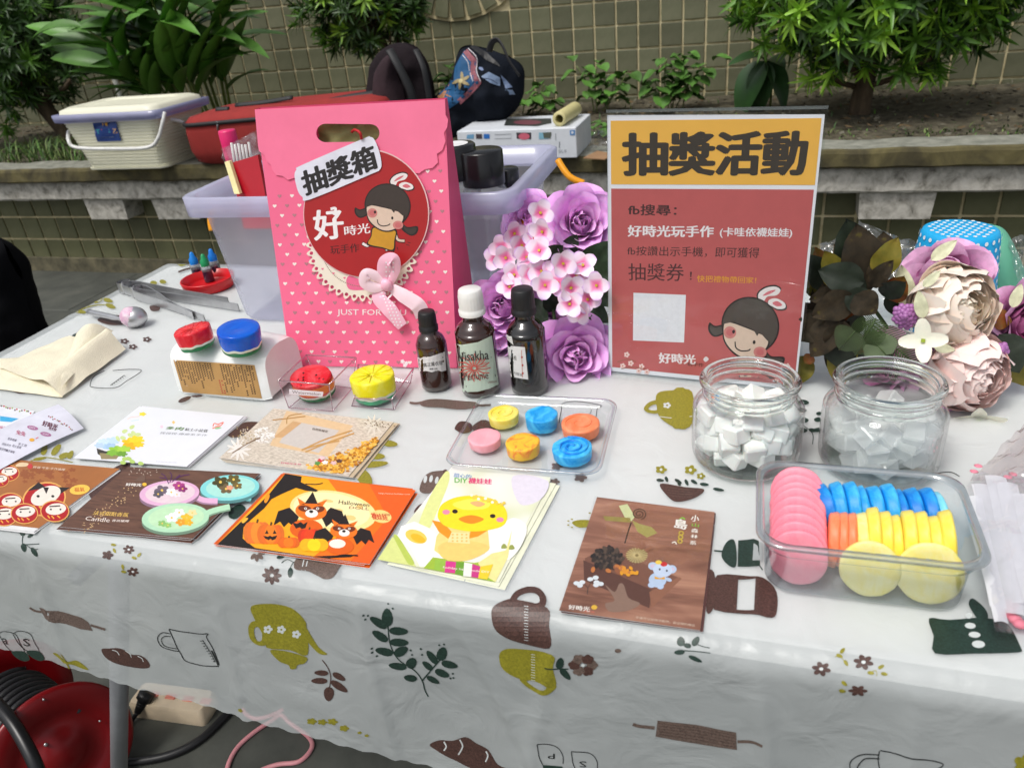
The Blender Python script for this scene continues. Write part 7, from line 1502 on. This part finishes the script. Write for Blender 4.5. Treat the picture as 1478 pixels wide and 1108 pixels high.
for (x, y, x2, y2, w_, Y, k) in ((330, 290, 330, 90, 1, .80, 0), (300, 260, 240, 150, .8, .81, 2), (240, 300, 205, 185, .8, .80, 1), (380, 260, 465, 130, .9, .80, 1), (360, 300, 430, 215, .7, .79, 0), (300, 330, 150, 420, 1, .76, 0), (300, 330, 380, 400, 1.1, .75, 0), (260, 320, 130, 350, .8, .78, 0), (200, 420, 60, 500, 1, .77, 0), (240, 420, 120, 560, .9, .76, 0),
                                  (260, 430, 215, 560, 1, .755, 0), (270, 480, 235, 650, .9, .775, 1), (200, 300, 130, 190, .9, .81, 3), (180, 330, 110, 260, .9, .81, 1), (400, 330, 480, 300, .9, .79, 3), (240, 380, 170, 480, .9, .79, 3), (140, 560, 110, 590, .5, .78, 2), (330, 330, 260, 250, .8, .80, 3), (850, 480, 930, 620, 1.1, .78, 3), (880, 560, 960, 690, .8, .78, 1), (820, 420, 900, 430, .8, .79, 2), (600, 700, 690, 790, .6, .78, 3), (760, 300, 850, 350, .6, .80, 3), (400, 560, 470, 620, .9, .80, 3), (300, 560, 380, 640, .9, .80, 3), (150, 420, 90, 380, .9, .80, 0), (320, 400, 280, 500, .8, .80, 3), (440, 300, 500, 420, 1, .81, 3), (520, 620, 600, 700, .8, .81, 3)):
    p, e = W4(x, y, Y), W4(x2, y2, Y-r.uniform(0, .02)); d = e-p; L = d.length*1.05; y_ = d.normalized(); tc_ = toC(p, r.uniform(-.5, .5), r.uniform(-.2, .5)); z_ = (tc_-y_*tc_.dot(y_)).normalized(); x_ = y_.cross(z_)
    if x < 500: inst('leaf', dlm[(k+3) % 4 if k else r.choice((0, 3))], MX.Translation((r.uniform(-.008, .012), .010, r.uniform(-.012, .010)))@MX(((x_.x, y_.x, z_.x, p.x), (x_.y, y_.y, z_.y, p.y), (x_.z, y_.z, z_.z, p.z), (0, 0, 0, 1)))@MX.Rotation(r.uniform(-.9, .9), 4, 'Z')@MX.Diagonal((max(L, .035), max(L, .035), max(L, .035), 1)), bq2)
    ww = max(L, .035)*w_; inst('leaf', dlm[k], MX(((x_.x, y_.x, z_.x, p.x), (x_.y, y_.y, z_.y, p.y), (x_.z, y_.z, z_.z, p.z), (0, 0, 0, 1)))@MX.Diagonal((ww, L, L, 1)), bq2)
for (x, y, x2, y2, Y) in ((590, 200, 680, 130, .80), (560, 420, 545, 330, .74), (500, 380, 480, 240, .80), (900, 380, 930, 300, .77), (560, 300, 620, 245, .75), (600, 530, 680, 540, .73)):
    p, e = W4(x, y, Y), W4(x2, y2, Y); d = e-p; L = d.length*1.1; y_ = d.normalized(); tc_ = toC(p); z_ = (tc_-y_*tc_.dot(y_)).normalized(); x_ = y_.cross(z_)
    inst('leaf', plm, MX(((x_.x, y_.x, z_.x, p.x), (x_.y, y_.y, z_.y, p.y), (x_.z, y_.z, z_.z, p.z), (0, 0, 0, 1)))@MX.Diagonal((L, L, L, 1)), bq2)
WP = M('white_petal', (244, 240, 222), .5, .04, 8, sss=.2); wpm = petal_mesh('petal', .66, .4, .2, .3, WP, .45, 5, 6); wpl = petal_mesh('petal', .55, .4, .2, .3, WP, .6, 5, 6)
p = W4(560, 505, .722); floret(bq2, p, toC(p), .0215, .9, wpm, 4, M('eye_green', (150, 170, 40), .5), None)
p = W4(770, 800, .735); floret(bq2, p, toC(p, .2, -.8), .0255, .3, wpl, 5, M('eye_green', (150, 170, 40), .5), None)
b0 = M('berry_mauve', (168, 108, 168), .4, .1)
for (x, y, n_, s) in ((492, 412, 34, 44), (660, 768, 22, 34), (860, 540, 12, 22)):
    b = B().mat(b0); rr2 = random.Random(x)
    for i in range(n_): a, q_ = i*2.4, math.sqrt(i/n_); p = W4(x+s*q_*cos(a), y+s*q_*sin(a), .745+.006*q_); b.ball(p, .0031, 10)
    o = b.build('berries', bq2); o['kind'] = 'stuff'
b = B().mat(M('fern_green', (72, 92, 50), .55, .25, 30))
for (x, y, x2, y2) in ((330, 430, 540, 600), (340, 470, 420, 560), (300, 560, 380, 420), (240, 540, 300, 470)):
    p, e = W4(x, y, .745), W4(x2, y2, .725); d = (e-p); nrm = toC(p).cross(d).normalized(); b.tube([p, e], .0007, 5); n_ = 26
    for i in range(n_):
        t_ = (i+1)/(n_+1); c_ = p.lerp(e, t_); L = .016*math.sin(pi*(t_*.8+.12))
        for s in (-1, 1):
            q_ = c_+(nrm*s*L+d.normalized()*L*.55); b.add([c_-d.normalized()*.0009, c_+d.normalized()*.0009, q_+d.normalized()*.0007, q_-d.normalized()*.0003], [(0, 1, 2, 3)], smooth=False)
o = b.build('fern_frond', bq2); o['kind'] = 'stuff'
b = B().mat(M('stem_green', (60, 84, 44))); base = P(1330, 560, ZT+.01)
for (x, y, Y) in ((690, 378, .79), (745, 632, .77), (640, 260, .87), (395, 640, .80), (970, 440, .82), (300, 300, .80), (770, 800, .735)): p = W4(x, y, Y)+V((0, .015, 0)); b.tube(smooth_path([p, p.lerp(base, .5)+V((0, .03, 0)), base+V((0, .05, 0))], 5), .0022, 6)
b.build('stem', bq2)

# ================================================================ BEHIND THE BOUQUET: CUP, GREEN POUCH, WRAPS
c_ = V((.225, .955, ZT)); t = thing('paper_cup', 'bright blue paper cup with white dots standing upside down behind the bouquet', 'paper cup', c_); h_ = (Q(1369, 330, .955).z-ZT)
CB = M('cup_blue', (20, 168, 226), .45, .05); b = B().mat(CB); r0, r1 = .0515, .0385; b.lathe([(r0, .001), (r0+.0015, .0025), (r1+.002, h_-.006), (r1, h_-.001), (r1-.003, h_), (.0001, h_)], 48, MX.Translation(c_), cap=False); b.mat(M('cup_rim', (240, 236, 226), .5)); b.tube([(c_.x+(r0+.001)*cos(a), c_.y+(r0+.001)*sin(a), ZT+.002) for a in [2*pi*i/36 for i in range(37)]], .0016, 6, cap=False); b.build('body', t)
b = B().mat(M('cup_dot', (236, 244, 248), .5))
def dot(X, rx, ry): b.add([X@V((rx*cos(2*pi*i/12), ry*sin(2*pi*i/12), 0)) for i in range(12)], [tuple(range(12))], smooth=False)
for j in range(12):
    z = .006+j*(h_-.012)/11; rad = lerp(r0+.0015, r1+.002, (z)/(h_))+.0004
    for i in range(26): a = 2*pi*(i+.5*(j % 2))/26; n_ = V((cos(a), sin(a), .11)); dot(frame((c_.x+rad*cos(a), c_.y+rad*sin(a), ZT+z), n_, (0, 0, 1)), .0024, .0022)
for i in range(-4, 5):
    for j in range(-5, 6):
        x, y = (i+.5*(j % 2))*.0088, j*.0072
        if math.hypot(x, y) < r1-.004: dot(MX.Translation((c_.x+x, c_.y+y, ZT+h_+.0004)), .0022, .0022)
b.build('dots', t)
b = B().mat(M('green_nylon', (98, 172, 142), .6, .08, 10, bump=.4, bscale=30)); pillow(b, [(1385, 440), (1392, 345), (1412, 328), (1442, 326), (1462, 350), (1490, 420), (1520, 520), (1400, 520)], 1.03, .045, .006, 3, rings=14)
b.build('nylon_pouch', label='soft sea green nylon pouch bulging behind the bouquet at right', cat='pouch')
WR = clear('wrap_film', (250, 252, 252), .10, .6, .08, milk=.10, bump=1.0, bscale=22, power=2.2)
b = B().mat(WR)
def film(q, Y0, Y1, amp, seed, nu=26, nv=18): b.grid(lambda u, v: (lambda p: p+V((amp*.3*N.noise(V((u*8+seed, v*7, 1))), amp*N.noise(V((u*9+seed, v*8, seed)))*1.6, amp*.7*N.noise(V((u*11, v*6+seed, 5))))))(Q(*V(q[3]).lerp(V(q[2]), u).lerp(V(q[0]).lerp(V(q[1]), u), v), lerp(Y0, Y1, v))), nu, nv)
film([(1182, 352), (1312, 348), (1330, 440), (1180, 470)], .90, .95, .012, 3); film([(1170, 372), (1240, 318), (1340, 360), (1200, 420)], .94, .97, .010, 9); b.build('clear_wrap', label='crumpled clear plastic wrap sticking up behind the dark leaves', cat='plastic wrap')
b = B().mat(WR); film([(1455, 345), (1520, 330), (1530, 430), (1470, 420)], .96, 1.0, .008, 14); b.build('clear_wrap', label='crumpled clear plastic bag corner at the right edge beyond the green pouch', cat='plastic wrap')
b = B().mat(M('cream_paper', (236, 234, 206), .6)); q = [Q(1262, 348, .93), Q(1284, 352, .93), Q(1290, 372, .92), Q(1265, 372, .92)]; b.prism(q[::-1], (0, .002, 0)); b.build('paper_scrap', label='small cream paper scrap showing behind the dark leaves', cat='paper')
# bags of strips at the right edge
BGF = clear('film_bag', (252, 252, 254), .05, .35, .12, milk=.06, milkc=(232, 226, 230), bump=.9, bscale=26, power=2.0)
def flatfilm(q, z0, amp, seed, nu=24, nv=24, lift=.01):
    b.grid(lambda u, v: P(*V(q[3]).lerp(V(q[2]), u).lerp(V(q[0]).lerp(V(q[1]), u), v), ZT+z0)+V((0, 0, lift*math.sin(pi*u)*math.sin(pi*v)+amp*N.noise(V((u*6+seed, v*6, seed)))+amp*.5*N.noise(V((u*17+seed, v*14, seed))))), nu, nv)
t = thing('strip_bag', 'clear plastic bag of pale translucent strips at the right edge of the table', 'plastic bag', P(1440, 780)); b = B().mat(BGF); flatfilm([(1402, 690), (1560, 660), (1600, 930), (1440, 905)], .030, .008, 2); flatfilm([(1395, 700), (1560, 670), (1600, 935), (1436, 910)], .003, .001, 5, lift=.002); b.build('bag_film', t)
SW = M('strip_white', (240, 240, 244), .25, .04, 40, alpha=.72)
for i, (a, e, w_) in enumerate((((1418, 700), (1466, 885), .016), ((1436, 690), (1480, 870), .015), ((1452, 700), (1500, 880), .015), ((1478, 715), (1520, 880), .016), ((1408, 715), (1440, 880), .010), ((1400, 730), (1445, 900), .008))):
    b = B().mat(SW); p, q_ = P(*a, ZT+.018+.0026*i), P(*e, ZT+.012+.0026*i); d = (q_-p).normalized(); s = V((-d.y, d.x, 0))*w_/2; b.grid(lambda u, v: (p-s).lerp(p+s, u).lerp((q_-s).lerp(q_+s, u), v)+V((0, 0, .0015*sin(u*pi)+.002*sin(v*4+i))), 4, 10); b.build('strip', t)
b = B().mat(M('pink_bits', (246, 130, 150), .5)); 
for x, y in ((1457, 880), (1465, 893), (1472, 900), (1460, 872), (1453, 885)): b.ball(P(x, y, ZT+.006), (.005, .004, .003), 8)
b.build('pink_bits', t)
t = thing('zip_bag', 'creased clear zip bag with faint pink print lying behind the strips', 'plastic bag', P(1450, 670)); b = B().mat(clear('zip_film', (248, 242, 242), .07, .35, .12, milk=.20, milkc=(216, 206, 206), bump=1.0, bscale=30, power=2.2)); flatfilm([(1480, 608), (1580, 590), (1560, 700), (1400, 694)], .016, .009, 12); b.build('bag_film', t)
b = B().mat(M('pink_print', (240, 140, 160), .5))
for x, y in ((1406, 680), (1412, 672), (1455, 688), (1462, 684)): b.ball(P(x, y, ZT+.018), (.0035, .003, .0008), 8)
b.build('pink_print', t)

# ================================================================ ON THE PLANTER LEDGE
ZL = .6425
cb_ = V((-2.19, 2.42, ZL)); t = thing('picnic_basket', 'cream ribbed plastic basket with a lilac rimmed lid on the planter ledge', 'basket', cb_)
CR = M('cream_plastic', (232, 230, 208), .4, .05, 6); b = B().mat(CR); rings = []; NR = 15; hb = .168
for i in range(NR):
    for dz, g in ((0, 0), (.15, .003), (.75, .003), (.9, 0)):
        f_ = (i+dz)/NR; rings.append(rr(cb_.x+.01*0, cb_.y, lerp(.335, .415, f_)+g*2, lerp(.225, .275, f_)+g*2, .035, ZL+.006+f_*hb, 5))
loft(b, [rr(cb_.x, cb_.y, .35, .24, .03, ZL+.0006, 5), rr(cb_.x, cb_.y, .352, .242, .03, ZL+.006, 5)]+rings, cap0=True, smooth=False); bkb = b.build('body', t)
LL = clear('lid_lilac', (196, 196, 236), .15, .4, .3, milk=.8, milkc=(176, 178, 222)); b = B().mat(LL); zt_ = ZL+.006+hb; loft(b, [rr(cb_.x, cb_.y, .43, .285, .035, zt_-.004, 5), rr(cb_.x, cb_.y, .465, .315, .035, zt_, 5), rr(cb_.x, cb_.y, .47, .32, .035, zt_+.024, 5), rr(cb_.x, cb_.y, .44, .295, .035, zt_+.026, 5)]); b.build('lid_rim', t)
b = B().mat(CR); loft(b, [rr(cb_.x, cb_.y, .435, .29, .04, zt_+.018, 5), rr(cb_.x, cb_.y, .425, .285, .04, zt_+.036, 5), rr(cb_.x, cb_.y, .39, .25, .05, zt_+.044, 5), rr(cb_.x, cb_.y, .33, .19, .05, zt_+.044, 5), rr(cb_.x, cb_.y, .32, .18, .05, zt_+.039, 5)], cap1=True); b.build('lid', t)
HW = M('handle_white', (226, 226, 222), .4); yf = cb_.y-.142
b = B().mat(HW); b.tube(smooth_path([Q(99, 190, yf+.03), Q(99, 203, yf-.01), Q(110, 213, yf-.016), Q(160, 215, yf-.016), Q(213, 213, yf-.016), Q(228, 200, yf-.012), Q(234, 180, yf), Q(238, 162, yf+.02)], 5), .0065, 8); b.build('handle', t)
b = B().mat(HW); xr = cb_.x+.205; b.tube(smooth_path([(xr-.005, 2.36, ZL+.155), (xr+.018, 2.39, ZL+.14), (xr+.020, 2.45, ZL+.09), (xr+.008, 2.49, ZL+.085)], 5), .0065, 8); b.build('handle', t)
s_ = bvh_surf([bkb]); A = Art(s_, 6, 1e-4, .0065, (0, 0), 2.954)
A.poly([(400, 522), (500, 516), (518, 593), (416, 597)], (34, 66, 136)).poly([(441, 520), (461, 519), (464, 541), (444, 543)], (240, 180, 50)).text('L', [(448, 524), (456, 524), (458, 538), (450, 538)], (40, 50, 90), .02)
for i, (g_, c) in enumerate((('工', (70, 180, 190)), ('K', (236, 110, 110)), ('A', (80, 170, 200)), ('乙', (240, 190, 120)))): A.text(g_, [(412+i*24, 550-i*1), (431+i*24, 549-i*1), (434+i*24, 570-i*1), (416+i*24, 572-i*1)], c, .05)
A.line([(432, 583), (490, 580)], 2, (120, 140, 190), smooth=False); A.build('sticker', t)
# red travel bag
t = thing('red_bag', 'red soft travel bag with black zips on the ledge behind the pink bag', 'bag', (-1.55, 2.47, ZL)); RC_ = M('red_canvas', (146, 38, 34), .85, .12, 20, bump=.3, bscale=300); BT = M('black_trim', (30, 30, 32), .6)
b = B().mat(RC_); bx0, bx1 = -1.93, -1.16
def rb(z, g, r_=.07): return [p+V((0, 0, .004*N.noise(V((p.x*9, p.y*9, z*30)))+.028*max(0, (p.x+1.93)/.77)*(z > ZL+.05))) for p in rr((bx0+bx1)/2, 2.47, (bx1-bx0)+g, .30+g, r_, z, 7)]
loft(b, [rb(ZL+.001, -.05), rb(ZL+.012, -.01), rb(ZL+.05, .01), rb(ZL+.11, .012), rb(ZL+.145, .004), rb(ZL+.158, -.02), rb(ZL+.168, -.10), rb(ZL+.172, -.2)], cap0=True, cap1=True); b.build('body', t)
b = B().mat(BT); rg = rb(ZL+.140, .010); b.tube(rg+[rg[0]], .007, 8, cap=False); b.build('piping', t)
b = B().mat(BT); b.tube(smooth_path([Q(340, 152, 2.42), Q(380, 148, 2.42), Q(422, 141, 2.42)], 4), .009, 8, flat=.5); b.tube(smooth_path([Q(312, 158, 2.38), Q(330, 157, 2.38)], 4), .009, 8, flat=.5); b.tube(smooth_path([Q(450, 152, 2.40), Q(500, 141, 2.42), Q(545, 134, 2.46)], 4), .012, 8, flat=.5); b.build('handle', t)
b = B().mat(ST); b.tube([Q(314, 176, 2.312), Q(314, 188, 2.312)], .003, 6); b.tube([Q(326, 192, 2.312), Q(327, 200, 2.312)], .003, 6); b.build('zip_pull', t)
# black backpack
t = thing('backpack', 'black rounded backpack slumped on the ledge below the small bush', 'backpack', (-1.1, 2.55, ZL)); BP = M('black_nylon', (36, 30, 33), .95, .25, 12, bump=.5, bscale=120, spec=.12)
b = B().mat(BP); pillow(b, [(538, 200), (534, 110), (540, 84), (560, 66), (584, 62), (604, 70), (616, 92), (624, 130), (628, 200)], 2.52, .06, .045, 5, rings=18); bpk = b.build('body', t)
b = B().mat(M('backpack_pocket', (58, 46, 50), .95, .25, 12, bump=.4, bscale=90, spec=.12)); pillow(b, [(545, 190), (541, 115), (550, 88), (566, 80), (574, 110), (584, 140), (590, 190)], 2.47, .055, .008, 8, rings=8, back=False); b.build('pocket', t)
b = B().mat(BT); b.tube(smooth_path([Q(562, 72, 2.43), Q(575, 95, 2.41), Q(592, 130, 2.41), Q(600, 160, 2.42)], 5), .014, 8, flat=.4); b.tube(smooth_path([Q(600, 72, 2.45), Q(612, 100, 2.42), Q(620, 145, 2.42)], 5), .010, 8, flat=.4); b.build('strap', t)
# tote
t = thing('tote_bag', 'black tote bag with a blue embroidered side panel and patterned trim', 'bag', (-.83, 2.52, ZL)); TN = M('tote_navy', (22, 26, 34), .95, .3, 12, bump=.6, bscale=60, spec=.12)
b = B().mat(TN); pillow(b, [(640, 200), (632, 170), (628, 142), (644, 126), (654, 106), (660, 80), (672, 66), (700, 70), (735, 82), (754, 96), (757, 120), (752, 148), (730, 172), (690, 186), (664, 196)], 2.50, .055, .055, 9, rings=22); tb_ = b.build('body', t)
s_ = bvh_surf([tb_]); A = art_on(s_, (600, 0), 7.385, eps=4e-4, base=8e-4, step=5)
A.poly([(240, 1040), (300, 880), (410, 800), (420, 720), (470, 620), (520, 540), (560, 560), (640, 640), (640, 760), (680, 880), (560, 1010), (440, 1105), (300, 1200), (260, 1150)], M('tote_blue', (18, 78, 122), .7, .25, 14))
A.line([(530, 545), (580, 610), (622, 660), (608, 760), (640, 850), (670, 880), (560, 1000), (460, 1090)], 60, M('trim_pattern', (140, 80, 90), .7, .5, 260)); A.line([(500, 590), (560, 670), (575, 760), (610, 870)], 8, (196, 190, 196)).line([(560, 520), (650, 620), (650, 760), (695, 870)], 8, (196, 190, 196))
A.poly([(240, 980), (320, 880), (345, 930), (300, 1060), (240, 1060)], M('trim_gold', (176, 120, 80), .7, .5, 260))
for i in range(5): A.poly(leafp(490+10*cos(i), 860+10*sin(i), 95, 34, -95+i*62), (146, 130, 90))
A.poly(el(490, 870, 22, 22), (190, 176, 130)); A.poly([(700, 820), (780, 770), (900, 830), (900, 920), (800, 890)], (120, 140, 170)).poly([(905, 800), (960, 850), (1030, 930), (960, 950)], (104, 122, 154)).poly([(950, 960), (1030, 960), (1060, 1010), (1000, 1010)], (110, 130, 160)).line([(720, 840), (800, 850), (880, 900)], 8, (40, 50, 80)).poly(el(700, 740, 30, 16, 30), (90, 110, 150)); A.poly([(560, 490), (640, 500), (760, 570), (880, 680), (900, 720), (760, 650), (620, 540)], (14, 14, 18))
A.build('embroidery', t)
b = B().mat(BT); b.tube(smooth_path([Q(706, 75, 2.42), Q(710, 62, 2.42), Q(718, 58, 2.42), Q(726, 68, 2.41), Q(735, 88, 2.40), Q(750, 110, 2.40)], 6), .011, 8, flat=.35); b.build('handle', t)
# white carton with pictures
c0, c1 = V((-.90, 2.315, ZL)), V((-.522, 2.313, ZL)); hbx = Q(835, 184, 2.313).z-ZL
t = thing('picture_carton', 'long white carton printed with small pictures lying on the ledge', 'box', c0); WC = M('white_carton', (214, 218, 224), .5, .05); b = B().mat(WC); b.box(((c0.x+c1.x)/2, 2.313+.11, ZL+hbx/2), (c1.x-c0.x, .22, hbx), bev=.002); b.build('carton', t)
A = art_on(plane_surf((0, 2.313, 0), (0, -1, 0)), (450, 0), 2.954, eps=3e-4, base=8e-4)
A.poly([(700, 572), (725, 572), (726, 592), (700, 592)], (70, 60, 66)).poly([(733, 572), (758, 572), (758, 592), (733, 592)], (40, 110, 190)).poly([(872, 566), (935, 566), (935, 594), (874, 592)], (60, 54, 60)).poly(el(905, 582, 24, 14), (206, 100, 120)).poly([(968, 566), (1010, 564), (1010, 592), (968, 594)], (130, 180, 200)).poly([(985, 566), (1022, 564), (1018, 590), (990, 590)], (90, 96, 84)).line([(780, 575), (850, 572), (850, 590), (780, 592)], 2, (130, 134, 140), smooth=False).poly([(662, 575), (692, 573), (690, 592), (660, 592)], (110, 160, 196)).line([(1040, 570), (1040, 600)], 2, (120, 124, 130), smooth=False).line([(1056, 605), (1056, 632)], 3, (90, 96, 104), smooth=False).poly([(1100, 556), (1122, 555), (1122, 576), (1101, 577)], (70, 130, 190)).poly(el(1111, 566, 6, 6, n=10), (214, 218, 224))
A.text('SLS', [(1052, 640), (1086, 638), (1086, 650), (1052, 652)], (130, 134, 140), 0); A.build('printed_pictures', t)
A = art_on(z_surf(ZL+hbx), (450, 0), 2.954, eps=3e-4, base=8e-4); A.poly([(820, 535), (830, 508), (1020, 505), (1022, 525), (960, 538)], (50, 54, 52)).poly(el(920, 522, 60, 10), (110, 60, 72)); A.build('top_print', t)
p0, p1 = P(807, 172, ZL+hbx+.022), P(832, 156, ZL+hbx+.022); d = (p1-p0); p1 = p0+d.normalized()*.17; X = frame(p0, p1-p0); b = B().mat(M('roll_core', (206, 196, 140), .55, .08, 30))
b.lathe([(.0125, 0), (.021, 0), (.0215, .002), (.0215, .168), (.021, .17), (.0125, .17), (.0125, 0)], 28, X, cap=False); b.build('wrap_roll', label='yellowish roll of cling wrap lying across the white carton', cat='roll')
b = B().mat(WR); film([(856, 190), (880, 185), (882, 228), (845, 222)], 2.40, 2.38, .02, 21, 12, 12); b.build('clear_wrap', label='crumpled clear plastic stuffed beside the carton end on the ledge', cat='plastic wrap')
b = B().mat(M('cardboard', (150, 116, 84), .8, .1)); b.prism([P(862, 219, ZL+.004), P(842, 229, ZL+.002), P(873, 231, ZL+.002), P(890, 224, ZL+.004)], (0, 0, .003)); b.build('cardboard_flap', label='brown cardboard flap on the ledge beside the white carton', cat='cardboard')

# ================================================================ LEFT EDGE AND UNDER THE TABLE
b = B().mat(M('black_cloth', (14, 14, 17), .95, .2, 12, bump=.5, bscale=30, spec=.1)); b_pts = [(-120, 330), (-40, 325), (2, 346), (20, 372), (42, 430), (66, 500), (100, 640), (110, 760), (-140, 760)]
pillow(b, b_pts, 1.35, .08, .05, 2, rings=16); t = b.build('dark_shape', label='unidentified black cloth form leaning beyond the far left edge of the table', cat='unidentified form')  # unidentified dark form, modelled as a plain stuffed bag of black cloth
RDM = M('reel_red', (132, 8, 16), .32, .1, 8); rl = thing('cable_reel', 'red cable reel with a black carrying frame under the front left corner', 'cable reel', P(60, 1060, GZ))
fc, bc = P(90, 1086, .268), P(-8, 1010, .262); nrm = (CAM-fc).normalized()*.8+V((.55, -.2, .1)); nrm.normalize()
bc = fc-nrm*.12
p_ = P(5, 1012, .27); bc = V((p_.x, p_.y, .265)) if (p_-fc).length < .3 else bc; ax = (fc-bc).normalized(); ax = (ax*.6+nrm*.6).normalized()
RR_ = .094
for c_, nm in ((fc, 1), (bc, 0)):
    X = frame(c_, ax); b = B().mat(RDM); b.lathe([(.0001, .006), (RR_*.3, .006), (RR_*.33, .001), (RR_*.62, .001), (RR_*.66, .004), (RR_*.95, .004), (RR_, .002), (RR_, -.003), (RR_*.95, -.003), (.0001, -.003)], 56, X, cap=False); b.build('disc', rl)
X = frame(bc, (fc-bc).normalized()); Ld = (fc-bc).length; b = B().mat(M('cable_black', (26, 26, 28), .45, .1))
hel = [X@V(((RR_*.58)*cos(a), (RR_*.58)*sin(a), .01+(Ld-.02)*(a/(2*pi*11)))) for a in [2*pi*11*i/330 for i in range(331)]]; b.tube(hel, .0055, 8); b.build('wound_cable', rl)
b = B().mat(M('frame_black', (24, 24, 27), .35)); X = frame(fc, ax); pts = [P(-12, 1008, .37), P(20, 1045, .36), P(50, 1100, .33), P(66, 1150, .29)]; b.tube(smooth_path([p for p in pts], 5), .0085, 10); b.build('carry_frame', rl)
b = B().mat(ST)
for x, y in ((66, 1074), (144, 1040), (63, 1009)): d_ = ray(x, y); q_ = fc+ax*.0055; p = CAM+d_*((q_-CAM).dot(ax)/d_.dot(ax)); b.ball(p, .0028 if x == 66 else .0018, 8)
b.build('rivet', rl)
zs = GZ+.03; t = thing('power_strip', 'cream power strip with pale red sockets on the ground behind the table leg', 'power strip', P(240, 1005, GZ)); q = [P(x, y, zs) for x, y in cr((0, 900), 3.079, (600, 262), (870, 318), (850, 350), (628, 345))]
q = [P(196, 986, zs), P(300, 1000, zs), P(288, 1022, zs), P(206, 1012, zs)]; ctr = sum(q, V((0, 0, 0)))/4; e_ = ((q[1]-q[0])+(q[2]-q[3])).normalized(); b = B().mat(M('cream_abs', (226, 206, 176), .4)); X = frame(ctr-V((0, 0, .015)), (0, 0, 1), e_); Ls, Ds = (q[1]-q[0]).length, (q[3]-q[0]).length
loft(b, [[X@p for p in rr(0, 0, Ls, Ds, .008, z, 4)] for z in (-.015, .010)]+[[X@p for p in rr(0, 0, Ls-.006, Ds-.006, .008, .015, 4)]], True, True); b.build('body', t)
b = B().mat(M('socket_red', (232, 140, 120), .45))
for i in range(-1, 3): b.box((i*.031+.0, 0, .0155), (.018, .010, .002), X, bev=.0008)
b.build('socket', t)
def cable(name, label, pts, r_, mat, z=None, grp=None):
    z = z or GZ+r_; b = B().mat(mat); b.tube(smooth_path([P(x, y, z) for x, y in pts], 8), r_, 10); return b.build(name, label=label, cat='cable', group=grp)
K5 = lambda *p: cr((0, 900), 3.079, *p); CBK = M('cable_black', (26, 26, 28))
t = thing('power_plug', 'black plug pushed into the cream power strip', 'plug', P(212, 1010, GZ)); b = B().mat(CBK); a_, b__ = P(*K5((655, 305))[0], zs+.012), P(*K5((610, 395))[0], GZ+.02)
b.tube([a_, a_.lerp(b__, .35), a_.lerp(b__, .4), b__], [.0125, .0125, .009, .005], 10); 
for i in range(4): b.tube([a_.lerp(b__, .5+i*.12), a_.lerp(b__, .54+i*.12)], .0085-.001*i, 10)
b.build('plug_body', t); b = B().mat(CBK); b.tube(smooth_path([b__, P(*K5((585, 430))[0], GZ+.006), P(*K5((545, 500))[0], GZ+.004), P(*K5((500, 620))[0], GZ+.004), P(*K5((440, 760))[0], GZ+.004)], 6), .0035, 8); b.build('cord', t)
cable('black_cable', 'thick black cable curving over the ground behind the table leg', K5((300, 560), (480, 610), (620, 608), (760, 580), (880, 520), (980, 430), (1035, 370), (1080, 320)), .0062, CBK)
PKC = M('cable_pink', (222, 150, 156), .45)
cable('pink_cable', 'pale pink flex looping on the ground below the hanging cloth', K5((1010, 760), (1008, 650), (1050, 555), (1130, 480), (1215, 425), (1250, 405), (1290, 440), (1370, 500), (1385, 550), (1330, 610), (1230, 625), (1140, 660), (1060, 720)), .0034, PKC)
cable('pink_cable', 'short pale pink flex end peeking out right beneath the cloth hem', K5((1080, 380), (1100, 405), (1140, 420), (1200, 408), (1260, 380)), .0034, PKC, GZ+.0045)
